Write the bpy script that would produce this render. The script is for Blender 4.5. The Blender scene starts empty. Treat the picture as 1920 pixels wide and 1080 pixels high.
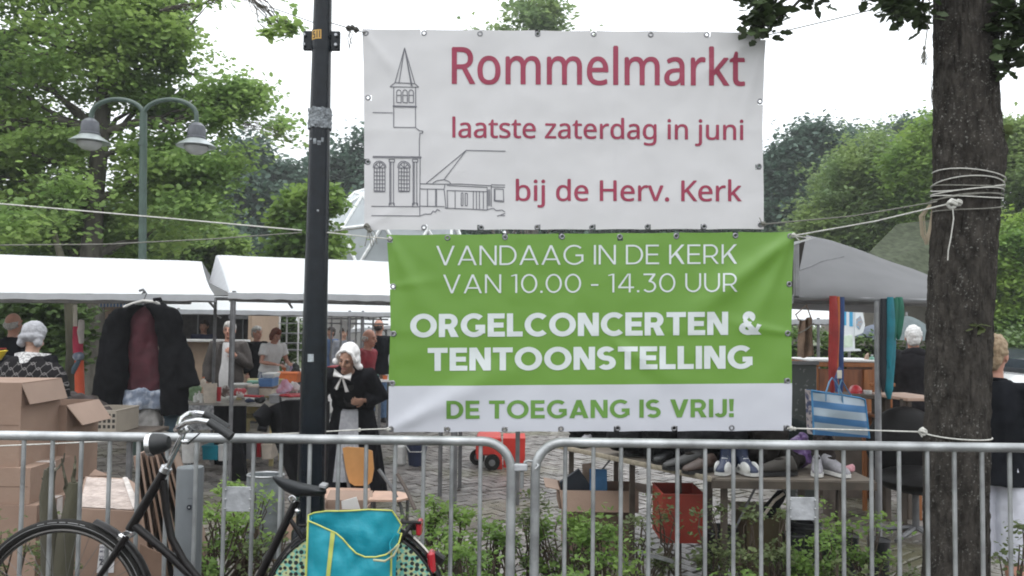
import bpy, bmesh, math, random
import numpy as np
from mathutils import Vector, Matrix, noise, Euler
R = math.radians
V = Vector
random.seed(11)
SC = bpy.context.scene
COL = SC.collection

# ---------------------------------------------------------------- camera
F_PX, CAM_Z, PITCH, ROLL = 1500.0, 1.6, R(2.4), R(0.70)
_F = V((0, math.cos(PITCH), math.sin(PITCH)))
_U0 = V((0, -math.sin(PITCH), math.cos(PITCH)))
_R0 = V((1, 0, 0))
CR = _R0 * math.cos(ROLL) + _U0 * math.sin(ROLL)
CU = -_R0 * math.sin(ROLL) + _U0 * math.cos(ROLL)
cam = bpy.data.cameras.new('camera')
cam.lens = F_PX / 1920 * 36
cam.clip_end = 900
cam.clip_start = 0.05
camo = bpy.data.objects.new('camera', cam)
COL.objects.link(camo)
_m = Matrix((CR, CU, -_F)).transposed().to_4x4()
_m.translation = V((0, 0, CAM_Z))
camo.matrix_world = _m
SC.camera = camo
cam.dof.use_dof = True
cam.dof.focus_distance = 3.9
cam.dof.aperture_fstop = 13

# ---------------------------------------------------------------- sky and sun (overcast)
W = bpy.data.worlds.new('World')
SC.world = W
W.use_nodes = True
nt = W.node_tree
nt.nodes.clear()
N = nt.nodes.new
out = N('ShaderNodeOutputWorld')
bg = N('ShaderNodeBackground')
sky = N('ShaderNodeTexSky')
sky.sky_type = 'NISHITA'
sky.sun_disc = False
SUN_EL, SUN_ROT = R(58), R(200)
sky.sun_elevation = SUN_EL
sky.sun_rotation = SUN_ROT
sky.dust_density = 4
hsv = N('ShaderNodeHueSaturation')
hsv.inputs['Saturation'].default_value = 0.12
mix = N('ShaderNodeMixRGB')                       # the closed cloud layer over the clear sky
mix.inputs[0].default_value = 0.88
mix.inputs[2].default_value = (12.4, 12.9, 13.4, 1)
tc = N('ShaderNodeTexCoord')
nz = N('ShaderNodeTexNoise')
nz.inputs['Scale'].default_value = 2.2
nz.inputs['Detail'].default_value = 3
mr = N('ShaderNodeMapRange')
mr.inputs['From Min'].default_value = 0.3
mr.inputs['From Max'].default_value = 0.7
mr.inputs['To Min'].default_value = 0.93
mr.inputs['To Max'].default_value = 1.07
mul = N('ShaderNodeMixRGB')
mul.blend_type = 'MULTIPLY'
mul.inputs[0].default_value = 1
L = nt.links.new
L(sky.outputs[0], hsv.inputs['Color'])
L(hsv.outputs[0], mix.inputs[1])
L(tc.outputs['Generated'], nz.inputs['Vector'])
L(nz.outputs[0], mr.inputs[0])
L(mix.outputs[0], mul.inputs[1])
L(mr.outputs[0], mul.inputs[2])
sp_ = N('ShaderNodeSeparateXYZ')                    # an overcast sky is about three times brighter overhead than at the horizon
L(tc.outputs['Generated'], sp_.inputs[0])
mz = N('ShaderNodeMapRange')
mz.inputs['From Min'].default_value = 0
mz.inputs['From Max'].default_value = 1
mz.inputs['To Min'].default_value = 0.92
mz.inputs['To Max'].default_value = 2.3
L(sp_.outputs[2], mz.inputs[0])
mu2 = N('ShaderNodeMixRGB')
mu2.blend_type = 'MULTIPLY'
mu2.inputs[0].default_value = 1
L(mul.outputs[0], mu2.inputs[1])
L(mz.outputs[0], mu2.inputs[2])
L(mu2.outputs[0], bg.inputs['Color'])
bg.inputs['Strength'].default_value = 0.1
L(bg.outputs[0], out.inputs['Surface'])

sl = bpy.data.lights.new('sun', 'SUN')
sl.energy = 0.5
sl.angle = R(25)
sl.color = (1.0, 0.97, 0.93)
so = bpy.data.objects.new('sun', sl)
COL.objects.link(so)
# sky rotation r: sun direction = (sin r, cos r) measured from +Y
_sd = V((math.sin(SUN_ROT) * math.cos(SUN_EL), math.cos(SUN_ROT) * math.cos(SUN_EL), math.sin(SUN_EL)))
so.rotation_euler = _sd.to_track_quat('Z', 'Y').to_euler()

SC.view_settings.view_transform = 'Standard'
SC.view_settings.look = 'None'
SC.view_settings.gamma = 1
SC.view_settings.exposure = 0.0
SC.cycles.use_denoising = True
SC.cycles.filter_width = 1.9                        # the phone's soft picture
SC.cycles.max_bounces = 8
SC.cycles.transparent_max_bounces = 12
SC.cycles.caustics_reflective = False
SC.cycles.caustics_refractive = False

# ---------------------------------------------------------------- picture point -> place at a distance
CAMP = V((0, 0, CAM_Z))
def at(px, py, Y):
    d = _F + CR * ((px - 960) / F_PX) + CU * ((540 - py) / F_PX)
    return CAMP + d * (Y / d.y)
def gnd(px, py, z=0.0):
    d = _F + CR * ((px - 960) / F_PX) + CU * ((540 - py) / F_PX)
    return CAMP + d * ((z - CAM_Z) / d.z)
def proj(p):
    d = V(p) - CAMP
    w = d.dot(_F)
    return 960 + F_PX * d.dot(CR) / w, 540 - F_PX * d.dot(CU) / w
def S(r, g, b, k=1.0):                               # 0-255 screen colour -> linear
    f = lambda c: (c / 255 / 12.92) if c / 255 <= .04045 else ((c / 255 + .055) / 1.055) ** 2.4
    return (f(r) * k, f(g) * k, f(b) * k)

# ---------------------------------------------------------------- materials
_mats = {}
def mat(name, col, rough=0.6, metal=0.0, var=0.15, scale=12.0, bump=0.0, bscale=60.0, trans=0.0, col2=None, spec=0.5,
        detail=4, stretch=(1, 1, 1), alpha=1.0, edge=(0.35, 0.65), coat=0.0, sheen=0.0):
    if name in _mats:
        return _mats[name]
    m = bpy.data.materials.new(name)
    m.use_nodes = True
    t = m.node_tree
    b = t.nodes['Principled BSDF']
    b.inputs['Roughness'].default_value = rough
    b.inputs['Metallic'].default_value = metal
    b.inputs['Specular IOR Level'].default_value = spec
    if coat: b.inputs['Coat Weight'].default_value = coat
    if sheen: b.inputs['Sheen Weight'].default_value = sheen
    co = t.nodes.new('ShaderNodeTexCoord')
    mp = t.nodes.new('ShaderNodeMapping')
    mp.inputs['Scale'].default_value = stretch
    t.links.new(co.outputs['Object'], mp.inputs[0])
    n = t.nodes.new('ShaderNodeTexNoise')
    n.inputs['Scale'].default_value = scale
    n.inputs['Detail'].default_value = detail
    t.links.new(mp.outputs[0], n.inputs['Vector'])
    r = t.nodes.new('ShaderNodeMapRange')
    r.inputs['From Min'].default_value = edge[0]
    r.inputs['From Max'].default_value = edge[1]
    t.links.new(n.outputs[0], r.inputs[0])
    x = t.nodes.new('ShaderNodeMixRGB')
    if col2 is None:
        c1 = [c * (1 - var) for c in col]; c2 = [min(1, c * (1 + var)) for c in col]
    else:
        c1, c2 = col, col2
    x.inputs[1].default_value = (*c1, 1)
    x.inputs[2].default_value = (*c2, 1)
    t.links.new(r.outputs[0], x.inputs[0])
    t.links.new(x.outputs[0], b.inputs['Base Color'])
    if bump:
        n2 = t.nodes.new('ShaderNodeTexNoise')
        n2.inputs['Scale'].default_value = bscale
        n2.inputs['Detail'].default_value = 5
        t.links.new(mp.outputs[0], n2.inputs['Vector'])
        bp_ = t.nodes.new('ShaderNodeBump')
        bp_.inputs['Strength'].default_value = bump
        bp_.inputs['Distance'].default_value = 0.02
        t.links.new(n2.outputs[0], bp_.inputs['Height'])
        t.links.new(bp_.outputs[0], b.inputs['Normal'])
    if trans or alpha < 1:
        o = t.nodes['Material Output']
        ms = t.nodes.new('ShaderNodeMixShader')
        tr = t.nodes.new('ShaderNodeBsdfTranslucent' if trans else 'ShaderNodeBsdfTransparent')
        if trans:
            t.links.new(x.outputs[0], tr.inputs[0])
        ms.inputs[0].default_value = trans if trans else 1 - alpha
        t.links.new(b.outputs[0], ms.inputs[1])
        t.links.new(tr.outputs[0], ms.inputs[2])
        t.links.new(ms.outputs[0], o.inputs['Surface'])
    _mats[name] = m
    return m

def leafmat(name, c1, c2, trans=0.4, rough=0.5, c3=None):
    if name in _mats:
        return _mats[name]
    m = bpy.data.materials.new(name)
    m.use_nodes = True
    t = m.node_tree
    b = t.nodes['Principled BSDF']
    b.inputs['Roughness'].default_value = rough
    b.inputs['Specular IOR Level'].default_value = 0.35
    g = t.nodes.new('ShaderNodeNewGeometry')
    x = t.nodes.new('ShaderNodeMixRGB')
    x.inputs[1].default_value = (*c1, 1)
    x.inputs[2].default_value = (*c2, 1)
    t.links.new(g.outputs['Random Per Island'], x.inputs[0])
    co = t.nodes.new('ShaderNodeTexCoord')
    n = t.nodes.new('ShaderNodeTexNoise')
    n.inputs['Scale'].default_value = 0.9
    n.inputs['Detail'].default_value = 3
    t.links.new(co.outputs['Object'], n.inputs['Vector'])
    r = t.nodes.new('ShaderNodeMapRange')
    r.inputs['From Min'].default_value = 0.42
    r.inputs['From Max'].default_value = 0.62
    t.links.new(n.outputs[0], r.inputs[0])
    y = t.nodes.new('ShaderNodeMixRGB')
    y.inputs[2].default_value = (*(c3 or [min(1, a * 1.35) for a in c2]), 1)
    t.links.new(r.outputs[0], y.inputs[0])
    t.links.new(x.outputs[0], y.inputs[1])
    t.links.new(y.outputs[0], b.inputs['Base Color'])
    tr = t.nodes.new('ShaderNodeBsdfTranslucent')
    t.links.new(y.outputs[0], tr.inputs[0])
    ms = t.nodes.new('ShaderNodeMixShader')
    ms.inputs[0].default_value = trans
    t.links.new(b.outputs[0], ms.inputs[1])
    t.links.new(tr.outputs[0], ms.inputs[2])
    t.links.new(ms.outputs[0], t.nodes['Material Output'].inputs['Surface'])
    _mats[name] = m
    return m

# ---------------------------------------------------------------- object helpers
def tag(o, label=None, cat=None, group=None, kind=None):
    if label: o['label'] = label
    if cat: o['category'] = cat
    if group: o['group'] = group
    if kind: o['kind'] = kind
    return o
def thing(name, label, cat, loc=(0, 0, 0), rz=0.0, group=None):
    o = bpy.data.objects.new(name, None)
    o.empty_display_size = 0.1
    COL.objects.link(o)
    o.location = loc
    o.rotation_euler = (0, 0, rz)
    return tag(o, label, cat, group)
def wmat(o):
    m = o.matrix_basis.copy()
    while o.parent:
        o = o.parent
        m = o.matrix_basis @ m
    return m
def linkmesh(name, me, m, parent=None):
    o = bpy.data.objects.new(name, me)
    if m is not None and len(me.materials) == 0:
        me.materials.append(m)
    COL.objects.link(o)
    o.parent = parent
    return o
def children(o):
    return [c for c in COL.objects if c.parent == o]
def copy_tree(o, parent=None, kids=None):
    c = o.copy()
    COL.objects.link(c)
    c.parent = parent
    for ch in (children(o) if kids is None else kids):
        copy_tree(ch, c)
    return c

class MB:
    def __init__(s):
        s.v = []; s.f = []
    def add(s, vs, fs):
        b = len(s.v)
        s.v += [tuple(p) for p in vs]
        s.f += [tuple(i + b for i in f) for f in fs]
        return s
    def box(s, c, size, rot=None, bev=0.0, taper=1.0):
        hx, hy, hz = size[0] / 2, size[1] / 2, size[2] / 2
        m = Euler(rot).to_matrix() if rot is not None and not isinstance(rot, Matrix) else rot
        c = V(c)
        def X(p):
            p = V(p)
            return c + (m @ p if m is not None else p)
        if not bev:
            vs = []
            for z in (-1, 1):
                k = taper if z < 0 else 1
                for (x, y) in ((-1, -1), (1, -1), (1, 1), (-1, 1)):
                    vs.append(X((x * hx * k, y * hy * k, z * hz)))
            return s.add(vs, [(3, 2, 1, 0), (4, 5, 6, 7), (0, 1, 5, 4), (1, 2, 6, 5), (2, 3, 7, 6), (3, 0, 4, 7)])
        b = min(bev, hx * .9, hy * .9, hz * .9)
        idx = {}; vs = []
        for sx in (-1, 1):
            for sy in (-1, 1):
                for sz in (-1, 1):
                    k = taper if sz < 0 else 1
                    for a in range(3):
                        p = [sx * (hx * k - b), sy * (hy * k - b), sz * (hz - b)]
                        p[a] = (sx * hx * k, sy * hy * k, sz * hz)[a]
                        idx[(sx, sy, sz, a)] = len(vs); vs.append(X(p))
        fs = []
        for a in range(3):
            o1, o2 = [i for i in range(3) if i != a]
            for sg in (-1, 1):
                q = []
                for (p1, p2) in ((-1, -1), (1, -1), (1, 1), (-1, 1)):
                    k = [0, 0, 0]; k[a] = sg; k[o1] = p1; k[o2] = p2
                    q.append(idx[(*k, a)])
                fs.append(tuple(q if (sg > 0) != (a == 1) else q[::-1]))
        for a in range(3):                              # edges along axis a
            o1, o2 = [i for i in range(3) if i != a]
            for s1 in (-1, 1):
                for s2 in (-1, 1):
                    k0 = [0, 0, 0]; k0[o1] = s1; k0[o2] = s2; k1 = list(k0)
                    k0[a] = -1; k1[a] = 1
                    q = [idx[(*k0, o1)], idx[(*k1, o1)], idx[(*k1, o2)], idx[(*k0, o2)]]
                    fs.append(tuple(q))
        for sx in (-1, 1):
            for sy in (-1, 1):
                for sz in (-1, 1):
                    fs.append(tuple(idx[(sx, sy, sz, a)] for a in range(3)))
        return s.add(vs, fs)
    def loft(s, rings, caps=True, closed=True):
        n = len(rings[0]); b = len(s.v)
        for r in rings: s.v += [tuple(p) for p in r]
        for i in range(len(rings) - 1):
            for j in range(n if closed else n - 1):
                k = (j + 1) % n
                s.f.append((b + i * n + j, b + i * n + k, b + (i + 1) * n + k, b + (i + 1) * n + j))
        if caps and closed:
            s.f.append(tuple(b + j for j in range(n))[::-1])
            s.f.append(tuple(b + (len(rings) - 1) * n + j for j in range(n)))
        return s
    def tube(s, pts, r, n=8, caps=True, flat=1.0, loop=False):
        pts = [V(p) for p in pts]; rings = []
        up = None
        m = len(pts)
        for i, p in enumerate(pts):
            if loop: d = pts[(i + 1) % m] - pts[i - 1]
            else: d = (pts[min(i + 1, m - 1)] - pts[max(i - 1, 0)])
            if d.length < 1e-9: d = V((0, 0, 1))
            d.normalize()
            if up is None:
                up = V((0, 0, 1)) if abs(d.z) < .9 else V((0, 1, 0))
            a = d.cross(up)
            if a.length < 1e-6: a = d.cross(V((1, 0, 0)))
            a.normalize(); up = a.cross(d).normalized()
            rr = r[i] if isinstance(r, (list, tuple)) else r
            rings.append([p + (a * math.cos(t) * flat + up * math.sin(t)) * rr for t in [2 * math.pi * k / n for k in range(n)]])
        if loop:
            rings.append(rings[0]); caps = False
        return s.loft(rings, caps)
    def lathe(s, prof, c=(0, 0, 0), n=16, m=None, caps=True, sx=1.0, sy=1.0):
        c = V(c); rings = []
        for (r, z) in prof:
            ring = []
            for k in range(n):
                t = 2 * math.pi * k / n
                p = V((r * sx * math.cos(t), r * sy * math.sin(t), z))
                ring.append(c + (m @ p if m is not None else p))
            rings.append(ring)
        return s.loft(rings, caps)
    def ell(s, c, r, m=None, nu=12, nv=8, f=None):
        prof = []
        c = V(c)
        rings = []
        for i in range(nv + 1):
            a = -math.pi / 2 + math.pi * (i + .02) / (nv + .04)
            ring = []
            for k in range(nu):
                t = 2 * math.pi * k / nu
                p = V((r[0] * math.cos(a) * math.cos(t), r[1] * math.cos(a) * math.sin(t), r[2] * math.sin(a)))
                if f: p = f(p)
                ring.append(c + (m @ p if m is not None else p))
            rings.append(ring)
        return s.loft(rings)
    def sheet(s, fn, nu, nv, thick=0.0, nrm=(0, 1, 0)):
        g = [[V(fn(i / nu, j / nv)) for i in range(nu + 1)] for j in range(nv + 1)]
        b = len(s.v)
        for row in g: s.v += [tuple(p) for p in row]
        W_ = nu + 1
        for j in range(nv):
            for i in range(nu):
                s.f.append((b + j * W_ + i, b + j * W_ + i + 1, b + (j + 1) * W_ + i + 1, b + (j + 1) * W_ + i))
        if thick:
            nn = V(nrm) * thick
            b2 = len(s.v)
            for row in g: s.v += [tuple(p + nn) for p in row]
            for j in range(nv):
                for i in range(nu):
                    s.f.append((b2 + (j + 1) * W_ + i, b2 + (j + 1) * W_ + i + 1, b2 + j * W_ + i + 1, b2 + j * W_ + i))
            rim = [j * W_ for j in range(nv)] + [nv * W_ + i for i in range(nu)] + [j * W_ + nu for j in range(nv, 0, -1)] + [i for i in range(nu, 0, -1)]
            for k in range(len(rim)):
                a, c2 = rim[k], rim[(k + 1) % len(rim)]
                s.f.append((b + a, b + c2, b2 + c2, b2 + a))
        return s
    def prism(s, poly, off):
        off = V(off); n = len(poly)
        vs = [V(p) for p in poly] + [V(p) + off for p in poly]
        fs = [tuple(range(n)), tuple(range(2 * n - 1, n - 1, -1))] + [(i, (i + 1) % n, n + (i + 1) % n, n + i) for i in range(n)]
        return s.add(vs, fs)
    def warp(s, fn):
        s.v = [tuple(fn(V(p))) for p in s.v]; return s
    def build(s, name, m, parent=None, W=False, smooth=True, ang=38, label=None, origin=None):
        vs = s.v
        if W and parent is not None:
            iv = wmat(parent).inverted()
            vs = [tuple(iv @ V(p)) for p in vs]
        if origin is not None:
            vs = [(p[0] - origin[0], p[1] - origin[1], p[2] - origin[2]) for p in vs]
        me = bpy.data.meshes.new(name)
        me.from_pydata(vs, [], s.f)
        me.update()
        if smooth:
            me.polygons.foreach_set('use_smooth', [True] * len(me.polygons))
            try: me.set_sharp_from_angle(angle=R(ang))
            except Exception: pass
        o = linkmesh(name, me, m, parent)
        if origin is not None: o.location = origin
        if label: o['label'] = label
        return o

def base_of(mb):
    a = np.array(mb.v)
    return V(((a[:, 0].min() + a[:, 0].max()) / 2, (a[:, 1].min() + a[:, 1].max()) / 2, a[:, 2].min()))
def solo(name, mb, m, label, cat, group=None, **k):
    """a thing that is one mesh, its origin at its base"""
    return tag(mb.build(name, m, None, origin=base_of(mb), **k), label, cat, group)

# voxel-fused bodies and clothes are evaluated in a scratch scene of their own
_TMP = bpy.data.scenes.new('scratch')
def evalmesh(ob):
    _TMP.collection.objects.link(ob)
    vl = _TMP.view_layers[0]
    vl.update()
    me = bpy.data.meshes.new_from_object(ob.evaluated_get(vl.depsgraph), depsgraph=vl.depsgraph)
    _TMP.collection.objects.unlink(ob)
    bpy.data.objects.remove(ob)
    return me
def fuse(mb, vox, it=3, fold=0.0, fs=9.0, seed=0, fstretch=(1, 1, .45)):
    me = bpy.data.meshes.new('tmp'); me.from_pydata(mb.v, [], mb.f); me.update()
    ob = bpy.data.objects.new('tmp', me)
    md = ob.modifiers.new('r', 'REMESH'); md.mode = 'VOXEL'; md.voxel_size = vox
    sm = ob.modifiers.new('s', 'SMOOTH'); sm.factor = .5; sm.iterations = it
    m2 = evalmesh(ob)
    n = len(m2.vertices)
    if fold and n:
        co = np.empty(n * 3, np.float32); m2.vertices.foreach_get('co', co)
        no = np.empty(n * 3, np.float32); m2.vertices.foreach_get('normal', no)
        co = co.reshape(-1, 3); no = no.reshape(-1, 3)
        d = np.array([noise.noise(V((p[0] * fs * fstretch[0] + seed, p[1] * fs * fstretch[1], p[2] * fs * fstretch[2]))) +
                      .5 * noise.noise(V((p[0] * fs * 2.3 + seed, p[1] * fs * 2.3, p[2] * fs * 1.6))) for p in co], np.float32)
        co += no * (d * fold)[:, None]
        m2.vertices.foreach_set('co', co.ravel())
    m2.polygons.foreach_set('use_smooth', [True] * len(m2.polygons))
    m2.materials.clear()
    m2.update()
    return m2

# ---------------------------------------------------------------- foliage
LEAF_OAK = (np.array([(0, 0, 0), (.18, .25, .03), (.42, .2, .0), (.5, .32, .02), (.75, .22, -.02), (1, 0, -.05),
                      (.75, -.22, -.02), (.5, -.32, .02), (.42, -.2, 0), (.18, -.25, .03)]), [(0, 1, 2, 3, 4, 5), (0, 5, 6, 7, 8, 9)])
LEAF_PT = (np.array([(0, 0, 0), (.45, .28, .06), (1, 0, -.04), (.45, -.28, .06)]), [(0, 2, 1), (0, 3, 2)])
LEAF_RND = (np.array([(0, 0, 0), (.2, .34, .04), (.7, .36, .03), (1, 0, -.04), (.7, -.36, .03), (.2, -.34, .04)]), [(0, 3, 2, 1), (0, 5, 4, 3)])
def leafmesh(name, pos, size, tmpl, rng, up=0.5, droop=0.2):
    """one leaf-shaped face pair at every position, mostly level, each with its own turn and size"""
    n = len(pos)
    T, Fc = tmpl
    a = rng.uniform(0, 2 * np.pi, n)
    nr = rng.normal(0, 1, (n, 3)); nr[:, 2] = np.abs(nr[:, 2]) + up * 2
    nr /= np.linalg.norm(nr, axis=1)[:, None]
    d = np.stack([np.cos(a), np.sin(a), -droop + rng.normal(0, .3, n)], 1)
    d -= nr * (d * nr).sum(1)[:, None]; d /= np.linalg.norm(d, axis=1)[:, None]
    b = np.cross(nr, d)
    sz = size * rng.uniform(.5, 1.5, n)
    vs = pos[:, None, :] + sz[:, None, None] * (T[None, :, 0, None] * d[:, None, :] + T[None, :, 1, None] * b[:, None, :] + T[None, :, 2, None] * nr[:, None, :])
    nv = len(T)
    lp = np.concatenate([np.array(f) for f in Fc])
    starts = np.cumsum([0] + [len(f) for f in Fc])[:-1]; tot = len(lp)
    loops = (lp[None] + (np.arange(n) * nv)[:, None]).ravel()
    st = (starts[None] + (np.arange(n) * tot)[:, None]).ravel()
    cnt = np.tile([len(f) for f in Fc], n)
    me = bpy.data.meshes.new(name)
    me.vertices.add(n * nv); me.vertices.foreach_set('co', vs.astype(np.float32).ravel())
    me.loops.add(len(loops)); me.loops.foreach_set('vertex_index', loops.astype(np.int32))
    me.polygons.add(len(st)); me.polygons.foreach_set('loop_start', st.astype(np.int32)); me.polygons.foreach_set('loop_total', cnt.astype(np.int32))
    me.update(calc_edges=True)
    return me
def clumps(centres, radii, nclump, per, spread, rng, flat=0.6, shell=0.75):
    """leaf positions: clumps scattered in the outer part of some ellipsoids, leaves scattered round each clump"""
    P = []
    vol = np.array([r[0] * r[1] * r[2] for r in radii]) ** (2 / 3)
    ks = np.maximum(1, (nclump * vol / vol.sum()).astype(int))
    for c, r, k in zip(centres, radii, ks):
        u = rng.normal(0, 1, (k, 3)); u /= np.linalg.norm(u, axis=1)[:, None]
        rad = rng.uniform(shell ** 3, 1, k) ** (1 / 3)
        rad = np.where(rng.random(k) < .25, rng.uniform(.2, 1.2, k), rad)
        sh_ = rng.uniform(0, 50)
        rad = rad * np.array([1 + .42 * noise.noise(V((q[0] * 1.9 + sh_, q[1] * 1.9, q[2] * 1.9))) + .22 * noise.noise(V((q[0] * 4.5 + sh_, q[1] * 4.5, q[2] * 4.5))) for q in u])
        nb = min(k, max(5, k // 11))                             # twig ends: the clumps gather round them, with gaps between
        tip = u[:nb] * np.minimum(rad[:nb], 1.25)[:, None] * np.array(r)
        own = rng.integers(0, nb, k)
        gather = rng.random(k) < .82
        loose = u * rad[:, None] * np.array(r)
        near = tip[own] + rng.normal(0, 1, (k, 3)) * np.array(r) * np.array([.17, .17, .10]) * rng.uniform(.5, 1.5, (nb, 1))[own]
        P.append(np.array(c) + np.where(gather[:, None], near, loose))
    C = np.concatenate(P)
    m = np.maximum(3, (per * rng.uniform(.4, 1.6, len(C))).astype(int))
    base = np.repeat(C, m, 0)
    sp = np.repeat(spread * rng.uniform(.6, 1.4, len(C)), m)
    off = rng.normal(0, 1, base.shape) * sp[:, None] * np.array([1, 1, flat])
    return base + off, C
# ---------------------------------------------------------------- people
def skinm(name, c):
    return mat('skin_' + name, c, rough=.5, var=.08, scale=25)
SK_PALE = skinm('pale', (.50, .30, .22)); SK_RED = skinm('ruddy', (.48, .24, .17)); SK_TAN_SHADED = skinm('tan', (.36, .20, .14))
EYE = mat('eye_dark', (.03, .022, .02), rough=.3)
LIP = mat('lip_red', (.28, .09, .08), rough=.5)
BROW = mat('brow_grey', (.12, .09, .07), rough=.8)
SHOE = mat('shoe_black', (.015, .014, .014), rough=.45)
def ringz(c, rx, ry, n=16, pw=1.0):
    return [V((c[0] + rx * math.cos(t), c[1] + ry * math.sin(t), c[2])) for t in [2 * math.pi * k / n for k in range(n)]]
def hand(mb, w, d, palmn, k, curl=.4, thumb=1):
    """palm, four unequal bent fingers and a thumb, from wrist w along d"""
    d = V(d).normalized(); pn = V(palmn); pn = (pn - d * pn.dot(d)).normalized(); sd = d.cross(pn)
    L = .19 * k
    pc = V(w) + d * L * .27
    m = Matrix((sd, d, pn)).transposed()
    mb.ell(pc, (.042 * k, .052 * k, .017 * k), m, 10, 8)
    for i, (o, ln) in enumerate(((-.031, .36), (-.0105, .42), (.0105, .40), (.031, .31))):
        b = V(w) + d * L * .42 + sd * o * k
        c = curl * (1 + .12 * i)
        p1 = b + (d * math.cos(c * .5) - pn * math.sin(c * .5) + sd * o * 3) * ln * L * .5
        p2 = p1 + (d * math.cos(c * 1.3) - pn * math.sin(c * 1.3) + sd * o * 3) * ln * L * .35
        p3 = p2 + (d * math.cos(c * 2) - pn * math.sin(c * 2)) * ln * L * .28
        mb.tube([b - d * .01, b, p1, p2, p3], [.0095 * k, .0098 * k, .009 * k, .0082 * k, .006 * k], 8)
    b = V(w) + d * L * .12 - sd * thumb * .03 * k
    q1 = b + (d * .7 - sd * thumb * .75) * L * .2
    q2 = q1 + (d * .9 - sd * thumb * .3 - pn * .3) * L * .17
    mb.tube([b, q1, q2], [.013 * k, .011 * k, .008 * k], 8)
def person(label, x, y, rz=0, h=1.7, z0=0, lean=0, turn=0, nod=0, arms=None, top=None, bottom=None, hair=None, skin=None, vox=.012,
           group=None, tlen=.80, wide=1.0, extra=None, curl=.4, glasses=False, step=.0, shoe=SHOE, sleeve=1.0, seed=1, face=True):
    k = h / 1.72
    skin = skin or SK_PALE
    t = thing('person', label, 'person', (x, y, z0), rz, group)
    def bend(p):
        q = V(p)
        u = min(1, max(0, (q.z / k - .86) / .22)); u = u * u * (3 - 2 * u)
        a = lean * u
        dz, dy = q.z - .92 * k, q.y
        return V((q.x, dy * math.cos(a) - dz * math.sin(a), .92 * k + dy * math.sin(a) + dz * math.cos(a))) if u else q
    hm = Matrix.Rotation(turn, 3, 'Z') @ Matrix.Rotation(-nod, 3, 'X').inverted()
    hc = V((0, .0, 1.50)) * k
    def H(p):
        q = V(p) * k
        return bend(hc + hm @ (q - hc))
    if arms is None:
        arms = {-1: ((-.235, .02, 1.13), (-.24, -.05, .88)), 1: ((.235, .02, 1.13), (.24, -.05, .88))}
    wk = wide
    sh = {s_: V((s_ * .165 * wk, .0, 1.40)) for s_ in (-1, 1)}
    b = MB()
    TR = [(.84, .13, .10), (.93, .155, .11), (1.05, .135, .095), (1.18, .145, .10), (1.30, .158, .105), (1.38, .14, .09), (1.43, .07, .06), (1.46, .055, .055)]
    b.loft([ringz((0, 0, z), rx * wk, ry) for z, rx, ry in TR])
    b.tube([(0, .005, 1.42), (0, -.008, 1.54)], [.058, .052], 12)
    for s_ in (-1, 1):
        e, w = V(arms[s_][0]), V(arms[s_][1])
        b.tube([sh[s_] - V((s_ * .05, 0, .02)), sh[s_], (sh[s_] + e) / 2, e, (e * .6 + w * .4), w], [.05, .052, .045, .036, .036, .024], 10)
        hip = V((s_ * .085, 0, .88)); kn = V((s_ * .095, -.02 - s_ * step * .5, .47)); an = V((s_ * .1, .02 - s_ * step, .09))
        b.tube([hip + V((0, 0, .06)), hip, (hip + kn) / 2, kn, (kn * .65 + an * .35) + V((0, .02, 0)), an], [.08, .085, .07, .052, .052, .034], 10)
        d = (w - e).normalized()
        hand(b, w, d, (0, -1, .3) if abs(d.y) < .8 else (0, 0, 1), 1.0, curl, s_)
        b.ell(an + V((0, -.06, -.045)), (.04, .11, .035))
    b.warp(lambda p: bend(p * k))
    hb = MB()
    hb.ell((0, .008, 1.615), (.074, .093, .105), None, 20, 14)
    hb.ell((0, -.022, 1.555), (.056, .068, .072), None, 16, 12)
    hb.ell((0, -.07, 1.515), (.026, .024, .022), None, 12, 8)
    hb.tube([(0, -.082, 1.625), (0, -.098, 1.60), (0, -.108, 1.578), (0, -.094, 1.568)], [.010, .012, .016, .012], 10)
    for s_ in (-1, 1):
        hb.ell((s_ * .077, .01, 1.59), (.009, .02, .032), None, 10, 8)
        hb.ell((s_ * .036, -.066, 1.568), (.024, .022, .024), None, 10, 8)
        hb.ell((s_ * .033, -.080, 1.632), (.026, .012, .009), None, 10, 6)
    hb.tube([(0, 0, 1.5), (0, .002, 1.57)], [.053, .06], 14)
    hb.warp(H)
    b.v, b.f = b.v + [], b.f
    b.add(hb.v, hb.f)
    linkmesh('body', fuse(b, vox * .75, 2), skin, t)
    if face:
        for s_ in (-1, 1):
            MB().ell((s_ * .031, -.083, 1.606), (.012, .008, .0055), None, 10, 6).warp(H).build('eye', EYE, t)
            MB().tube([(s_ * .014, -.092, 1.634), (s_ * .033, -.092, 1.64), (s_ * .052, -.078, 1.632)], .0038, 6).warp(H).build('eyebrow', BROW, t)
        MB().tube([(-.025, -.083, 1.535), (-.009, -.094, 1.537), (.009, -.094, 1.537), (.025, -.083, 1.535)], [.003, .006, .006, .003], 6).warp(H).build('mouth', LIP, t)
    if glasses:
        g = MB()
        for s_ in (-1, 1):
            g.tube([H((s_ * .034 + .022 * math.cos(a), -.098, 1.604 + .016 * math.sin(a))) for a in [i * math.pi / 7 for i in range(14)]], .0022, 5, loop=True)
            g.tube([H((s_ * .056, -.096, 1.61)), H((s_ * .08, .0, 1.61))], .002, 5)
        g.tube([H((-.012, -.1, 1.608)), H((.012, -.1, 1.608))], .002, 5)
        g.build('glasses', EYE, t)
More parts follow.
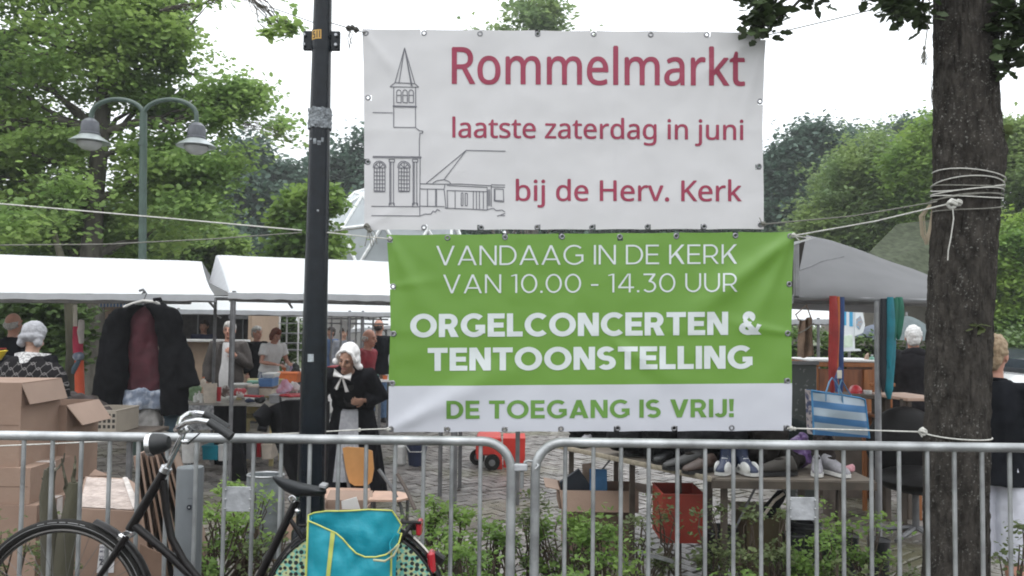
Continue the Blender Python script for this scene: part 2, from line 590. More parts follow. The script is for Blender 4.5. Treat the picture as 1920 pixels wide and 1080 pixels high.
    if top:
        m, off = top
        c = MB()
        rows = [(z, rx, ry) for z, rx, ry in TR if z > tlen - .02 and z < 1.42]
        r0 = (tlen, .165 if tlen < .9 else .155, .125)
        rows = [r0] + [r for r in rows if r[0] > tlen + .04] + [(1.415, .105, .08), (1.45, .066, .064)]
        c.loft([ringz((0, 0, z), (rx + off) * wk, ry + off * 1.1, 20) for z, rx, ry in rows])
        for s_ in (-1, 1):
            e, w = V(arms[s_][0]), V(arms[s_][1])
            if sleeve >= 1: path, rad = [sh[s_] - V((s_ * .06, 0, .03)), sh[s_], (sh[s_] + e) / 2, e, (e + w) / 2, w - (w - e) * .05], [.062, .064, .058, .05, .047, .041]
            else: path, rad = [sh[s_] - V((s_ * .06, 0, .03)), sh[s_], sh[s_] * (1 - sleeve) + e * sleeve], [.062, .064, .062]
            c.tube(path, [r + off * .55 for r in rad], 12)
        c.warp(lambda p: bend(p * k))
        linkmesh('jacket' if sleeve >= 1 else 'shirt', fuse(c, vox, 2, .010 * k, 11, seed), m, t)
    if bottom:
        kind, m = bottom[:2]
        c = MB()
        if kind == 'skirt':
            hem = bottom[2] if len(bottom) > 2 else .07
            fl = bottom[3] if len(bottom) > 3 else .28
            rings = []
            for i in range(14):
                u = i / 13; z = 1.04 + (hem - 1.04) * u
                rx = .15 + (fl - .15) * (u ** .7); ry = .12 + (fl * .85 - .12) * (u ** .7)
                rings.append([V(((rx + .018 * u * math.sin(a * 13 + seed)) * math.cos(a), (ry + .018 * u * math.sin(a * 13 + seed)) * math.sin(a), z)) for a in [2 * math.pi * j / 96 for j in range(96)]])
            c.loft(rings).warp(lambda p: bend(p * k))
            c.build('skirt', m, t)
        else:
            end = {'trousers': .09, 'shorts': bottom[2] if len(bottom) > 2 else .44}[kind]
            c.loft([ringz((0, 0, z), rx, ry) for z, rx, ry in ((.84, .165, .125), (.92, .168, .127), (1.03, .15, .11))])
            for s_ in (-1, 1):
                hip = V((s_ * .085, 0, .88)); kn = V((s_ * .095, -.02 - s_ * step * .5, .47)); an = V((s_ * .1, .02 - s_ * step, .09))
                if kind == 'shorts':
                    f = (.88 - end) / .41
                    e = hip * (1 - f) + kn * f
                    c.tube([hip + V((0, 0, .04)), hip, (hip + e) / 2, e], [.092, .098, .096, .098], 14)
                else:
                    c.tube([hip + V((0, 0, .04)), hip, (hip + kn) / 2, kn, (kn + an) / 2, an - V((0, 0, .02))], [.09, .095, .085, .07, .066, .062], 12)
            c.warp(lambda p: bend(p * k))
            linkmesh(kind, fuse(c, vox, 2, .009 * k, 12, seed + 3), m, t)
    for s_ in (-1, 1):
        an = V((s_ * .1, .02 - s_ * step, .09))
        MB().loft([ringz(((an.x) * k, (an.y + yy) * k, z * k), rx * k, ry * k, 12) for yy, z, rx, ry in ((-.05, 0.0, .048, .13), (-.05, .03, .05, .13), (-.03, .065, .042, .095), (.005, .1, .038, .045))]).build('shoe', shoe, t)
    if hair:
        kind, m = hair
        c = MB()
        if kind in ('short', 'bob', 'bun'):
            c.ell((0, .022, 1.632), (.084, .092, .098), None, 20, 14)
            c.ell((0, -.012, 1.668), (.07, .078, .06), None, 16, 10)
            if kind == 'short':
                c.ell((0, .055, 1.575), (.07, .05, .07), None, 14, 10)
            if kind == 'bob':
                for s_ in (-1, 1): c.ell((s_ * .064, .02, 1.585), (.026, .06, .095), None, 12, 10)
                c.ell((0, .06, 1.57), (.07, .05, .1), None, 14, 10)
        elif kind == 'fringe':
            c.ell((0, .05, 1.585), (.076, .055, .06), None, 14, 10)
            for s_ in (-1, 1): c.ell((s_ * .07, .02, 1.59), (.014, .045, .035), None, 10, 8)
        c.warp(H)
        linkmesh('hair', fuse(c, .007, 1, .008, 40, seed, (1, 1, 1)), m, t)
    if extra: extra(t, H, bend, k)
    return t
# ---------------------------------------------------------------- ground
soil = mat('soil', (.035, .026, .02), rough=.95, col2=(.085, .065, .05), scale=9, bump=.6, bscale=70, edge=(.3, .7))
earth = mat('grass_earth', (.05, .07, .025), rough=.95, col2=(.10, .11, .05), scale=3, bump=.4, bscale=30)
sand = mat('joint_sand', (.028, .025, .02), rough=.9, var=.3, scale=30, bump=.3)
g = MB(); g.sheet(lambda u, v: (-300 + 600 * u, -60 + 660 * v, -.07), 12, 12)
tag(g.build('ground', earth), 'grassy earth reaching away under the trees', kind='structure')
g = MB(); g.box((0, 7.5, -.04), (30, 29, .05))
pave = tag(g.build('pavement', sand), 'brick paved market square', kind='structure')
brickm = mat('clinker_brick', (.11, .095, .085), rough=.30, col2=(.30, .275, .26), scale=5.5, bump=.5, bscale=45, detail=6)
# dirt and moss lie in the brick colour over wide patches
_t = brickm.node_tree
_b = _t.nodes['Principled BSDF']
_src = _b.inputs['Base Color'].links[0].from_socket
_n = _t.nodes.new('ShaderNodeTexNoise'); _n.inputs['Scale'].default_value = .55; _n.inputs['Detail'].default_value = 5
_gm = _t.nodes.new('ShaderNodeNewGeometry'); _t.links.new(_gm.outputs['Position'], _n.inputs['Vector'])
_r = _t.nodes.new('ShaderNodeMapRange'); _r.inputs['From Min'].default_value = .5; _r.inputs['From Max'].default_value = .64; _r.inputs['To Max'].default_value = .75
_t.links.new(_n.outputs[0], _r.inputs[0])
_x = _t.nodes.new('ShaderNodeMixRGB'); _x.inputs[2].default_value = (.12, .115, .05, 1)
_t.links.new(_r.outputs[0], _x.inputs[0]); _t.links.new(_src, _x.inputs[1]); _t.links.new(_x.outputs[0], _b.inputs['Base Color'])
_oi = _t.nodes.new('ShaderNodeNewGeometry')
_x2 = _t.nodes.new('ShaderNodeMixRGB'); _x2.blend_type = 'MULTIPLY'; _x2.inputs[0].default_value = .6
_t.links.new(_x.outputs[0], _x2.inputs[1]); _t.links.new(_gm.outputs['Random Per Island'], _x2.inputs[2]); _t.links.new(_x2.outputs[0], _b.inputs['Base Color'])
_r3 = _t.nodes.new('ShaderNodeMapRange'); _r3.inputs['To Min'].default_value = .55; _r3.inputs['To Max'].default_value = 1.25
_t.links.new(_gm.outputs['Random Per Island'], _r3.inputs[0]); _t.links.new(_r3.outputs[0], _x2.inputs[2])

BED = (-4.2, 1.25, 3.72, 5.0)          # planting bed behind the barriers
def in_bed(x, y):
    return BED[0] < x < BED[1] + .12 * math.sin(y * 5) and BED[2] < y < BED[3] + .1 * math.sin(x * 4)
def brick_mb(seed):
    r = random.Random(seed)
    m = MB(); m.box((0, 0, -.02), (.190, .089, .045), bev=.007)
    m.v = [(p[0] + r.uniform(-.002, .002), p[1] + r.uniform(-.002, .002), p[2] + (r.uniform(-.002, .002) if p[2] > 0 else 0)) for p in m.v]
    return m
protos = [brick_mb(i) for i in range(6)]
pmesh = []
for p in protos:
    me = bpy.data.meshes.new('brick'); me.from_pydata(p.v, [], p.f); me.update(); me.materials.append(brickm); pmesh.append(me)
cells = []
ang = R(38); ca, sa = math.cos(ang), math.sin(ang)
rb = random.Random(3)
for j in range(-190, 190):
    for i in range(-190, 190):
        # herringbone courses: pairs of bricks turned a quarter to each other
        q = (i - j) % 4
        if q not in (0, 3): continue
        u, w = (i + 1.0, j + .5) if q == 0 else (i + .5, j + 1.0)
        u *= .1005; w *= .1005
        x, y = u * ca - w * sa, u * sa + w * ca + 9
        if not (3.0 < y < 15.5 and abs(x) < 3.4 + y * .75): continue
        if in_bed(x, y): continue
        cells.append((x, y, ang if q == 0 else ang + math.pi / 2))
cells.sort(key=lambda c: c[0] ** 2 + c[1] ** 2)
vis = []; rest = []
for c in cells:
    px, py = proj((c[0], c[1], 0))
    if len(vis) < 296 and c[1] > 4.95 and py < 1092 and 985 < px < 1925: vis.append(c)
    else: rest.append(c)
for (x, y, an) in vis:
    o = bpy.data.objects.new('brick', rb.choice(pmesh)); COL.objects.link(o); o.parent = pave
    o.location = (x, y, rb.uniform(-.003, .005))
    o.rotation_euler = (rb.gauss(0, .022), rb.gauss(0, .022), an + rb.gauss(0, .014))
bm_ = MB()
for (x, y, an) in rest:
    a = an + rb.gauss(0, .014); z = rb.uniform(-.003, .005)
    e = Euler((rb.gauss(0, .022), rb.gauss(0, .022), a))
    bm_.box((x, y, z - .017), (.190, .089, .04), rot=e)
tag(bm_.build('brick', brickm, pave, smooth=False), kind='stuff')
g = MB()
g.sheet(lambda u, v: (BED[0] + (BED[1] - BED[0]) * u, BED[2] + (BED[3] - BED[2]) * v,
        -.012 + .07 * math.sin(math.pi * min(1, max(0, u))) ** .3 * math.sin(math.pi * v) ** .5 + .02 * noise.noise(V((u * 30, v * 9, 0)))), 90, 24)
tag(g.build('planting_bed', soil), 'dark soil bed behind the barriers', kind='structure')
g = MB(); rr = random.Random(5)
for i in range(900):
    x, y = rr.uniform(BED[0], 2.6), rr.uniform(3.75, 6.6)
    if rr.random() < .5 and y > 5: continue
    g.box((x, y, .04 if in_bed(x, y) else .012), (rr.uniform(.015, .06), rr.uniform(.006, .02), .006), rot=(rr.gauss(0, .3), rr.gauss(0, .3), rr.uniform(0, 3)))
tag(g.build('litter', mat('dry_chips', (.12, .09, .06), var=.5, scale=3, rough=.9), smooth=False), 'dry leaf and bark litter on the soil', 'litter', kind='stuff')

# ---------------------------------------------------------------- trees
bark = mat('bark_grey', (.055, .048, .04), rough=.9, col2=(.12, .11, .09), scale=9, bump=.7, bscale=26, stretch=(1, 1, .3))
barkm = mat('bark_mossy', (.05, .045, .032), rough=.9, col2=(.085, .08, .05), scale=5, bump=.6, bscale=24, stretch=(1, 1, .3))
G_OAK = leafmat('leaf_oak', (.145, .24, .07), (.24, .36, .11), .58, c3=(.31, .43, .125))
G_DARK = leafmat('leaf_pine', (.055, .10, .075), (.09, .15, .105), .35, c3=(.10, .165, .115))
G_MID = leafmat('leaf_willow', (.14, .215, .09), (.21, .30, .12), .52, c3=(.26, .35, .12))
G_LIME = leafmat('leaf_lime', (.11, .20, .05), (.19, .31, .075), .5, c3=(.26, .38, .09))
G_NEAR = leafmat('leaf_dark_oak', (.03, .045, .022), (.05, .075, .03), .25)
G_FERN = leafmat('leaf_shrub', (.10, .19, .045), (.20, .33, .075), .5, c3=(.28, .40, .08))
G_FERN2 = leafmat('leaf_shrub_olive', (.10, .135, .055), (.18, .22, .085), .45, c3=(.13, .17, .06))
G_HEDGE = leafmat('leaf_hedge', (.06, .10, .03), (.10, .16, .045), .3)
rng = np.random.default_rng(4)
def limb(mb, a, b, r0, r1, wob=.12, n=7, sd=0):
    a, b = V(a), V(b); L_ = (b - a).length
    pts = []
    for i in range(n + 1):
        u = i / n
        p = a.lerp(b, u)
        w = math.sin(math.pi * u) * wob * L_
        p += V((noise.noise(V((u * 3 + sd, 0, 0))), noise.noise(V((0, u * 3 + sd, 0))), noise.noise(V((0, 3, u * 3 + sd))))) * w
        pts.append(p)
    mb.tube(pts, [r0 + (r1 - r0) * i / n for i in range(n + 1)], 8)
def tree(name, label, base, trunk, blobs, lmat, tmpl, size, ncl, per, spread, limbs=(), clear=None, bm=bark, group=None, flat=.6, up=.5, shell=.7, cat='tree', droop=.2, branches=0, seed=0):
    """base point, trunk = list of (x, y, z, r) in world, blobs = list of (centre, radii)"""
    t = thing(name, label, cat, base, 0, group)
    tb = MB()
    tb.tube([p[:3] for p in trunk], [p[3] for p in trunk], 12)
    tb.build('trunk', bm, t, W=True)
    pos, C = clumps([b[0] for b in blobs], [b[1] for b in blobs], ncl, per, spread, rng, flat, shell)
    if limbs or branches:
        lb = MB()
        for i, (a, b, r0, r1) in enumerate(limbs): limb(lb, a, b, r0, r1, sd=i * 7 + seed)
        r_ = random.Random(seed)
        top = [V(p[:3]) for p in trunk] 
        for i in range(branches):
            c = V(C[r_.randrange(len(C))])
            lo = [p for p in top if p.z < c.z + .2] or top
            a = min(lo, key=lambda p: (p - c).length)
            k_ = trunk[[V(p[:3]) for p in trunk].index(a)][3]
            limb(lb, a, c, min(k_ * .45, .09), .008, sd=i * 3.1 + seed)
        lb.build('limbs', bm, t, W=True)
    if clear:
        a_, b2, c2, d2, yy = clear
        dp = F_PX / pos[:, 1]
        hx, hz = 960 + pos[:, 0] * dp, 603 - (pos[:, 2] - CAM_Z) * dp
        pos = pos[~((hx > a_) & (hx < b2) & (hz > c2) & (hz < d2) & (pos[:, 1] < yy) & (rng.random(len(pos)) < .93))]
    pos = pos - np.array(t.location)
    me = leafmesh('crown', pos, size, tmpl, rng, up, droop)
    linkmesh('crown', me, lmat, t)
    return t
def B(px, py, Y, rpx, rpy, rd=None):
    c = at(px, py, Y); k_ = Y / F_PX
    return ((c.x, c.y, c.z), (rpx * k_, rd if rd else rpx * k_ * .8, rpy * k_))

# big oak behind the stalls
D = 12.5
b0 = at(178, 1080, D)
def T(px, py, r, Y=D):
    p = at(px, py, Y); return (p.x, p.y, p.z, r)
tree('oak_tree', 'large light green oak rising behind the white stall roofs and the double street lamp', (b0.x, D, 0),
     [(b0.x, D, -.1, .2), T(176, 650, .17), T(172, 480, .16), T(176, 380, .14), T(190, 250, .12), T(200, 100, .10), T(238, -40, .07), T(260, -200, .03)],
     [B(50, 90, D, 220, 190, .95), B(262, 60, D, 90, 100, .7), B(350, 165, D + .5, 135, 75, .8), B(30, 300, D, 250, 110, .9), B(240, 350, D, 190, 100, .8),
      B(350, 350, D - .3, 95, 70), B(420, 190, D, 65, 75), B(150, 440, D + 1, 280, 60, .8), B(-250, 200, D, 200, 300), B(40, -150, D, 240, 120, 1.2),
      B(310, 20, D, 35, 25)],
     G_OAK, LEAF_RND, .074, 3000, 44, .15, branches=44, clear=(150, 208, 250, 480, 12.6),
     limbs=[(T(190, 250, 0)[:3], T(20, 120, 0)[:3], .07, .02), (T(176, 330, 0)[:3], T(-20, 250, 0)[:3], .07, .02), (T(196, 180, 0)[:3], T(345, 60, 0)[:3], .05, .012),
            (T(176, 400, 0)[:3], T(20, 410, 0)[:3], .06, .02), (T(200, 120, 0)[:3], T(60, 20, 0)[:3], .05, .015), (T(180, 300, 0)[:3], T(370, 215, 0)[:3], .05, .01),
            (T(345, 60, 0)[:3], T(395, 5, 0)[:3], .016, .006)], seed=2, flat=.5)
# branch tips reaching in from the oak
def sprig(name, label, px, py, Y, rpx, rpy, lm, size, n, stem, group=None, per=10, sp=.06, sr=.012):
    b_ = B(px, py, Y, rpx, rpy, rpx * Y / F_PX * .6)
    t = thing(name, label, 'branch', b_[0], 0, group)
    pos, C = clumps([b_[0]], [b_[1]], n, per, sp, rng, .6, .1)
    mb = MB()
    s0 = V(stem)
    for i, c in enumerate(C): limb(mb, s0 if i % 3 else V(b_[0]), V(c), sr * .5, sr * .2, .15, 5, i)
    limb(mb, s0, V(b_[0]), sr, sr * .6, .1, 6, 3)
    mb.build('twig', bark, t, W=True)
    linkmesh('foliage', leafmesh('foliage', pos - np.array(b_[0]), size, LEAF_OAK, rng), lm, t)
    return t
sprig('oak_branch', 'leafy oak branch tip hanging in the white sky beside the black pole', 527, 45, 8, 38, 42, G_OAK, .075, 26, at(440, -40, 8), per=9, sp=.05)
sprig('oak_branch', 'thin grey green branch tip over the treetops just before the pole', 535, 245, 16, 34, 28, G_OAK, .12, 30, at(440, 230, 14), per=8, sp=.12)
sprig('oak_branch', 'small branch tip crossing the top edge above the lamp', 395, 0, 8, 45, 10, G_OAK, .07, 16, at(300, 20, 8), per=6, sp=.05)

# pines and dark trees far behind
def far(label, px, py, Y, rx, ry, lm=G_DARK, size=.3, ncl=620, per=26, sp=.42, name='pine_tree', group='dark trees along the back of the square', extra=()):
    c = at(px, py, Y); k_ = Y / F_PX
    bl = [B(px, py, Y, rx, ry)] + [B(px + a, py + b, Y, c1, c2) for a, b, c1, c2 in extra]
    return tree(name, label, (c.x, Y, 0), [(c.x, Y, -.1, .3), (c.x, Y, c.z, .22), (c.x, Y, c.z + ry * k_ * .8, .06)], bl, lm, LEAF_PT, size, ncl, per, sp, group=group, branches=10, seed=int(px))
far('dark conifer just beside the black pole on the lamp side', 520, 390, 38, 62, 95, extra=((-20, -60, 34, 40), (20, 20, 60, 80)))
far('dark blue green tree between the oak and the round lime tree', 450, 370, 36, 60, 100, extra=((-60, 40, 80, 90), (10, -60, 34, 40)))
far('dark conifer rising just behind the upper corner of the dome', 655, 345, 40, 55, 80, extra=((20, -50, 30, 40), (-60, 30, 60, 60), (40, 40, 70, 90)))
far('dark conifer hidden mostly by the white banner', 760, 400, 42, 60, 90)
far('tall tree whose top shows over the white banner', 1000, 70, 30, 75, 60, G_MID, .22, 420, 30, .3, 'broadleaf_tree', extra=((-60, 10, 45, 30), (70, 15, 50, 30), (10, -30, 60, 30), (0, 150, 160, 130)))
far('dark blue green tree just beside the edge of the white banner', 1490, 330, 36, 62, 95, G_DARK, .26, 1000, 32, .36, extra=((40, -55, 45, 42), (-20, 60, 70, 70), (60, -10, 60, 60)))
far('dark tree behind the pale willow', 1590, 300, 42, 60, 60, G_DARK, .3, 600, extra=((-30, 60, 60, 60), (30, -20, 30, 30)))
far('small dark treetop touching the thick trunk', 1715, 262, 44, 40, 26, G_DARK, .26, 260)
far('dark tree beyond the green banner', 1150, 430, 46, 170, 100, G_DARK, .4, 600)
far('dark tree beyond the corner between both banners', 1350, 420, 44, 130, 90, G_DARK, .4, 500)
far('dark tree beyond the middle of the banners', 900, 430, 46, 150, 90, G_DARK, .4, 500)
far('dark shrubby tree low behind the oak and the stalls', 300, 470, 30, 150, 70, G_DARK, .24, 900)
far('broad dark tree at the frame edge behind the oak', 60, 450, 30, 160, 90, G_DARK, .24, 900)
far('broad pale willow behind the grey stall roof', 1620, 380, 22, 95, 100, G_MID, .125, 1900, 36, .22, 'willow_tree', 'pale green trees behind the grey stall', ((60, -40, 90, 80), (-60, 60, 60, 60), (60, 60, 120, 80), (20, -75, 60, 30)))
far('yellow green leafy tree tucked behind the thick trunk', 1735, 330, 20, 60, 90, G_LIME, .13, 560, 34, .2, 'broadleaf_tree', 'pale green trees behind the grey stall')
far('green tree filling the edge beyond the thick trunk', 1920, 400, 18, 80, 150, G_MID, .11, 1700, 34, .18, 'broadleaf_tree', 'trees beyond the thick trunk', ((-20, -130, 50, 60), (20, 120, 70, 80), (-30, 150, 50, 60)))
far('fresh green tree low beyond the thick trunk', 1900, 540, 15, 70, 110, G_FERN, .10, 1400, 30, .15, 'broadleaf_tree', 'trees beyond the thick trunk', ((30, 60, 60, 70),))
# clipped lime tree beside the pole
c = at(590, 430, 15)
tree('lime_tree', 'round clipped bright green lime tree directly behind the black pole', (c.x, 15, 0),
     [(c.x, 15, -.1, .11), (c.x, 15, c.z - .5, .09), (c.x, 15, c.z + .3, .04)],
     [B(584, 425, 15, 52, 68), B(590, 375, 15, 36, 28), B(572, 470, 15, 52, 36)], G_LIME, LEAF_RND, .10, 560, 30, .11, branches=14, seed=8, shell=.75)
# shrub mass under the trees behind the stalls
for i, (px, py, Y, rx, ry, lm, lb) in enumerate([
        (60, 640, 10.5, 75, 75, G_HEDGE, 'dark green shrub behind the woman in the grey bonnet'),
        (300, 455, 17, 100, 45, G_OAK, 'fresh green shrub showing between the two stall roofs'),
        (520, 630, 17, 40, 55, G_HEDGE, 'dark green bush behind the metal rack'),
        (400, 470, 17, 60, 50, G_OAK, 'leafy bush above the second stall roof')]):
    c = at(px, py, Y)
    tree('shrub', lb, (c.x, Y, 0), [(c.x, Y, -.05, .05), (c.x, Y, c.z, .03)], [B(px, py, Y, rx, ry)], lm, LEAF_RND, .085, 460, 26, .1, group='shrubs behind the stalls', branches=8, seed=i, cat='shrub')
# two mossy trunks between the stalls
for px, w, Y, lb in ((128, 22, 9.6, 'thin mossy tree trunk showing beneath the first stall roof'),):
    b_ = at(px, 800, Y); r_ = w / 2 * Y / F_PX
    tp = at(px, 548, Y)
    t = thing('tree', lb, 'tree', (b_.x, Y, 0))
    mb = MB(); mb.tube([(b_.x, Y, -.05), (b_.x, Y, .3), (b_.x + .02, Y, 1.2), (tp.x, Y, 2.1), (tp.x - .1, Y, 2.3), (tp.x - .25, Y + .1, 2.6)], [r_ * 1.35, r_ * 1.08, r_, r_ * .95, r_ * .6, .03], 14)
    mb.build('trunk', barkm, t, W=True)
    pos, _c = clumps([(tp.x - .55, Y + .2, 2.8)], [(.6, .6, .4)], 50, 30, .16, rng)
    linkmesh('crown', leafmesh('crown', pos - np.array(t.location), .08, LEAF_OAK, rng), G_OAK, t)

# ---------------------------------------------------------------- hedges and lawn
def hedge(name, label, p0, p1, h, w, lm, n, size=.045, cat='hedge', top=None):
    p0, p1 = V(p0), V(p1); d = p1 - p0; L_ = d.length; d.normalize(); s_ = V((-d.y, d.x, 0))
    t = thing(name, label, cat, (p0 + p1) / 2)
    u = rng.uniform(0, 1, n); a = rng.uniform(0, 1, n)
    # faces: front, back, top
    k_ = rng.random(n)
    off = np.where(k_ < .5, -w / 2, np.where(k_ < .6, w / 2, (a - .5) * w)) + rng.normal(0, .035, n)
    z = np.where(k_ < .6, a * h, h) + rng.normal(0, .035, n)
    bump_ = .06 * np.sin(u * L_ * 3.1) + .04 * np.sin(u * L_ * 7.7 + 1)
    z = z + np.where(k_ >= .6, bump_, 0)
    pos = np.stack([p0.x + d.x * u * L_ + s_.x * off, p0.y + d.y * u * L_ + s_.y * off, np.maximum(.02, z)], 1)
    linkmesh('foliage', leafmesh('foliage', pos - np.array(t.location), size, LEAF_RND, rng), lm, t)
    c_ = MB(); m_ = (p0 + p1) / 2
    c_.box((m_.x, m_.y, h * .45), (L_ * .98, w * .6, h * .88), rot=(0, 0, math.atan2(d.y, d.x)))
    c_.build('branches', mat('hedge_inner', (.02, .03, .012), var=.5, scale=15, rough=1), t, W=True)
    return t
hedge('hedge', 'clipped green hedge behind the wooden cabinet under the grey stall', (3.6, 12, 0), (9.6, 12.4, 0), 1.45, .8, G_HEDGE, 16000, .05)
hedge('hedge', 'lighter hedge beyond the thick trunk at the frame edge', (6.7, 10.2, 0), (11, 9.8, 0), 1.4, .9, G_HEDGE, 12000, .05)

# ---------------------------------------------------------------- house roof in the trees
hr = thing('house', 'low house with a greenish brown roof half hidden by the willow', 'house', (at(1690, 450, 16).x, 17.5, 0))
tile = mat('roof_tile', (.06, .07, .045), var=.3, scale=8, rough=.9, spec=.1)
rp = MB(); rp.prism([at(1600, 512, 16), at(1900, 560, 16), at(1900, 400, 19), at(1682, 428, 19)], (0, 0, .1)); rp.build('roof', tile, hr, W=True, smooth=False)
wl = MB(); wl.box((at(1760, 600, 17.5).x, 18.3, 1.1), (3.6, 2.4, 2.2)); wl.build('wall', mat('house_wall', (.22, .2, .17), scale=4), hr, W=True)

# ---------------------------------------------------------------- geodesic dome
dc = at(735, 482, 22); rad = 2.05
dome = thing('geodesic_dome', 'white strutted geodesic greenhouse dome behind the banners', 'dome', (dc.x, dc.y, 0))
bmx = bmesh.new(); bmesh.ops.create_icosphere(bmx, subdivisions=2, radius=rad)
bmx.transform(Matrix.Rotation(R(12), 4, 'X') @ Matrix.Rotation(R(20), 4, 'Z'))
panem = mat('dome_glass', (.38, .41, .43), rough=.25, var=.12, scale=1.5, alpha=.9)
strm = mat('strut_white', (.75, .76, .76), rough=.4)
for f in bmx.faces:
    ctr = f.calc_center_median()
    if ctr.z < -.25 * rad: continue
    m_ = MB(); vs = [V(dc) + (v.co.lerp(ctr, .06)) for v in f.verts]; nn = ctr.normalized() * -.015
    m_.prism(vs, nn); m_.build('pane', panem, dome, W=True, smooth=False)
for e in bmx.edges:
    p, q = e.verts[0].co, e.verts[1].co
    if (p.z + q.z) / 2 < -.3 * rad: continue
    m_ = MB(); m_.tube([V(dc) + p, V(dc) + q], .046, 6); m_.build('strut', strm, dome, W=True)
bmx.free()
m_ = MB(); m_.lathe([(rad * .95, 0), (rad * .97, dc.z - .5 * rad), (rad * .9, dc.z - .45 * rad)], (dc.x, dc.y, 0), 24); m_.build('base_wall', mat('dome_base', (.35, .35, .34), scale=3), dome, W=True)

# ---------------------------------------------------------------- double street lamp
D = 9.4
lb0 = at(266, 700, D)
lampg = mat('lamp_green', (.045, .075, .06), rough=.4, var=.1)
lampgrey = mat('lamp_grey', (.09, .095, .11), rough=.35, var=.12, scale=14)
zinc = mat('lamp_zinc', (.34, .37, .37), rough=.35, metal=.35, var=.08)
opal = mat('lamp_opal', (.40, .40, .39), rough=.25, var=.04, trans=.2)
sl_ = thing('street_lamp', 'green double armed street lamp with two bell shaped shades before the oak', 'street lamp', (lb0.x, D, 0))
MB().tube([(lb0.x, D, 0), (lb0.x, D, .9), (lb0.x, D, .92)], [.085, .085, .05], 14).build('base', lampg, sl_, W=True)
j = at(269, 212, D)
MB().tube([(lb0.x, D, .9), j], [.048, .042], 14).build('pole', lampg, sl_, W=True)
cl = at(268, 270, D); MB().tube([cl - V((0, 0, .02)), cl + V((0, 0, .02))], .052, 14).build('collar', lampg, sl_, W=True)
for side, (lx, ly) in ((-1, (171, 228)), (1, (368, 236))):
    end = at(lx, ly, D); r_ = abs(end.x - j.x) / 2; cx = (end.x + j.x) / 2
    zc = max(end.z, j.z) - .05
    pts = [j - V((0, 0, .05))] + [V((cx - side * r_ * math.cos(a), D, zc + .02 + r_ * .62 * math.sin(a))) for a in [math.pi * i / 14 for i in range(15)]] + [end]
    MB().tube(pts, .028, 10).build('arm', lampg, sl_, W=True)
    c0 = at(lx - (3 if side < 0 else 0), ly + 37, D)
    k_ = D / F_PX
    hm_ = MB().lathe([(.0, .33), (.05, .33), (.095, .28), (.105, .20), (.10, .13), (.115, .115), (.115, .10), (.105, .095)], c0, 20); hm_.v = [(p[0], p[1], c0.z + (p[2] - c0.z) * .82) for p in hm_.v]
    hd = hm_.build('lamp_head', lampgrey, sl_, W=True)
    MB().lathe([(.10, .085), (.13, .06), (.19, .02), (.228, -.008), (.228, -.014), (.17, .0), (.10, .04)], c0, 28, caps=False).build('lamp_shade', zinc, sl_, W=True)
    MB().lathe([(.135, .0), (.14, -.02), (.118, -.065), (.075, -.098), (.02, -.11), (.001, -.112)], c0, 24).build('diffuser', opal, sl_, W=True)

# ---------------------------------------------------------------- black lamp post in front
PD = 4.0
polem = mat('pole_black', (.007, .010, .014), rough=.22, var=.2, scale=20, spec=.28)
pb, pt = at(581, 1080, PD), at(607, -260, PD)
pole = thing('lamp_post', 'thick glossy black lamp post tied to the banners', 'post', (pb.x, PD, 0))
pts = []; rs = []
def pole_x(z):
    p0, p1 = at(587, 760, PD), at(605.5, 0, PD)
    return p0.x + (p1.x - p0.x) * (z - p0.z) / (p1.z - p0.z)
def pole_r(z):
    z0, z1 = at(587, 700, PD).z, at(605, 0, PD).z
    return (.0625 + (.0455 - .0625) * (z - z0) / (z1 - z0))
for i in range(30):
    z = -.05 + i * .16
    pts.append(V((pole_x(z), PD, z))); rs.append(max(.03, pole_r(z)))
MB().tube(pts, rs, 32).build('shaft', polem, pole, W=True)
MB().tube([(pole_x(0), PD, 0), (pole_x(.5), PD, .55), (pole_x(.56), PD, .6)], [.095, .09, .062], 28).build('base', polem, pole, W=True)
cz = at(605, 77, PD)
MB().box((pole_x(cz.z) - .068, PD, cz.z), (.05, .02, .10), bev=.004).build('bracket', polem, pole, W=True)
MB().box((pole_x(cz.z) + .068, PD, cz.z), (.05, .02, .10), bev=.004).build('bracket', polem, pole, W=True)
for sx in (-.085, .075):
    for dz in (-.025, .025):
        MB().tube([(pole_x(cz.z) + sx, PD - .028, cz.z + dz), (pole_x(cz.z) + sx, PD + .02, cz.z + dz)], .008, 6).build('bolt', mat('bolt_zinc', (.35, .36, .38), metal=.7, rough=.4), pole, W=True)
MB().tube([(pole_x(cz.z), PD, cz.z - .05), (pole_x(cz.z), PD, cz.z + .05)], pole_r(cz.z) + .003, 28).build('clamp', polem, pole, W=True)
yel = mat('sticker_ochre', (.62, .36, .08), rough=.5, var=.15)
blk = mat('print_black', (.03, .02, .015), rough=.5, var=.1)
def patch(px0, py0, px1, py1, r_extra, n=10):
    """a sticker bent round the post"""
    m = MB()
    def fn(u, v):
        px = px0 + (px1 - px0) * u; py = py0 + (py1 - py0) * v
        p = at(px, py, PD); r_ = pole_r(p.z) + r_extra; cx = pole_x(p.z)
        dx = max(-r_ * .97, min(r_ * .97, p.x - cx))
        return V((cx + dx, PD - math.sqrt(max(0, r_ * r_ - dx * dx)), p.z))
    return m.sheet(fn, n, 4)
patch(588, 62, 607, 79, .005).build('sticker', yel, pole, W=True)
for (a_, b2, c2, d2) in ((590, 64, 595, 66.5), (590, 64, 592, 71), (590, 69, 595, 71), (593.5, 69, 595.5, 77), (590, 75, 595, 77), (598, 64, 600, 77), (603, 64, 605, 77)):
    patch(a_, b2, c2, d2, .0065, 2).build('sticker_print', blk, pole, W=True)
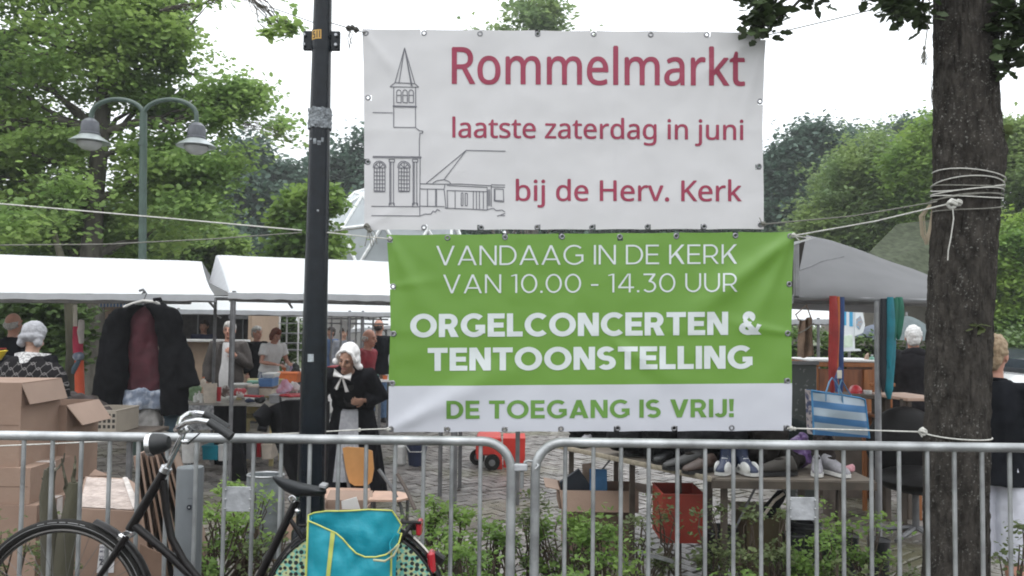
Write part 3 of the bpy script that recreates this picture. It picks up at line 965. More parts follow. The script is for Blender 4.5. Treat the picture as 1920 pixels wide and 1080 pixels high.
# remains of grey tape
tp = mat('foil_grey', (.22, .24, .26), rough=.35, var=.5, scale=60, bump=.8, bscale=120)
m = MB()
z0, z1 = at(600, 243, PD).z, at(600, 206, PD).z
def tfn(u, v):
    z = z0 + (z1 - z0) * v; a = 2 * math.pi * u
    n_ = noise.noise(V((math.cos(a) * 3, math.sin(a) * 3, z * 60))) + .6 * noise.noise(V((math.cos(a) * 9, math.sin(a) * 9, z * 90)))
    r_ = pole_r(z) + .004 + .009 * abs(n_)
    return V((pole_x(z) + r_ * math.cos(a), PD + r_ * math.sin(a), z + .008 * n_))
m.sheet(tfn, 70, 14).build('tape', tp, pole, W=True)
for i, (x0, y0, x1, y1) in enumerate(((583, 262, 590, 266), (592, 264, 598, 274), (600, 268, 606, 276), (607, 262, 611, 270))):
    patch(x0, y0, x1, y1, .004).build('tape_scrap', tp, pole, W=True)
patch(583, 663, 594, 677, .004).build('sticker', mat('sticker_pale', (.35, .38, .4), rough=.5, var=.3, scale=80), pole, W=True)
MB().ell(at(596, 395, PD - .058), (.006, .006, .006)).build('rivet', mat('bolt_zinc', (.3,) * 3), pole, W=True)

# ---------------------------------------------------------------- thick tree carrying the banners
TD = 3.97
EDG = [(0, 1756, 1862), (120, 1756, 1863), (200, 1756, 1866), (250, 1756, 1872), (285, 1757, 1879), (320, 1757, 1876), (360, 1756, 1869), (430, 1751, 1864), (500, 1747, 1860), (560, 1745, 1857), (680, 1741, 1852), (800, 1738, 1848), (950, 1738, 1846), (1080, 1736, 1848)]
prof = []
for py, l, r_ in EDG:
    p, q = at(l, py, TD), at(r_, py, TD); prof.append(((p.z + q.z) / 2, (p.x + q.x) / 2, (q.x - p.x) / 2))
prof.sort()
prof = [(-.1, prof[0][1] - .01, prof[0][2] * 1.55), (.1, prof[0][1], prof[0][2] * 1.25)] + prof + [(4.4, prof[-1][1] + .05, prof[-1][2] * .96), (6.5, prof[-1][1] + .2, .1)]
def tprof(z):
    for a_, b2 in zip(prof, prof[1:]):
        if z <= b2[0]:
            u = (z - a_[0]) / (b2[0] - a_[0]); u = max(0, u)
            return a_[1] + (b2[1] - a_[1]) * u, a_[2] + (b2[2] - a_[2]) * u
    return prof[-1][1], prof[-1][2]
barkT = mat('bark_thick', (.024, .021, .018), rough=.95, col2=(.060, .053, .046), scale=26, bump=.8, bscale=60, stretch=(1, 1, .5), detail=7, spec=.15)
_t = barkT.node_tree; _b = _t.nodes['Principled BSDF']; _src = _b.inputs['Base Color'].links[0].from_socket
_v = _t.nodes.new('ShaderNodeTexNoise'); _v.inputs['Scale'].default_value = 85; _v.inputs['Detail'].default_value = 3
_c2 = _t.nodes.new('ShaderNodeTexCoord'); _t.links.new(_c2.outputs['Object'], _v.inputs['Vector'])
_r = _t.nodes.new('ShaderNodeMapRange'); _r.inputs['From Min'].default_value = .60; _r.inputs['From Max'].default_value = .68
_t.links.new(_v.outputs[0], _r.inputs[0])
_v2 = _t.nodes.new('ShaderNodeTexNoise'); _v2.inputs['Scale'].default_value = 6; _t.links.new(_c2.outputs['Object'], _v2.inputs['Vector'])
_r2 = _t.nodes.new('ShaderNodeMapRange'); _r2.inputs['From Min'].default_value = .42; _r2.inputs['From Max'].default_value = .6
_t.links.new(_v2.outputs[0], _r2.inputs[0])
_mm = _t.nodes.new('ShaderNodeMath'); _mm.operation = 'MULTIPLY'; _t.links.new(_r.outputs[0], _mm.inputs[0]); _t.links.new(_r2.outputs[0], _mm.inputs[1])
_x = _t.nodes.new('ShaderNodeMixRGB'); _x.inputs[2].default_value = (.20, .195, .18, 1)
_t.links.new(_mm.outputs[0], _x.inputs[0]); _t.links.new(_src, _x.inputs[1]); _t.links.new(_x.outputs[0], _b.inputs['Base Color'])
trk = thing('oak_tree', 'thick dark barked trunk wound with pale rope at the banner side', 'tree', (tprof(0)[0], TD, 0))
m = MB()
def barkfn(a, z):
    cx, r_ = tprof(z)
    ca_, sa_ = math.cos(a), math.sin(a)
    q = V((ca_ * 2.6, sa_ * 2.6, z * 1.7))
    w1 = noise.noise(V((ca_ * 7 + .6 * noise.noise(q * 3), sa_ * 7, z * 5.5)))
    w2 = noise.noise(V((ca_ * 15, sa_ * 15, z * 16 + 5)))
    w3 = noise.noise(V((ca_ * 30, sa_ * 30, z * 40)))
    dsp = .009 * (1 - abs(w1) * 4) * .6 + .005 * w2 + .004 * w3 + .006 * noise.noise(q)
    return V((cx + (r_ - .004 + dsp) * ca_, TD + (r_ - .004 + dsp) * sa_, z))
_NA = 200
zs = [-.1 + .25 * i for i in range(3)] + [.55 + i * .0125 for i in range(224)] + [3.5 + .3 * i for i in range(10)]
m.loft([[barkfn(2 * math.pi * k_ / _NA, z) for k_ in range(_NA)] for z in zs])
m.build('trunk', barkT, trk, W=True, ang=70)
# its own crown high above, out of which the near branches hang
tz = 4.6
lb = MB()
for i, (tx, ty, tzz) in enumerate(((1.2, 3.2, 3.4), (3.6, 3.4, 4.2), (1.9, 5.2, 5.0), (2.0, 2.6, 5.2), (3.0, 5.0, 5.0), (0.7, 4.4, 4.6), (3.2, 4.1, 3.1))):
    limb(lb, (tprof(3.4 + i * .15)[0], TD, 3.4 + i * .15), (tx, ty, tzz), .05, .01, .15, 8, i)
lb.build('limbs', barkT, trk, W=True)
pos, _c = clumps([(2.3, 4.2, 5.9), (1.0, 4.0, 5.6), (3.6, 4.1, 5.7)], [(1.8, 1.7, 1.0), (1.0, 1.2, .7), (1.2, 1.4, .9)], 260, 20, .14, rng)
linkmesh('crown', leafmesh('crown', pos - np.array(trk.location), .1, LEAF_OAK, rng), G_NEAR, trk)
def leaves_at(lst, name, lm, size, parent, n=12, sp=.03):
    P = []
    for px, py, Y, rx, ry, kk in lst:
        c = at(px, py, Y); k_ = Y / F_PX
        for _ in range(kk):
            cc = np.array((c.x, c.y, c.z)) + rng.uniform(-1, 1, 3) * np.array((rx * k_, rx * k_ * .7, ry * k_))
            P.append(cc + rng.normal(0, sp, (n, 3)))
    pos = np.concatenate(P)
    return linkmesh(name, leafmesh(name, pos - np.array(wmat(parent).translation), size, LEAF_OAK, rng), lm, parent)
for lb_, lst, st in (('dark oak branch hanging at the top corner of the white banner', [(1438, 20, 3.9, 26, 26, 12), (1432, 48, 3.9, 20, 8, 4), (1425, -10, 3.9, 35, 20, 8), (1540, -4, 3.9, 12, 5, 2)], (1600, -60)),
                    ('dark oak branch hanging beside the trunk on the banner side', [(1700, 8, 3.8, 38, 16, 14), (1716, 24, 3.8, 14, 8, 3), (1700, -30, 3.8, 60, 25, 14)], (1770, -80)),
                    ('dark oak branch hanging at the outer side of the thick trunk', [(1900, 20, 3.8, 38, 28, 18), (1905, 80, 3.8, 26, 22, 9), (1885, 115, 3.8, 20, 14, 5), (1925, 60, 3.8, 30, 50, 10)], (1850, -120))):
    p = at(lst[0][0], lst[0][1], 3.9)
    t = thing('oak_branch', lb_, 'branch', (p.x, p.y, p.z), 0, 'dark branches hanging from the thick oak')
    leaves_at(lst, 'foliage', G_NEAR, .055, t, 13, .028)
    mb = MB(); s0 = at(st[0], st[1], 3.95)
    for i, (px, py, Y, rx, ry, kk) in enumerate(lst):
        limb(mb, s0, at(px, py, Y), .012, .005, .1, 6, i)
        for q in range(kk): limb(mb, at(px, py, Y), at(px + random.uniform(-rx, rx), py + random.uniform(-ry, ry), Y), .004, .002, .1, 4, q)
    mb.build('twig', barkT, t, W=True)
for px, py in ((1863, 258), (1800, 612)):
    cx, r_ = tprof(at(px, py, TD).z); p = at(px, py, TD); dx = max(-r_ * .98, min(r_ * .98, p.x - cx))
    q = V((p.x, TD - math.sqrt(max(0, r_ * r_ - dx * dx)) - .01, p.z))
    pos = np.array([tuple(q + V((random.uniform(-.03, .03), random.uniform(-.02, 0), random.uniform(-.015, .015)))) for _ in range(9)])
    linkmesh('sprout', leafmesh('sprout', pos - np.array(trk.location), .05, LEAF_OAK, rng), G_FERN2, trk)
# ---------------------------------------------------------------- crowd barriers
galv = mat('galvanised', (.36, .37, .375), rough=.42, metal=.55, var=.3, scale=7, bump=.1, bscale=90)
galv2 = mat('galvanised_plate', (.42, .43, .45), rough=.5, metal=.4, var=.2, scale=14, bump=.12, bscale=60)
BD = 3.5
zt = at(960, 828, BD).z
def barrier(label, x_end, side, bars, plate):
    """side -1: the rounded end is at the high-x side"""
    t = thing('crowd_barrier', label, 'barrier', (0, BD, 0), 0, 'steel crowd barriers across the picture')
    L_ = 2.42
    x0 = x_end; x1 = x_end - side * -1 * 0
    far_x = x_end + (-L_ if side < 0 else L_)
    sgn = -1 if side < 0 else 1
    r_ = .125
    t.location = ((x0 + far_x) / 2, BD, 0)
    pts = [V((x0, BD, .16))] + [V((x0, BD, zt - r_))]
    for i in range(1, 8):
        a = math.pi / 2 * i / 8
        pts.append(V((x0 + sgn * (r_ - r_ * math.cos(a)), BD, zt - r_ + r_ * math.sin(a))))
    pts.append(V((x0 + sgn * r_, BD, zt)))
    n_ = 12
    for i in range(1, n_): pts.append(V((x0 + sgn * (r_ + (L_ - 2 * r_) * i / n_), BD, zt)))
    for i in range(0, 8):
        a = math.pi / 2 * i / 8
        pts.append(V((far_x - sgn * (r_ - r_ * math.sin(a)), BD, zt - r_ + r_ * math.cos(a))))
    pts += [V((far_x, BD, zt - r_)), V((far_x, BD, .16))]
    MB().tube(pts, .0205, 14).build('frame', galv, t, W=True, ang=60)
    MB().tube([(x0, BD, .2), (far_x, BD, .2)], .014, 10).build('bottom_rail', galv, t, W=True)
    for x in bars:
        MB().tube([(x, BD, .2), (x, BD, zt - .012)], .0092, 10).build('bar', galv, t, W=True)
    for fx in (x0 + sgn * .35, far_x - sgn * .35):
        MB().tube([(fx, BD - .32, .01), (fx, BD - .2, .07), (fx, BD, .19), (fx, BD + .2, .07), (fx, BD + .32, .01)], .016, 8).build('foot', galv, t, W=True)
    if plate:
        a, b = plate
        pl = MB().box(((a + b) / 2, BD - .0, at(960, (plate_y[0] + plate_y[1]) / 2, BD).z), (b - a - .012, .004, (plate_y[1] - plate_y[0]) * BD / F_PX), bev=.0015).build('plate', galv2, t, W=True)
        for xx in (a + .008, b - .008):
            for k_ in (-.38, 0, .38):
                MB().ell((xx, BD - .006, at(960, (plate_y[0] + plate_y[1]) / 2, BD).z + k_ * (plate_y[1] - plate_y[0]) * BD / F_PX), (.005, .004, .005), None, 8, 6).build('weld', galv, t, W=True)
    return t
def bx(px, py=940): return at(px, py, BD).x
lb_ = [bx(p) for p in (41, 95, 149.5, 203, 256.5, 311, 365.5, 420, 473, 525, 579, 633, 685, 739.5, 793, 846, 900)]
lb_ = [lb_[0] - .124 * k_ for k_ in (3, 2, 1)] + lb_
plate_y = (919, 965)
barrier('steel crowd barrier with the black bicycle leaning at it', bx(958), -1, lb_, (bx(420), bx(473)))
rb_ = [bx(p) for p in (1059, 1112, 1164, 1216, 1270, 1322, 1375, 1427, 1478, 1531, 1582, 1634, 1686, 1739, 1790, 1842, 1894, 1945, 1997)]
plate_y = (926, 968)
barrier('steel crowd barrier standing before the shoe table and the thick trunk', bx(1003), 1, rb_, (bx(1478), bx(1531)))
# the hooks that couple both
hk = thing('barrier_coupling', 'steel hook and bracket coupling the two barriers', 'hook', at(975, 880, BD))
c = at(976, 876, BD)
MB().box(c, (.062, .03, .03), bev=.004).build('bracket', galv2, hk, W=True)
MB().tube([at(983, 872, BD), at(984, 866, BD), at(990, 863.5, BD), at(1004, 866, BD), at(1010, 874, BD - .03), at(1004, 880, BD - .03)], .006, 8).build('hook', galv, hk, W=True)
MB().tube([at(979, 884, BD + .0), at(978, 915, BD + .01)], .009, 8).build('pin', galv, hk, W=True)

# ---------------------------------------------------------------- bollard
bo = at(352, 1080, 3.78)
bol = thing('bollard', 'plain grey metal bollard behind the bicycle', 'bollard', (bo.x, 3.78, 0))
zt2 = at(357, 875, 3.78).z
bx0 = at(355, 950, 3.78).x
bolm = mat('bollard_grey', (.155, .168, .178), rough=.45, metal=.2, var=.08, scale=8)
MB().lathe([(.0605, 0), (.0605, zt2 - .008), (.058, zt2 - .001), (.03, zt2), (.001, zt2)], (bx0, 3.78, 0), 36).build('shaft', bolm, bol, W=True)
lk = at(355, 951, 3.78 - .0625)
MB().tube([lk + V((0, .004, 0)), lk - V((0, .003, 0))], .0115, 16).build('lock_cover', mat('lock_dark', (.02, .025, .035), rough=.3), bol, W=True)
MB().tube([lk + V((0, .004, 0)), lk - V((0, .005, 0))], .004, 10).build('lock_pin', galv, bol, W=True)
arc_ = [lk + V((.03 * math.cos(a), .0035 + .030 * (math.cos(a) ** 2) * .25, .006 + .034 * max(0, math.sin(a)))) for a in [math.pi * i / 12 for i in range(13)]]
MB().tube(arc_, .0009, 5).build('lid_seam', mat('lock_dark', (0, 0, 0)), bol, W=True)

# ---------------------------------------------------------------- banners
def lerp_edge(tab, v):
    for (a, x), (b, y) in zip(tab, tab[1:]):
        if v <= b: return x + (y - x) * (v - a) / (b - a)
    return tab[-1][1]
class Banner:
    def __init__(s, tl, tr, br, bl, Y, left, right, ridges, seed):
        s.tl, s.tr, s.br, s.bl, s.Y, s.left, s.right, s.ridges, s.seed = tl, tr, br, bl, Y, left, right, ridges, seed
    def disp(s, px, py):
        d = .006 * noise.noise(V((px / 170 + s.seed, py / 130, 0))) + .0034 * noise.noise(V((px / 60 + s.seed, py / 45, 3))) + .0012 * noise.noise(V((px / 22, py / 26 + s.seed, 3)))
        for fx_ in (775, 965, 1155, 1345): d += .0022 * math.exp(-abs(px - fx_) / 9)
        d += .0020 * math.exp(-abs(py - (245 if s.seed == 2 else 622)) / 9)
        for (x0, y0, x1, y1, w, a) in s.ridges:
            dx, dy = x1 - x0, y1 - y0; L_ = math.hypot(dx, dy)
            t = ((px - x0) * dx + (py - y0) * dy) / L_ / L_; q = ((px - x0) * dy - (py - y0) * dx) / L_
            ww = w * (.35 + .9 * max(0, min(1, t)))
            d += a * math.exp(-(q / ww) ** 2) * max(0, min(1, (1.1 - t) * 2)) * max(0, min(1, (t + .1) * 4))
        return d
    def P(s, px, py, off=0):
        return at(px, py, s.Y - s.disp(px, py) - off)
    def grid(s, u, v):
        l = s.tl[0] + (s.bl[0] - s.tl[0]) * v + lerp_edge(s.left, v); r = s.tr[0] + (s.br[0] - s.tr[0]) * v + lerp_edge(s.right, v)
        t = s.tl[1] + (s.tr[1] - s.tl[1]) * u; b = s.bl[1] + (s.br[1] - s.bl[1]) * u
        sag = 1.2 * abs(math.sin(u * math.pi * 7))
        return l + (r - l) * u, t + sag * (1 - v) + (b - t - sag) * v
def mesh_banner(bn, holes, nu=152, nv=76):
    m = MB(); pp = []
    for j in range(nv + 1):
        for i in range(nu + 1):
            pp.append(bn.grid(i / nu, j / nv))
    W_ = nu + 1
    kill = set(); mv = {}
    for hx, hy in holes:
        for k_, (x, y) in enumerate(pp):
            d = math.hypot(x - hx, y - hy)
            if d < 2.6: kill.add(k_)
    fs = []; 
    for j in range(nv):
        for i in range(nu):
            q = (j * W_ + i, j * W_ + i + 1, (j + 1) * W_ + i + 1, (j + 1) * W_ + i)
            if any(a in kill for a in q): continue
            fs.append(q)
    front = [tuple(bn.P(x, y)) for x, y in pp]
    m.add(front, fs)
    return m
def ring_at(bn, hx, hy, parent, m, r0=3.6, r1=6.6):
    mb = MB(); rings = []
    c = bn.P(hx, hy)
    k_ = bn.Y / F_PX
    for (rr, yy) in ((r0 * .72, .0), (r0 * .8, -.0022), (r0 * 1.15, -.0030), (r1 * .82, -.0012), (r1 * .86, .002)):
        rings.append([c + V((rr * k_ * math.cos(a), yy, rr * k_ * math.sin(a))) for a in [2 * math.pi * i / 16 for i in range(16)]])
    mb.loft(rings, caps=False).build('grommet', m, parent, W=True)
pvcw = mat('pvc_white', (.61, .60, .61), rough=.45, var=.025, scale=4, trans=.12)
white_b = Banner((679, 54), (1437, 60), (1432, 430), (683, 432), 4.0, [(0, 0), (.2, 2), (.6, 1.5), (1, 0)], [(0, 0), (.15, -3), (.5, -5), (.8, -1), (1, 0)],
                 [(1434, 66, 1270, 170, 14, .006), (1434, 66, 1390, 240, 10, .005), (683, 60, 760, 160, 12, .004), (684, 428, 760, 380, 10, .004)], 2)
GW = [(686, 62), (795, 62), (900, 63), (1008, 64), (1113, 64), (1220, 65), (1325, 65), (1430, 68), (795, 426), (902, 427), (1007, 426), (1110, 426), (1214, 425), (1320, 425), (1426, 421), (689, 426),
      (690, 183), (690, 304), (1425, 190), (1423, 312)]
wbt = tag(mesh_banner(white_b, GW).build('banner', pvcw, None, ang=80), 'white banner announcing the Rommelmarkt with a line drawing of a church', 'banner', 'banners tied between post and tree')
gromm = mat('grommet_steel', (.22, .22, .23), rough=.35, metal=.8, var=.1)
for h in GW: ring_at(white_b, h[0], h[1], wbt, gromm)

green_b = Banner((725, 440), (1490, 434), (1484, 808), (728, 811), 3.98, [(0, 0), (.1, 2), (.25, 5), (.45, 6), (.7, 2), (1, 0)], [(0, 0), (.2, -3), (.5, -3), (.8, 0), (1, 0)],
                 [(1487, 442, 1290, 600, 24, .020), (1487, 442, 1400, 640, 16, .010), (1480, 625, 1350, 600, 12, .008), (731, 447, 800, 590, 20, .010), (736, 804, 960, 690, 26, .016), (731, 447, 745, 760, 10, .006), (736, 537, 850, 520, 14, .004), (1150, 640, 1290, 730, 20, .007)], 9)
GG = [(731, 448), (839, 446), (947, 445), (1054, 444), (1162, 444), (1268, 443), (1379, 442), (1482, 443), (737, 537), (738, 626), (736, 719), (1480, 533), (1477, 625), (1477, 714),
      (733, 804), (839, 805), (946, 805), (1052, 804), (1158, 803), (1264, 803), (1372, 802), (1476, 802)]
pvcg = bpy.data.materials.new('pvc_green_white'); pvcg.use_nodes = True
_t = pvcg.node_tree; _b = _t.nodes['Principled BSDF']; _b.inputs['Roughness'].default_value = .42
_co = _t.nodes.new('ShaderNodeTexCoord'); _sp = _t.nodes.new('ShaderNodeSeparateXYZ'); _t.links.new(_co.outputs['Object'], _sp.inputs[0])
# the printed border between green and white is a straight line on the cloth
pa, pb2 = at(728, 724, 3.98), at(1486, 718.5, 3.98)
sl2 = (pb2.z - pa.z) / (pb2.x - pa.x)
_m1 = _t.nodes.new('ShaderNodeMath'); _m1.operation = 'MULTIPLY_ADD'; _m1.inputs[1].default_value = sl2; _m1.inputs[2].default_value = pa.z - sl2 * pa.x
_t.links.new(_sp.outputs[0], _m1.inputs[0])
_m2 = _t.nodes.new('ShaderNodeMath'); _m2.operation = 'GREATER_THAN'; _t.links.new(_sp.outputs[2], _m2.inputs[0]); _t.links.new(_m1.outputs[0], _m2.inputs[1])
_nz = _t.nodes.new('ShaderNodeTexNoise'); _nz.inputs['Scale'].default_value = 3; _t.links.new(_co.outputs['Object'], _nz.inputs['Vector'])
_gx = _t.nodes.new('ShaderNodeMixRGB'); _gx.inputs[1].default_value = (.13, .28, .036, 1); _gx.inputs[2].default_value = (.155, .31, .048, 1); _t.links.new(_nz.outputs[0], _gx.inputs[0])
_x = _t.nodes.new('ShaderNodeMixRGB'); _x.inputs[1].default_value = (.56, .57, .62, 1); _t.links.new(_gx.outputs[0], _x.inputs[2]); _t.links.new(_m2.outputs[0], _x.inputs[0])
_t.links.new(_x.outputs[0], _b.inputs['Base Color'])
_trl = _t.nodes.new('ShaderNodeBsdfTranslucent'); _t.links.new(_x.outputs[0], _trl.inputs[0])
_ms = _t.nodes.new('ShaderNodeMixShader'); _ms.inputs[0].default_value = .12
_t.links.new(_b.outputs[0], _ms.inputs[1]); _t.links.new(_trl.outputs[0], _ms.inputs[2]); _t.links.new(_ms.outputs[0], _t.nodes['Material Output'].inputs['Surface'])
gbt = tag(mesh_banner(green_b, GG).build('banner', pvcg, None, ang=80), 'green banner with white letters and a white bottom strip hung under the white one', 'banner', 'banners tied between post and tree')
for h in GG: ring_at(green_b, h[0], h[1], gbt, gromm)

# --- lettering
def cut_grid(verts, faces, step=12):
    bm = bmesh.new()
    vs = [bm.verts.new((x, y, z)) for x, y, z in verts]
    for f in faces:
        try: bm.faces.new([vs[i] for i in f])
        except ValueError: pass
    xs = [v[0] for v in verts]; ys = [v[1] for v in verts]
    for ax, lo, hi in ((0, min(xs), max(xs)), (1, min(ys), max(ys))):
        k_ = math.ceil(lo / step) * step
        while k_ < hi:
            co = (k_, 0, 0) if ax == 0 else (0, k_, 0); no = (1, 0, 0) if ax == 0 else (0, 1, 0)
            bmesh.ops.bisect_plane(bm, geom=bm.verts[:] + bm.edges[:] + bm.faces[:], dist=1e-4, plane_co=co, plane_no=no)
            k_ += step
    bmesh.ops.triangulate(bm, faces=bm.faces[:])
    bm.verts.index_update()
    v = [tuple(a.co) for a in bm.verts]; f = [tuple(a.index for a in q.verts) for q in bm.faces]
    bm.free()
    return v, f
def font_text(body, fontpath):
    c = bpy.data.curves.new('t', 'FONT'); c.body = body; c.resolution_u = 5
    if fontpath:
        try: c.font = bpy.data.fonts.load(fontpath)
        except Exception: pass
    o = bpy.data.objects.new('t', c)
    me = evalmesh(o)
    v = [tuple(a.co) for a in me.vertices]; f = [tuple(p.vertices) for p in me.polygons]
    n_ = len(v); k_ = .011                                  # a little heavier than the regular cut
    return ([(x + dx * k_, y + dy * k_, z + i * .00012) for i, (dx, dy) in enumerate(((-1, -.6), (1, -.6), (0, .8))) for x, y, z in v],
            [tuple(q + n_ * i for q in p) for i in range(3) for p in f])
import os
_fd = bpy.utils.system_resource('DATAFILES', path='fonts')
_fp = os.path.join(_fd, 'NotoSansHebrew-Regular.woff2') if _fd else ''
if not os.path.exists(_fp): _fp = ''
redp = mat('print_red', (.29, .025, .065), rough=.5, var=.05)
grnp = mat('print_green', (.12, .26, .045), rough=.5, var=.05)
whtp = mat('print_white', (.62, .66, .66), rough=.5, var=.02)
grayp = mat('print_grey', (.12, .12, .14), rough=.5, var=.1)
def put_letters(bn, parent, v, f, x0, x1, bl0, bl1, caph, capunits, m, label):
    """v in text units; width fitted to x0..x1 picture px at the banner's distance"""
    xs = [p[0] for p in v]; a, b = min(xs), max(xs)
    k_ = (x1 - x0) / (b - a); q = []
    for (x, y, z) in v:
        px = x0 + (x - a) * k_; u = (px - x0) / (x1 - x0)
        q.append((px, bl0 + (bl1 - bl0) * u - y / capunits * caph, z))
    v2, f2 = cut_grid(q, f)
    W3 = [tuple(bn.P(x, y, .0022 + z)) for x, y, z in v2]
    iv = sorted((min(v2[i][0] for i in g_), max(v2[i][0] for i in g_), n_) for n_, g_ in enumerate(f2))
    runs = [[iv[0][0], iv[0][1], [iv[0][2]]]]
    for lo, hi, n_ in iv[1:]:
        if lo > runs[-1][1] + caph * .235: runs.append([lo, hi, [n_]])
        else: runs[-1][1] = max(runs[-1][1], hi); runs[-1][2].append(n_)
    words_ = label[1].split(' ')
    for k2, r_ in enumerate(runs):                      # one piece of print per word
        mb = MB(); used = {}; fs = []
        for n_ in r_[2]:
            fs.append(tuple(used.setdefault(i, len(used)) for i in f2[n_]))
        mb.add([W3[i] for i in used], fs)
        mb.build('lettering', m, parent, W=True, smooth=False, label=label[0] + ' ' + (words_[k2] if len(runs) == len(words_) else label[1]))
def fcap(v): return max(p[1] for p in v)
for body, x0, x1, b0_, b1_, hh, ref in (('Rommelmarkt', 847, 1397, 156.5, 160, 68.5, 'R'), ('laatste zaterdag in juni', 848, 1394, 257.5, 262, 37, 'H'), ('bij de Herv. Kerk', 967, 1391, 376, 377, 38.5, 'H')):
    v, f = font_text(body, _fp); cv, _ = font_text('H', _fp)
    put_letters(white_b, wbt, v, f, x0, x1, b0_, b1_, hh, fcap(cv), redp, ('dark red word', body))

def geo(w, L_):
    """geometric capitals: returns (width, list of polygons) with cap height 1, stroke w"""
    h = w * 1.12; wh = w * .92; P = []
    def rect(x0, y0, x1, y1): P.append([(x0, y0), (x1, y0), (x1, y1), (x0, y1)])
    def dia(xb, yb, xt, yt, hh=None):
        hh = hh or h; P.append([(xb, yb), (xb + hh, yb), (xt + hh, yt), (xt, yt)])
    def arc(cx, cy, rx, ry, a0, a1, n=28, ww=None, hw=None):
        ww = ww or w; hw = hw or wh
        for i in range(n):
            t0, t1 = R(a0 + (a1 - a0) * i / n), R(a0 + (a1 - a0) * (i + 1) / n)
            P.append([(cx + rx * math.cos(t0), cy + ry * math.sin(t0)), (cx + rx * math.cos(t1), cy + ry * math.sin(t1)),
                      (cx + (rx - ww) * math.cos(t1), cy + (ry - hw) * math.sin(t1)), (cx + (rx - ww) * math.cos(t0), cy + (ry - hw) * math.sin(t0))])
    B_ = w > .15
    if L_ == 'I': rect(0, 0, w, 1); return w, P
    if L_ == 'E':
        W_ = .66 if B_ else .62
        rect(0, 0, w, 1); rect(0, 0, W_, wh); rect(0, 1 - wh, W_ * .98, 1); rect(0, .5 - wh / 2, W_ * .92, .5 + wh / 2); return W_, P
    if L_ == 'L': W_ = .60 if B_ else .56; rect(0, 0, w, 1); rect(0, 0, W_, wh); return W_, P
    if L_ == 'T': W_ = .74; rect(W_ / 2 - w / 2, 0, W_ / 2 + w / 2, 1); rect(0, 1 - wh, W_, 1); return W_, P
    if L_ == 'N': W_ = .80; rect(0, 0, w, 1); rect(W_ - w, 0, W_, 1); dia(W_ - h * 1.05, 0, 0, 1, h * 1.05); return W_, P
    if L_ in 'VA':
        W_ = .86 if L_ == 'V' else .90
        y0, y1 = (0, 1) if L_ == 'V' else (1, 0)
        dia(W_ / 2 - h / 2, y0, 0, y1) if L_ == 'V' else P.append([(0, 0), (h, 0), (W_ / 2 + h / 2, 1), (W_ / 2 - h / 2, 1)])
        dia(W_ / 2 - h / 2, y0, W_ - h, y1) if L_ == 'V' else P.append([(W_ - h, 0), (W_, 0), (W_ / 2 + h / 2, 1), (W_ / 2 - h / 2, 1)])
        if L_ == 'A':
            yb = .17 if B_ else .24
            k_ = (W_ / 2 - h / 2); rect(k_ * yb + w * .4, yb, W_ - k_ * yb - w * .4, yb + wh * .9)
        return W_, P
    if L_ == 'D':
        W_ = .80; rx = .46; rect(0, 0, w, 1); rect(0, 0, W_ - rx, wh); rect(0, 1 - wh, W_ - rx, 1); arc(W_ - rx, .5, rx, .5, -90, 90); return W_, P
    if L_ == 'O': W_ = 1.04 if not B_ else 1.02; arc(W_ / 2, .5, W_ / 2, .515, 0, 360, 48); return W_, P
    if L_ == '0': W_ = .80; arc(W_ / 2, .5, W_ / 2, .51, 0, 360, 40); return W_, P
    if L_ == 'C': W_ = .90 if not B_ else .86; arc(.5, .5, .5, .515, 47, 313, 40); return W_, P
    if L_ == 'G': W_ = .95; arc(.5, .5, .5, .515, 47, 318, 40); rect(.56, .52 - wh, W_ - .02, .52); rect(W_ - w - .02, .15, W_ - .02, .52 - wh * .5); return W_, P
    if L_ == 'K':
        W_ = .80 if B_ else .72; rect(0, 0, w, 1); P.append([(w * .9, .26), (w * .9, .26 + w * 1.35), (W_ - h * 1.28 - .01, 1), (W_ - .01, 1)])
        yj = .50; P.append([(W_ - h * 1.22, 0), (W_, 0), (w + .21 + h * .5, .65), (w + .21 - h * .45, .50)]); return W_, P
    if L_ == 'R':
        W_ = .76 if B_ else .72; ym = .34; r_ = (1 - ym) / 2; rect(0, 0, w, 1); rect(0, 1 - wh, W_ - .04 - r_, 1); rect(0, ym, W_ - .04 - r_, ym + wh)
        arc(W_ - .04 - r_, ym + r_, r_, r_, -90, 90, 20); P.append([(W_ - h * 1.15, 0), (W_, 0), (W_ * .5 + h * .62, ym + wh * .5), (W_ * .5 - h * .35, ym + wh * .5)]); return W_, P
    if L_ == 'S':
        W_ = .70 if B_ else .64; ry = (1.02 + wh) / 4
        arc(W_ / 2, 1.01 - ry, W_ / 2, ry, 35, 270, 26); arc(W_ / 2, ry - .01, W_ / 2, ry, -145, 90, 26); return W_, P
    if L_ == 'U': W_ = .78; r_ = W_ / 2; rect(0, .4, w, 1); rect(W_ - w, .4, W_, 1); arc(r_, .4, r_, .41, 180, 360, 24); return W_, P
    if L_ == 'J': W_ = .54; rect(W_ - w, .3, W_, 1); arc(W_ - .3, .3, .3, .31, 205, 360, 20); return W_, P
    if L_ == '1': W_ = .30 if not B_ else .4; rect(W_ - w, 0, W_, 1); P.append([(0, .93 - wh * .6), (0, .93 + .0), (W_ - w, 1), (W_ - w, 1 - wh * .8)]); return W_ + .04, P
    if L_ == '4': W_ = .78; rect(.52, 0, .52 + w, 1); rect(0, .22, W_, .22 + wh); P.append([(0, .22 + wh), (w * 1.25, .22 + wh), (.54 + w * .1, 1), (.54 - w * .9, 1)]); return W_, P
    if L_ == '3':
        W_ = .68; rect(.06, 1 - wh, W_ - .04, 1); P.append([(W_ - .04 - h * 1.3, 1 - wh), (W_ - .04, 1 - wh), (.30 + h, .56), (.30, .60)]); arc(.34, .31, .34, .32, -145, 95, 26); return W_, P
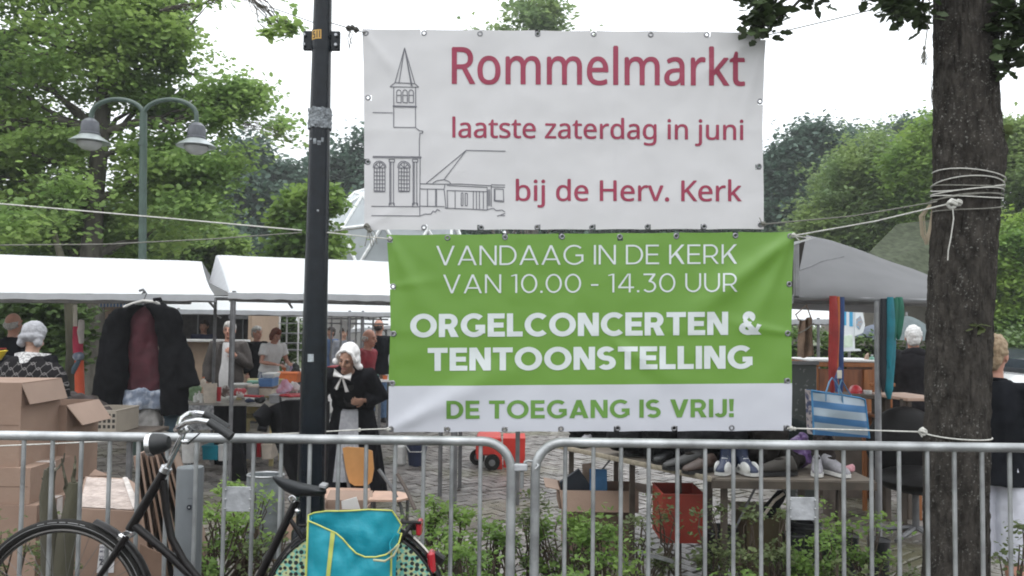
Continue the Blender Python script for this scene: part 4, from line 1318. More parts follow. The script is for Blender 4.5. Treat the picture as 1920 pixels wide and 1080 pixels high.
    if L_ == '.': q = w * 1.15; rect(0, 0, q, q); return q, P
    if L_ == '-': rect(0, .36, .36, .36 + wh); return .36, P
    if L_ == '!': q = w * 1.1; rect(0, 0, q, q * .95); P.append([(q * .14, .33), (q * .86, .33), (q, 1), (0, 1)]); return q, P
    if L_ == '&':
        arc(.36, .28, .36, .29, 70, 360, 34); arc(.38, .765, .24, .245, -50, 230, 26)
        P.append([(.84 - h * 1.3, 0), (.86, 0), (.30, .66), (.14, .62)]); P.append([(.55, .10), (.66, .05), (.86, .42), (.70, .48)]); return .88, P
    return .3, P
def geo_text(body, w, track):
    x = 0; v = []; f = []; n_ = 0
    for ch in body:
        if ch == ' ': x += .34; continue
        W_, P = geo(w, ch)
        for pg in P:
            n_ += 1; b = len(v)
            z = .00009 * (n_ % 9)
            v += [(x + px, py, z) for px, py in pg]; f.append(tuple(range(b, b + len(pg))))
        x += W_ + track
    return v, f
for body, w, tr, x0, x1, b0_, b1_, hh, m in (
        ('VANDAAG IN DE KERK', .095, .13, 818, 1382, 497.5, 494.5, 36.5, whtp), ('VAN 10.00 - 14.30 UUR', .095, .15, 831, 1383, 550, 547, 35, whtp),
        ('ORGELCONCERTEN &', .235, .075, 769, 1428, 632.5, 627.5, 43.5, whtp), ('TENTOONSTELLING', .235, .075, 802, 1411, 695.5, 691, 43, whtp),
        ('DE TOEGANG IS VRIJ!', .205, .10, 837, 1376, 785.5, 782, 34, grnp)):
    v, f = geo_text(body, w, tr)
    put_letters(green_b, gbt, v, f, x0, x1, b0_, b1_, hh, 1.0, m, (('green' if m is grnp else 'white') + ' capitals', body))

# --- printed church drawing, traced in lines 2 px wide
def Q(x, y): return 660 + x / 2.7, 40 + y / 2.7
lines = []
def pl(*p): lines.append([Q(*q) for q in p])
pl((105, 461), (206, 463)); pl((266, 134), (218, 310), (192, 331), (338, 333), (318, 315), (266, 134)); pl((266, 134), (238, 310)); pl((266, 134), (305, 328)); pl((218, 310), (318, 315)); pl((266, 134), (300, 328))
pl((211, 333), (211, 428)); pl((322, 335), (322, 430)); pl((206, 427), (328, 430)); pl((206, 432), (328, 434)); pl((211, 434), (211, 536), (322, 537), (321, 434))
for x in (226, 257, 288):
    pl((x, 410), (x, 356), (x + 5, 348), (x + 11, 346), (x + 18, 349), (x + 23, 357), (x + 23, 412), (x, 410)); pl((x, 374), (x + 23, 374))
pl((322, 537), (340, 553), (360, 556), (356, 566), (344, 566), (341, 600), (341, 682))
pl((105, 683), (350, 686), (350, 692)); pl((105, 689), (350, 692)); pl((345, 692), (343, 985)); pl((98, 936), (343, 938)); pl((98, 983), (343, 985))
for x in (188, 306):
    pl((x, 698), (x + 27, 698), (x + 27, 712), (x, 712), (x, 698)); pl((x + 3, 712), (x + 3, 930)); pl((x + 9, 712), (x + 9, 930)); pl((x + 22, 712), (x + 22, 930)); pl((x, 920), (x + 26, 920), (x + 26, 936)); pl((x, 920), (x, 936))
for x in (112, 236):
    pl((x - 5, 742), (x - 1, 722), (x + 12, 709), (x + 28, 707), (x + 45, 713), (x + 57, 726), (x + 60, 742)); pl((x, 857), (x, 742), (x + 5, 728), (x + 18, 716), (x + 30, 714), (x + 42, 720), (x + 52, 732), (x + 55, 745), (x + 55, 860), (x, 857)); pl((x, 742), (x + 55, 742))
    for k_ in range(1, 4): pl((x + k_ * 14, 742), (x + k_ * 14, 857))
    for k_ in range(5): pl((x, 762 + 20 * k_), (x + 55, 763 + 20 * k_))
    pl((x + 28, 742), (x + 10, 724)); pl((x + 28, 742), (x + 28, 716)); pl((x + 28, 742), (x + 46, 724)); pl((x - 2, 862), (x + 55, 862))
pl((777, 657), (578, 653), (376, 820)); pl((578, 653), (466, 800)); pl((408, 819), (430, 806), (465, 801), (490, 810), (500, 822)); pl((345, 822), (470, 824), (540, 823), (705, 832)); pl((345, 848), (468, 850))
pl((345, 935), (470, 938)); pl((382, 850), (382, 935)); pl((423, 850), (423, 936)); pl((428, 850), (428, 936)); pl((470, 826), (466, 850), (476, 945)); pl((480, 856), (684, 862)); pl((480, 830), (684, 840), (684, 862)); pl((482, 858), (484, 948)); pl((470, 945), (600, 950), (684, 955))
for x in (522, 614, 630, 645, 665): pl((x, 860), (x, 950))
for x in (553, 562, 573, 584): pl((x, 870), (x, 932)); 
pl((553, 870), (562, 868)); pl((573, 870), (584, 872)); pl((553, 932), (562, 934)); pl((573, 932), (584, 934)); pl((684, 850), (684, 953)); pl((705, 828), (705, 938)); pl((690, 850), (690, 935)); pl((697, 850), (697, 935)); pl((705, 827), (775, 829)); pl((705, 838), (775, 840))
pl((720, 848), (720, 910), (768, 915), (766, 850), (720, 848)); pl((724, 852), (724, 906), (763, 908)); pl((343, 985), (370, 975), (400, 976), (410, 960), (422, 966), (430, 952), (446, 960)); pl((684, 953), (715, 946), (730, 958), (760, 955), (775, 966)); pl((735, 986), (775, 972)); pl((745, 982), (775, 984))
mb = MB(); kk = 0
for ln in lines:
    for (x0, y0), (x1, y1) in zip(ln, ln[1:]):
        L_ = math.hypot(x1 - x0, y1 - y0)
        if L_ < .1: continue
        n_ = max(1, int(L_ / 10)); nx, ny = -(y1 - y0) / L_ * .75, (x1 - x0) / L_ * .75
        kk += 1; off = .0022 + .00006 * (kk % 17)
        for i in range(n_):
            a = (x0 + (x1 - x0) * i / n_, y0 + (y1 - y0) * i / n_); b = (x0 + (x1 - x0) * (i + 1) / n_, y0 + (y1 - y0) * (i + 1) / n_)
            mb.add([white_b.P(a[0] + nx, a[1] + ny, off), white_b.P(b[0] + nx, b[1] + ny, off), white_b.P(b[0] - nx, b[1] - ny, off), white_b.P(a[0] - nx, a[1] - ny, off)], [(0, 1, 2, 3)])
mb.build('church_drawing', grayp, wbt, W=True, smooth=False, label='thin grey line drawing of a church tower and its low hall')

# ---------------------------------------------------------------- ropes
ropew = mat('rope_white', (.55, .54, .50), rough=.8, var=.15, scale=80)
ropeg = mat('rope_grey', (.20, .195, .17), rough=.85, var=.2, scale=80)
roped = mat('rope_dark', (.09, .085, .075), rough=.85, var=.2, scale=80)
def rope(label, pts, r, m, knots=(), tails=(), sag=0.0, name='rope', group='ropes holding the banners'):
    P = [at(*p) for p in pts]; Q_ = []
    for a, b in zip(P, P[1:]):
        n_ = max(2, int((b - a).length / .06))
        for i in range(n_):
            u = i / n_; q = a.lerp(b, u); q.z -= sag * 4 * u * (1 - u) * (b - a).length; Q_.append(q)
    Q_.append(P[-1])
    mb = MB(); mb.tube(Q_, r, 7)
    t = tag(mb.build(name, m, None, origin=P[0]), label, 'rope', group)
    for kp in knots:
        c = at(*kp[:3]); s_ = kp[3] if len(kp) > 3 else .012
        k2 = MB()
        for q in range(3):
            e = Euler((q * 1.1, q * .7, q * 2))
            k2.tube([c + e.to_matrix() @ V((s_ * math.cos(a), s_ * .8 * math.sin(a), s_ * .3 * math.sin(2 * a))) for a in [2 * math.pi * i / 12 for i in range(12)]], s_ * .38, 6, loop=True)
        k2.build('knot', m, t, W=True)
    for tl in tails:
        p2 = [at(*q) for q in tl]; k2 = MB(); k2.tube(p2, r * .8, 6); k2.build('loose_end', m, t, W=True)
    return t
rope('thin line rising from the post out of the top of the picture', [(587, 42, 4), (520, 18, 4.0), (430, -8, 4.0)], .0022, roped)
rope('thin line with a dark knot from the post to the upper white banner corner', [(618, 42, 3.98), (652, 52, 3.98), (686, 62, 3.99)], .0024, roped, [(654, 53, 3.97, .012), (668, 56, 3.97, .012), (661, 52, 3.97, .011)],
     [[(655, 55, 3.97), (661, 64, 3.97), (657, 78, 3.97), (655, 92, 3.97)], [(658, 56, 3.97), (655, 68, 3.97), (660, 84, 3.97)], [(656, 56, 3.965), (652, 72, 3.965), (655, 88, 3.965)]])
rope('thin grey line from the upper white banner corner up into the oak', [(1430, 68, 3.99), (1560, 37, 3.97), (1660, 12, 3.95), (1755, -12, 3.95)], .0026, ropeg, [(1437, 66, 3.98, .010)])
rope('grey rope from the lower white banner corner to the thick trunk', [(1426, 421, 3.98), (1600, 405, 3.9), (1757, 378, 3.86)], .0032, ropeg, [(1432, 420, 3.97, .010)], [[(1430, 422, 3.97), (1424, 408, 3.97)]])
rope('tight white rope from the green banner corner to the thick trunk', [(1482, 443, 3.97), (1640, 415, 3.9), (1784, 381, 3.81)], .0036, ropew, [(1488, 441, 3.96, .010), (1785, 382, 3.80, .02), (1797, 380, 3.80, .014)],
     [[(1786, 386, 3.79), (1788, 410, 3.79), (1783, 445, 3.79), (1778, 470, 3.79), (1777, 488, 3.79)], [(1488, 441, 3.96), (1500, 452, 3.96), (1520, 446, 3.96), (1490, 443, 3.96)]])
rope('lower white rope from the green banner to the thick trunk', [(1476, 803, 3.97), (1600, 806, 3.9), (1732, 810, 3.83)], .0034, ropew, [(1484, 803, 3.96, .009), (1490, 804, 3.96, .007), (1730, 809, 3.81, .016)])
rope('grey rope from the lower white banner corner to the post', [(689, 426, 3.99), (640, 432, 3.98), (612, 437, 3.97)], .003, ropeg, [(688, 424, 3.98, .012), (693, 432, 3.97, .010)],
     [[(690, 428, 3.97), (697, 440, 3.97), (700, 458, 3.97)], [(690, 428, 3.97), (688, 445, 3.97), (684, 462, 3.97)], [(692, 428, 3.97), (703, 436, 3.97), (707, 458, 3.97)], [(690, 430, 3.965), (694, 448, 3.965), (696, 462, 3.965)]])
rope('white rope from the green banner corner to the post', [(731, 448, 3.97), (680, 443, 3.97), (614, 436, 3.96)], .0032, ropew, [(731, 448, 3.96, .008)])
rope('upper white line crossing the oak towards the post', [(566, 432, 3.97), (300, 408, 3.97), (0, 382, 3.97), (-200, 365, 3.97)], .0036, ropew)
rope('lower grey line crossing the oak towards the post', [(566, 436, 3.97), (400, 448, 3.97), (200, 458, 3.97), (-150, 461, 3.97)], .003, ropeg)
rope('low white rope from the green banner to the post', [(733, 804, 3.97), (690, 805, 3.96), (612, 809, 3.96)], .0032, ropew, [(674, 806, 3.96, .007), (727, 805, 3.965, .008)])
rope('slack white rope running behind the barrier and the bicycle', [(566, 812, 3.98), (420, 817, 3.95), (270, 824, 3.9), (120, 831, 3.9), (0, 836, 3.9), (-150, 842, 3.9)], .0032, ropew)
# windings round the trunk
def winding(label, py0, py1, turns, m, r=.0030, amp=.030):
    mb = MB(); pts = []
    n_ = int(56 * turns)
    for i in range(n_ + 1):
        a = 2 * math.pi * i / 56 + 2.9; u = i / n_
        z = at(1810, py0 + (py1 - py0) * u, TD).z + amp * (math.sin(a * .5 + 1 + py0) + .5 * math.sin(a * 1.37 + py1))
        cx, r_ = tprof(z); pts.append(V((cx + (r_ + .009) * math.cos(a), TD + (r_ + .009) * math.sin(a), z)))
    mb.tube(pts, r, 7)
    t = tag(mb.build('rope_winding', m, None, origin=pts[0]), label, 'rope', 'rope windings on the thick trunk')
    return t
winding('upper crossing turns of pale rope round the thick trunk', 338, 374, 4.5, ropew)
winding('lower turns of pale rope round the thick trunk', 392, 356, 3.5, ropeg)
winding('single low turn of white rope round the thick trunk', 812, 822, 1.0, ropew, .0034, .004)
t = thing('hanging_rope', 'short rope end with a frayed knot hanging beside the top of the trunk', 'rope', at(1742, -20, 3.8))
MB().tube([at(1742, -20, 3.8), at(1743, 20, 3.8), at(1738, 60, 3.8), at(1734, 90, 3.8)], .0028, 6).build('cord', ropeg, t, W=True)
MB().ell(at(1733, 90, 3.8), (.008, .008, .011)).build('knot', ropeg, t, W=True)
mb = MB()
for i in range(14): mb.tube([at(1733, 92, 3.8), at(1733 + random.uniform(-7, 7), 108, 3.8 + random.uniform(-.01, .01)), at(1729 + random.uniform(-9, 9), random.uniform(114, 123), 3.8)], .0014, 4)
mb.build('frayed_end', ropeg, t, W=True)
t = thing('rope_hank', 'loose tangle of pale twine hanging beside the thick trunk', 'rope', at(1738, 380, 3.85))
mb = MB()
for i in range(16):
    a0 = random.uniform(-7, 5)
    mb.tube([at(1745 + a0 * .4, 384, 3.85), at(1730 + a0, 405, 3.85 + random.uniform(-.02, .02)), at(1733 + a0, 440, 3.85), at(1738 + a0 * .7, random.uniform(448, 460), 3.85), at(1744 + a0 * .5, 430, 3.86), at(1747, 392, 3.85)], .0014, 4)
mb.build('twine', mat('rope_straw', (.30, .25, .18), rough=.9), t, W=True)
t = thing('twig_tuft', 'thin bare twigs sprouting at the edge of the thick trunk', 'twigs', at(1755, 215, TD))
mb = MB()
for i in range(9): mb.tube([at(1757, 205 + i, TD - .02), at(1750 - random.uniform(0, 6), 190, TD - .03), at(1752 - random.uniform(0, 8), random.uniform(150, 175), TD - .03)], .0012, 4)
mb.build('twig', roped, t, W=True)

# ---------------------------------------------------------------- bicycle
YB = 3.27
bk = thing('bicycle', 'black upright city bicycle leaning at the crowd barrier', 'bicycle', (at(390, 1000, YB).x, YB, 0))
def b(px, py, dy=0.0): return at(px, py, YB + dy)
frm = mat('bike_black', (.009, .0075, .0075), rough=.28, var=.3, scale=30, spec=.3)
chrome = mat('chrome', (.62, .62, .63), rough=.18, metal=.95, var=.08, scale=40)
rub = mat('tyre_rubber', (.014, .013, .012), rough=.7, var=.25, scale=60, bump=.15, spec=.2)
grip = mat('grip_black', (.012, .013, .014), rough=.55, var=.2)
refl = mat('tyre_print', (.20, .20, .20), rough=.5)
K = YB / F_PX
def circ(c, r, n_=64, a0=0, a1=2 * math.pi, dy=0):
    full = abs(a1 - a0 - 2 * math.pi) < 1e-6
    return [c + V((r * math.cos(a0 + (a1 - a0) * i / n_), dy, r * math.sin(a0 + (a1 - a0) * i / n_))) for i in range(n_ if full else n_ + 1)]
for which, (cx, cy) in (('f', (115, 1140)), ('r', (665, 1146))):
    c = b(cx, cy)
    w = bpy.data.objects.new('wheel', None); COL.objects.link(w); w.parent = bk
    # the wheel's own pieces hang under an Empty-free part: tyre is the part mesh
    bpy.data.objects.remove(w)
    tr_ = MB().tube(circ(c, .335), .0205, 12, loop=True).build('wheel', rub, bk, W=True)
    MB().tube(circ(c, .311), .0115, 8, loop=True).build('rim', chrome if which == 'r' else mat('rim_dark', (.10, .095, .09), rough=.25, metal=.8), tr_, W=True)
    MB().tube(circ(c, .352 - .014, 64, dy=-.0195), .0012, 4, loop=True).build('reflective_line', refl, tr_, W=True)
    for i in range(36):
        a = 2 * math.pi * i / 36; sd = (.03 if i % 2 else -.03); a2 = a + (.5 if (i // 2) % 2 else -.5)
        MB().tube([c + V((.02 * math.cos(a2), sd, .02 * math.sin(a2))), c + V((.303 * math.cos(a), 0, .303 * math.sin(a)))], .0009, 4).build('spoke', mat('spoke_dull', (.14, .14, .14), rough=.4, metal=.6), tr_, W=True)
    MB().tube([c + V((0, -.05, 0)), c + V((0, -.03, 0)), c + V((0, -.028, 0)), c + V((0, .028, 0)), c + V((0, .03, 0)), c + V((0, .05, 0))], [.01, .01, .028, .028, .01, .01], 14).build('hub', chrome, tr_, W=True)
    # pale maker's line print on the front tyre
cF, cR = b(115, 1140), b(665, 1146)
for a0, a1 in ((1.30, 1.36), (1.38, 1.50), (1.53, 1.60), (1.63, 1.74), (1.78, 1.86)):
    MB().tube([cF + V((.345 * math.cos(a), -.0186, .345 * math.sin(a))) for a in [a0 + (a1 - a0) * i / 4 for i in range(5)]], .0016, 4).build('tyre_lettering', refl, bk, W=True)
def guard(c, r, a0, a1, wd, m, name):
    rings = []
    n_ = 40
    for i in range(n_ + 1):
        a = a0 + (a1 - a0) * i / n_; rg = []
        for j in range(9):
            t = -1 + 2 * j / 8; rr = r - .012 * t * t
            rg.append(c + V((rr * math.cos(a), wd * t, rr * math.sin(a))))
        for j in range(8, -1, -1):
            t = -1 + 2 * j / 8; rr = r - .012 * t * t - .0015
            rg.append(c + V((rr * math.cos(a), wd * t, rr * math.sin(a))))
        rings.append(rg)
    return MB().loft(rings).build(name, m, bk, W=True, ang=60)
guard(cF, .378, R(-25), R(70), .027, frm, 'front_mudguard')
guard(cR, .378, R(15), R(170), .027, frm, 'rear_mudguard')
guard(cR, .380, R(34), R(52), .018, mat('mudguard_white', (.7, .68, .62), rough=.4), 'white_mudguard_end')
# fork, head, frame tubes
MB().tube([b(236, 1006, -.045), b(205, 1054, -.045), b(160, 1118, -.045), b(115, 1140, -.045)], [.014, .013, .010, .008], 10).build('fork_blade', frm, bk, W=True)
MB().tube([b(236, 1006, .045), b(205, 1054, .045), b(160, 1118, .045), b(115, 1140, .045)], [.014, .013, .010, .008], 10).build('fork_blade', frm, bk, W=True)
MB().box(b(238, 1003), (.035, .11, .03), rot=(0, R(30), 0), bev=.008).build('fork_crown', chrome, bk, W=True)
MB().tube([b(308, 884), b(243, 993)], [.0185, .0185], 16).build('head_tube', frm, bk, W=True)
MB().tube([b(313, 876), b(308, 885)], .023, 16).build('headset', chrome, bk, W=True)
MB().tube([b(344, 812), b(313, 878)], [.0115, .0125], 14).build('stem', chrome, bk, W=True)
MB().box(b(345, 806), (.045, .04, .035), rot=(0, R(-20), 0), bev=.008).build('stem_clamp', chrome, bk, W=True)
MB().tube([b(252, 985), b(310, 1034), b(372, 1092), b(450, 1165)], .0165, 14).build('down_tube', frm, bk, W=True)
MB().tube([b(306, 900), b(312, 960), b(322, 1010), b(345, 1052), b(385, 1100), b(450, 1152)], .0150, 14).build('curved_top_tube', frm, bk, W=True)
MB().tube([b(556, 938), b(480, 1095), b(450, 1160)], .0165, 14).build('seat_tube', frm, bk, W=True)
MB().tube([b(450, 1160, -.04), b(665, 1146, -.05)], .010, 10).build('chain_stay', frm, bk, W=True)
MB().tube([b(450, 1160, .04), b(665, 1146, .05)], .010, 10).build('chain_stay', frm, bk, W=True)
MB().tube([b(545, 975, -.03), b(600, 1060, -.045), b(665, 1146, -.05)], .009, 10).build('seat_stay', frm, bk, W=True)
MB().tube([b(545, 975, .03), b(600, 1060, .045), b(665, 1146, .05)], .009, 10).build('seat_stay', frm, bk, W=True)
MB().tube([b(450, 1162, -.09), b(450, 1162, .09)], .02, 14).build('bottom_bracket', chrome, bk, W=True)
MB().tube(circ(b(450, 1162), .085, 32, dy=-.05), .006, 6, loop=True).build('chainring', chrome, bk, W=True)
MB().tube([b(450, 1162, -.09), b(500, 1225, -.1)], .010, 8).build('crank', chrome, bk, W=True)
MB().tube([b(450, 1162, .09), b(400, 1100, .1)], .010, 8).build('crank', chrome, bk, W=True)
MB().box(b(500, 1225, -.15), (.09, .1, .025), bev=.006).build('pedal', grip, bk, W=True)
MB().box(b(400, 1100, .15), (.09, .1, .025), bev=.006).build('pedal', grip, bk, W=True)
MB().tube([b(450, 1170, -.03), b(560, 1300, -.1), b(585, 1298 + 12, -.2)], .009, 8).build('kickstand', galv, bk, W=True)
# handlebar
for dy, pt, gp in ((-.24, [(345, 806, 0), (330, 806, -.04), (336, 800, -.12), (352, 791, -.19), (372, 788, -.22), (395, 792, -.235)], [(392, 791, -.235), (404, 799, -.24), (420, 809, -.245), (434, 819, -.25)]),
                   (.24, [(345, 806, 0), (334, 799, .05), (338, 786, .12), (352, 776, .19), (368, 774, .22), (386, 777, .235)], [(382, 776, .235), (395, 782, .24), (412, 793, .245), (428, 803, .25)])):
    MB().tube([b(*q) for q in pt], .0112, 12).build('handlebar', chrome, bk, W=True)
    MB().tube([b(*q) for q in gp], [.0155, .0165, .0165, .0175], 14).build('grip', grip, bk, W=True)
MB().tube([b(352, 800, -.05), b(375, 812, -.1), b(352, 832, -.04)], .004, 6).build('brake_cable', grip, bk, W=True)
MB().ell(b(347, 828, -.03), (.018, .015, .012)).build('bell', chrome, bk, W=True)
# headlight
hl = MB()
hm2 = Matrix.Rotation(R(-98), 3, 'Y')
hl.lathe([(.001, -.05), (.025, -.045), (.038, -.02), (.043, .01), (.043, .03), (.036, .034), (.001, .034)], b(296, 832, -.03), 24, hm2)
h_ = hl.build('headlight', grip, bk, W=True)
MB().lathe([(.044, .018), (.047, .022), (.047, .036), (.040, .040)], b(296, 832, -.03), 24, hm2, caps=False).build('chrome_ring', chrome, h_, W=True)
MB().lathe([(.039, .034), (.02, .042), (.001, .044)], b(296, 832, -.03), 20, hm2).build('lens', mat('lens_clear', (.6, .62, .63), rough=.1), h_, W=True)
MB().tube([b(300, 842, -.03), b(312, 868, -.01)], .006, 6).build('headlight_bracket', frm, bk, W=True)
# saddle
sd_ = MB(); rings = []
SD = [(511, 893, 898, .014), (518, 892, 908, .022), (532, 896, 921, .030), (548, 900, 929, .042), (566, 905, 932, .062), (585, 909, 932, .085), (603, 912, 931, .098), (612, 914, 926, .085)]
for px, y0, y1, hw in SD:
    rg = []
    for i in range(16):
        a = 2 * math.pi * i / 16
        ct, st = math.cos(a), math.sin(a)
        yy = (y0 + y1) / 2 - st * (y1 - y0) / 2 * (1 if st > 0 else .9)
        rg.append(b(px, yy, hw * ct * (1 if abs(ct) < .8 else 1)))
    rings.append(rg)
sd_.loft(rings).build('saddle', mat('saddle_vinyl', (.014, .016, .018), rough=.42, var=.15, bump=.1, spec=.3), bk, W=True, ang=60)
MB().box(b(607, 910, -.07), (.028, .05, .014), rot=(0, R(10), 0), bev=.003).build('saddle_trim', mat('trim_grey', (.25, .25, .26), rough=.4), bk, W=True)
MB().tube([b(556, 930), b(552, 944)], .013, 10).build('seat_post', chrome, bk, W=True)
for dy in (-.035, .035):
    MB().tube(circ(b(548, 936, dy), .014, 14), .003, 5, loop=True).build('saddle_spring', chrome, bk, W=True)
MB().ell(b(558, 958, -.03), (.012, .012, .012)).build('seat_bolt', chrome, bk, W=True)
# patterned coat guard both sides of the rear wheel
cg = bpy.data.materials.new('coat_guard_print'); cg.use_nodes = True
_t = cg.node_tree; _b = _t.nodes['Principled BSDF']; _b.inputs['Roughness'].default_value = .5
_co = _t.nodes.new('ShaderNodeTexCoord'); _vo = _t.nodes.new('ShaderNodeTexVoronoi'); _vo.inputs['Scale'].default_value = 46; _vo.inputs['Randomness'].default_value = .35
_mp = _t.nodes.new('ShaderNodeMapping'); _mp.inputs['Scale'].default_value = (1, .02, 1); _t.links.new(_co.outputs['Object'], _mp.inputs[0])
_t.links.new(_mp.outputs[0], _vo.inputs['Vector'])
_r = _t.nodes.new('ShaderNodeMapRange'); _r.inputs['From Min'].default_value = .36; _r.inputs['From Max'].default_value = .44; _t.links.new(_vo.outputs['Distance'], _r.inputs[0])
_nn = _t.nodes.new('ShaderNodeTexNoise'); _nn.inputs['Scale'].default_value = 60; _t.links.new(_mp.outputs[0], _nn.inputs['Vector'])
_nr = _t.nodes.new('ShaderNodeMapRange'); _nr.inputs['From Min'].default_value = .45; _nr.inputs['From Max'].default_value = .55; _t.links.new(_nn.outputs[0], _nr.inputs[0])
_c3 = _t.nodes.new('ShaderNodeMixRGB'); _c3.inputs[1].default_value = (.16, .45, .38, 1); _c3.inputs[2].default_value = (.55, .55, .28, 1); _t.links.new(_nr.outputs[0], _c3.inputs[0])
_x = _t.nodes.new('ShaderNodeMixRGB'); _x.inputs[1].default_value = (.012, .018, .02, 1); _t.links.new(_c3.outputs[0], _x.inputs[2]); _t.links.new(_r.outputs[0], _x.inputs[0]); _t.links.new(_x.outputs[0], _b.inputs['Base Color'])
for dy in (-.052, .052):
    m = MB()
    m.sheet(lambda u, v: cR + V(((.09 + .262 * u) * math.cos(R(28 + 140 * v)), dy, (.09 + .262 * u) * math.sin(R(28 + 140 * v)))), 8, 40, .002, (0, 1, 0))
    m.build('coat_guard', cg, bk, W=True)
    MB().tube([cR + V((.354 * math.cos(R(28 + 140 * i / 30)), dy, .354 * math.sin(R(28 + 140 * i / 30)))) for i in range(31)], .005, 6).build('guard_stay', frm, bk, W=True)
# carrier and rear lights
for dy in (-.06, .06):
    MB().tube([b(560, 985, dy), b(700, 978, dy), b(790, 980, dy)], .006, 8).build('carrier_rail', frm, bk, W=True)
    MB().tube([b(775, 980, dy), b(665, 1140, dy)], .006, 8).build('carrier_stay', frm, bk, W=True)
for px in (600, 660, 720, 785):
    MB().tube([b(px, 981, -.06), b(px, 981, .06)], .005, 6).build('carrier_bar', frm, bk, W=True)
redl = mat('red_lens', (.42, .02, .03), rough=.2, var=.1, coat=.4)
MB().box(b(787, 988, -.02), (.022, .07, .055), bev=.006).build('reflector', redl, bk, W=True)
MB().box(b(775, 985, -.02), (.03, .05, .03), bev=.005).build('light_bracket', frm, bk, W=True)
MB().box(b(810, 1052, -.02), (.03, .06, .085), rot=(0, R(-5), 0), bev=.01).build('rear_light', redl, bk, W=True)
MB().box(b(822, 1046, -.01), (.05, .04, .035), rot=(0, R(35), 0), bev=.006).build('rear_light_bracket', frm, bk, W=True)
MB().tube([b(745, 888, .1), b(763, 920, .08), b(778, 955, .05)], .008, 8).build('spare_rod', mat('rod_brown', (.08, .06, .05), rough=.5), bk, W=True)

# ---------------------------------------------------------------- turquoise carrier bag
teal = mat('bag_turquoise', (.012, .28, .36), rough=.5, var=.03, scale=30, bump=.15, bscale=50)
limey = mat('piping_lime', (.46, .50, .12), rough=.6, var=.08)
bg_ = thing('shopping_bag', 'open turquoise shopping bag with lime piping on the bicycle carrier', 'bag', b(655, 1080, -.1))
FT = [(578, 976), (595, 983), (612, 991), (630, 999), (643, 1010), (655, 1024), (668, 1037), (685, 1044), (705, 1044), (722, 1040), (734, 1034)]
BK_ = [(578, 966), (590, 961), (612, 958), (640, 958), (665, 957), (690, 955), (715, 956), (735, 957), (743, 968), (753, 984), (745, 1000)]
def poly_at(tab, u):
    s_ = u * (len(tab) - 1); i = min(len(tab) - 2, int(s_)); f_ = s_ - i
    return tab[i][0] + (tab[i + 1][0] - tab[i][0]) * f_, tab[i][1] + (tab[i + 1][1] - tab[i][1]) * f_
def fold(px, py, a=.019): return .0025 * noise.noise(V((px / 9, py / 40, 2))) + a * noise.noise(V((px / 45, py / 60, 1.3))) + a * .5 * noise.noise(V((px / 18, py / 30, 7)))
def front(u, v):
    x0, y0 = poly_at(FT, u); xb = 574 + (733 - 574) * u
    px = x0 + (xb - x0) * min(1, v * 2.2); py = y0 + (1210 - y0) * v
    return b(px, py, -.20 - .02 * math.sin(math.pi * u) + fold(px, py))
def back(u, v):
    x0, y0 = poly_at(BK_, u); xb = 580 + (738 - 580) * u
    px = x0 + (xb - x0) * min(1, v * 1.6); py = y0 + (1208 - y0) * v
    return b(px, py, -.075 - .06 * (1 - v) * math.sin(math.pi * u) * .3 + fold(px + 300, py))
MB().sheet(front, 40, 34, .0025, (0, 1, 0)).build('front_panel', teal, bg_, W=True)
MB().sheet(back, 40, 34, .0025, (0, 1, 0)).build('back_panel', teal, bg_, W=True)
for uu, nm in ((0, 'side_panel'), (1, 'side_panel')):
    MB().sheet(lambda u, v: front(uu, v).lerp(back(uu, v), u) + V(((.012 if uu == 0 else -.018) * math.sin(math.pi * u), 0, 0)), 8, 30, .0025, (1, 0, 0)).build(nm, teal, bg_, W=True)
MB().sheet(lambda u, v: front(u, 1).lerp(back(u, 1), v), 12, 4, .003, (0, 0, 1)).build('bottom_panel', teal, bg_, W=True)
MB().tube([front(i / 40, 0) - V((0, .003, 0)) for i in range(41)], .0031, 8).build('piping', limey, bg_, W=True)
MB().tube([back(i / 40, 0) - V((0, .003, 0)) for i in range(41)], .0031, 8).build('piping', limey, bg_, W=True)
MB().tube([front(1, 0), b(748, 1018, -.12), b(753, 1000, -.08), back(1, 0)], .0031, 8).build('piping', limey, bg_, W=True)
MB().tube([front(0, 0), back(0, 0)], .0031, 8).build('piping', limey, bg_, W=True)
MB().tube([front(1, i / 20) - V((0, .003, 0)) for i in range(14)], .004, 8).build('piping', limey, bg_, W=True)
MB().tube([front(0, i / 20) - V((0, .003, 0)) for i in range(14)], .004, 8).build('piping', limey, bg_, W=True)
def sfn(u, v):
    q = front(.27 - .03 * v + .045 * (u - .5), v * .75); return q - V((0, .004, 0))
MB().sheet(sfn, 2, 24, .002, (0, 1, 0)).build('strap', limey, bg_, W=True)
MB().tube([front(.96, 0) - V((0, .006, 0)), b(748, 1022, -.24), b(738, 1042, -.25), b(722, 1052, -.24), b(700, 1050, -.235)], .0045, 8).build('handle_loop', mat('piping_dull', (.35, .36, .22), rough=.6), bg_, W=True)
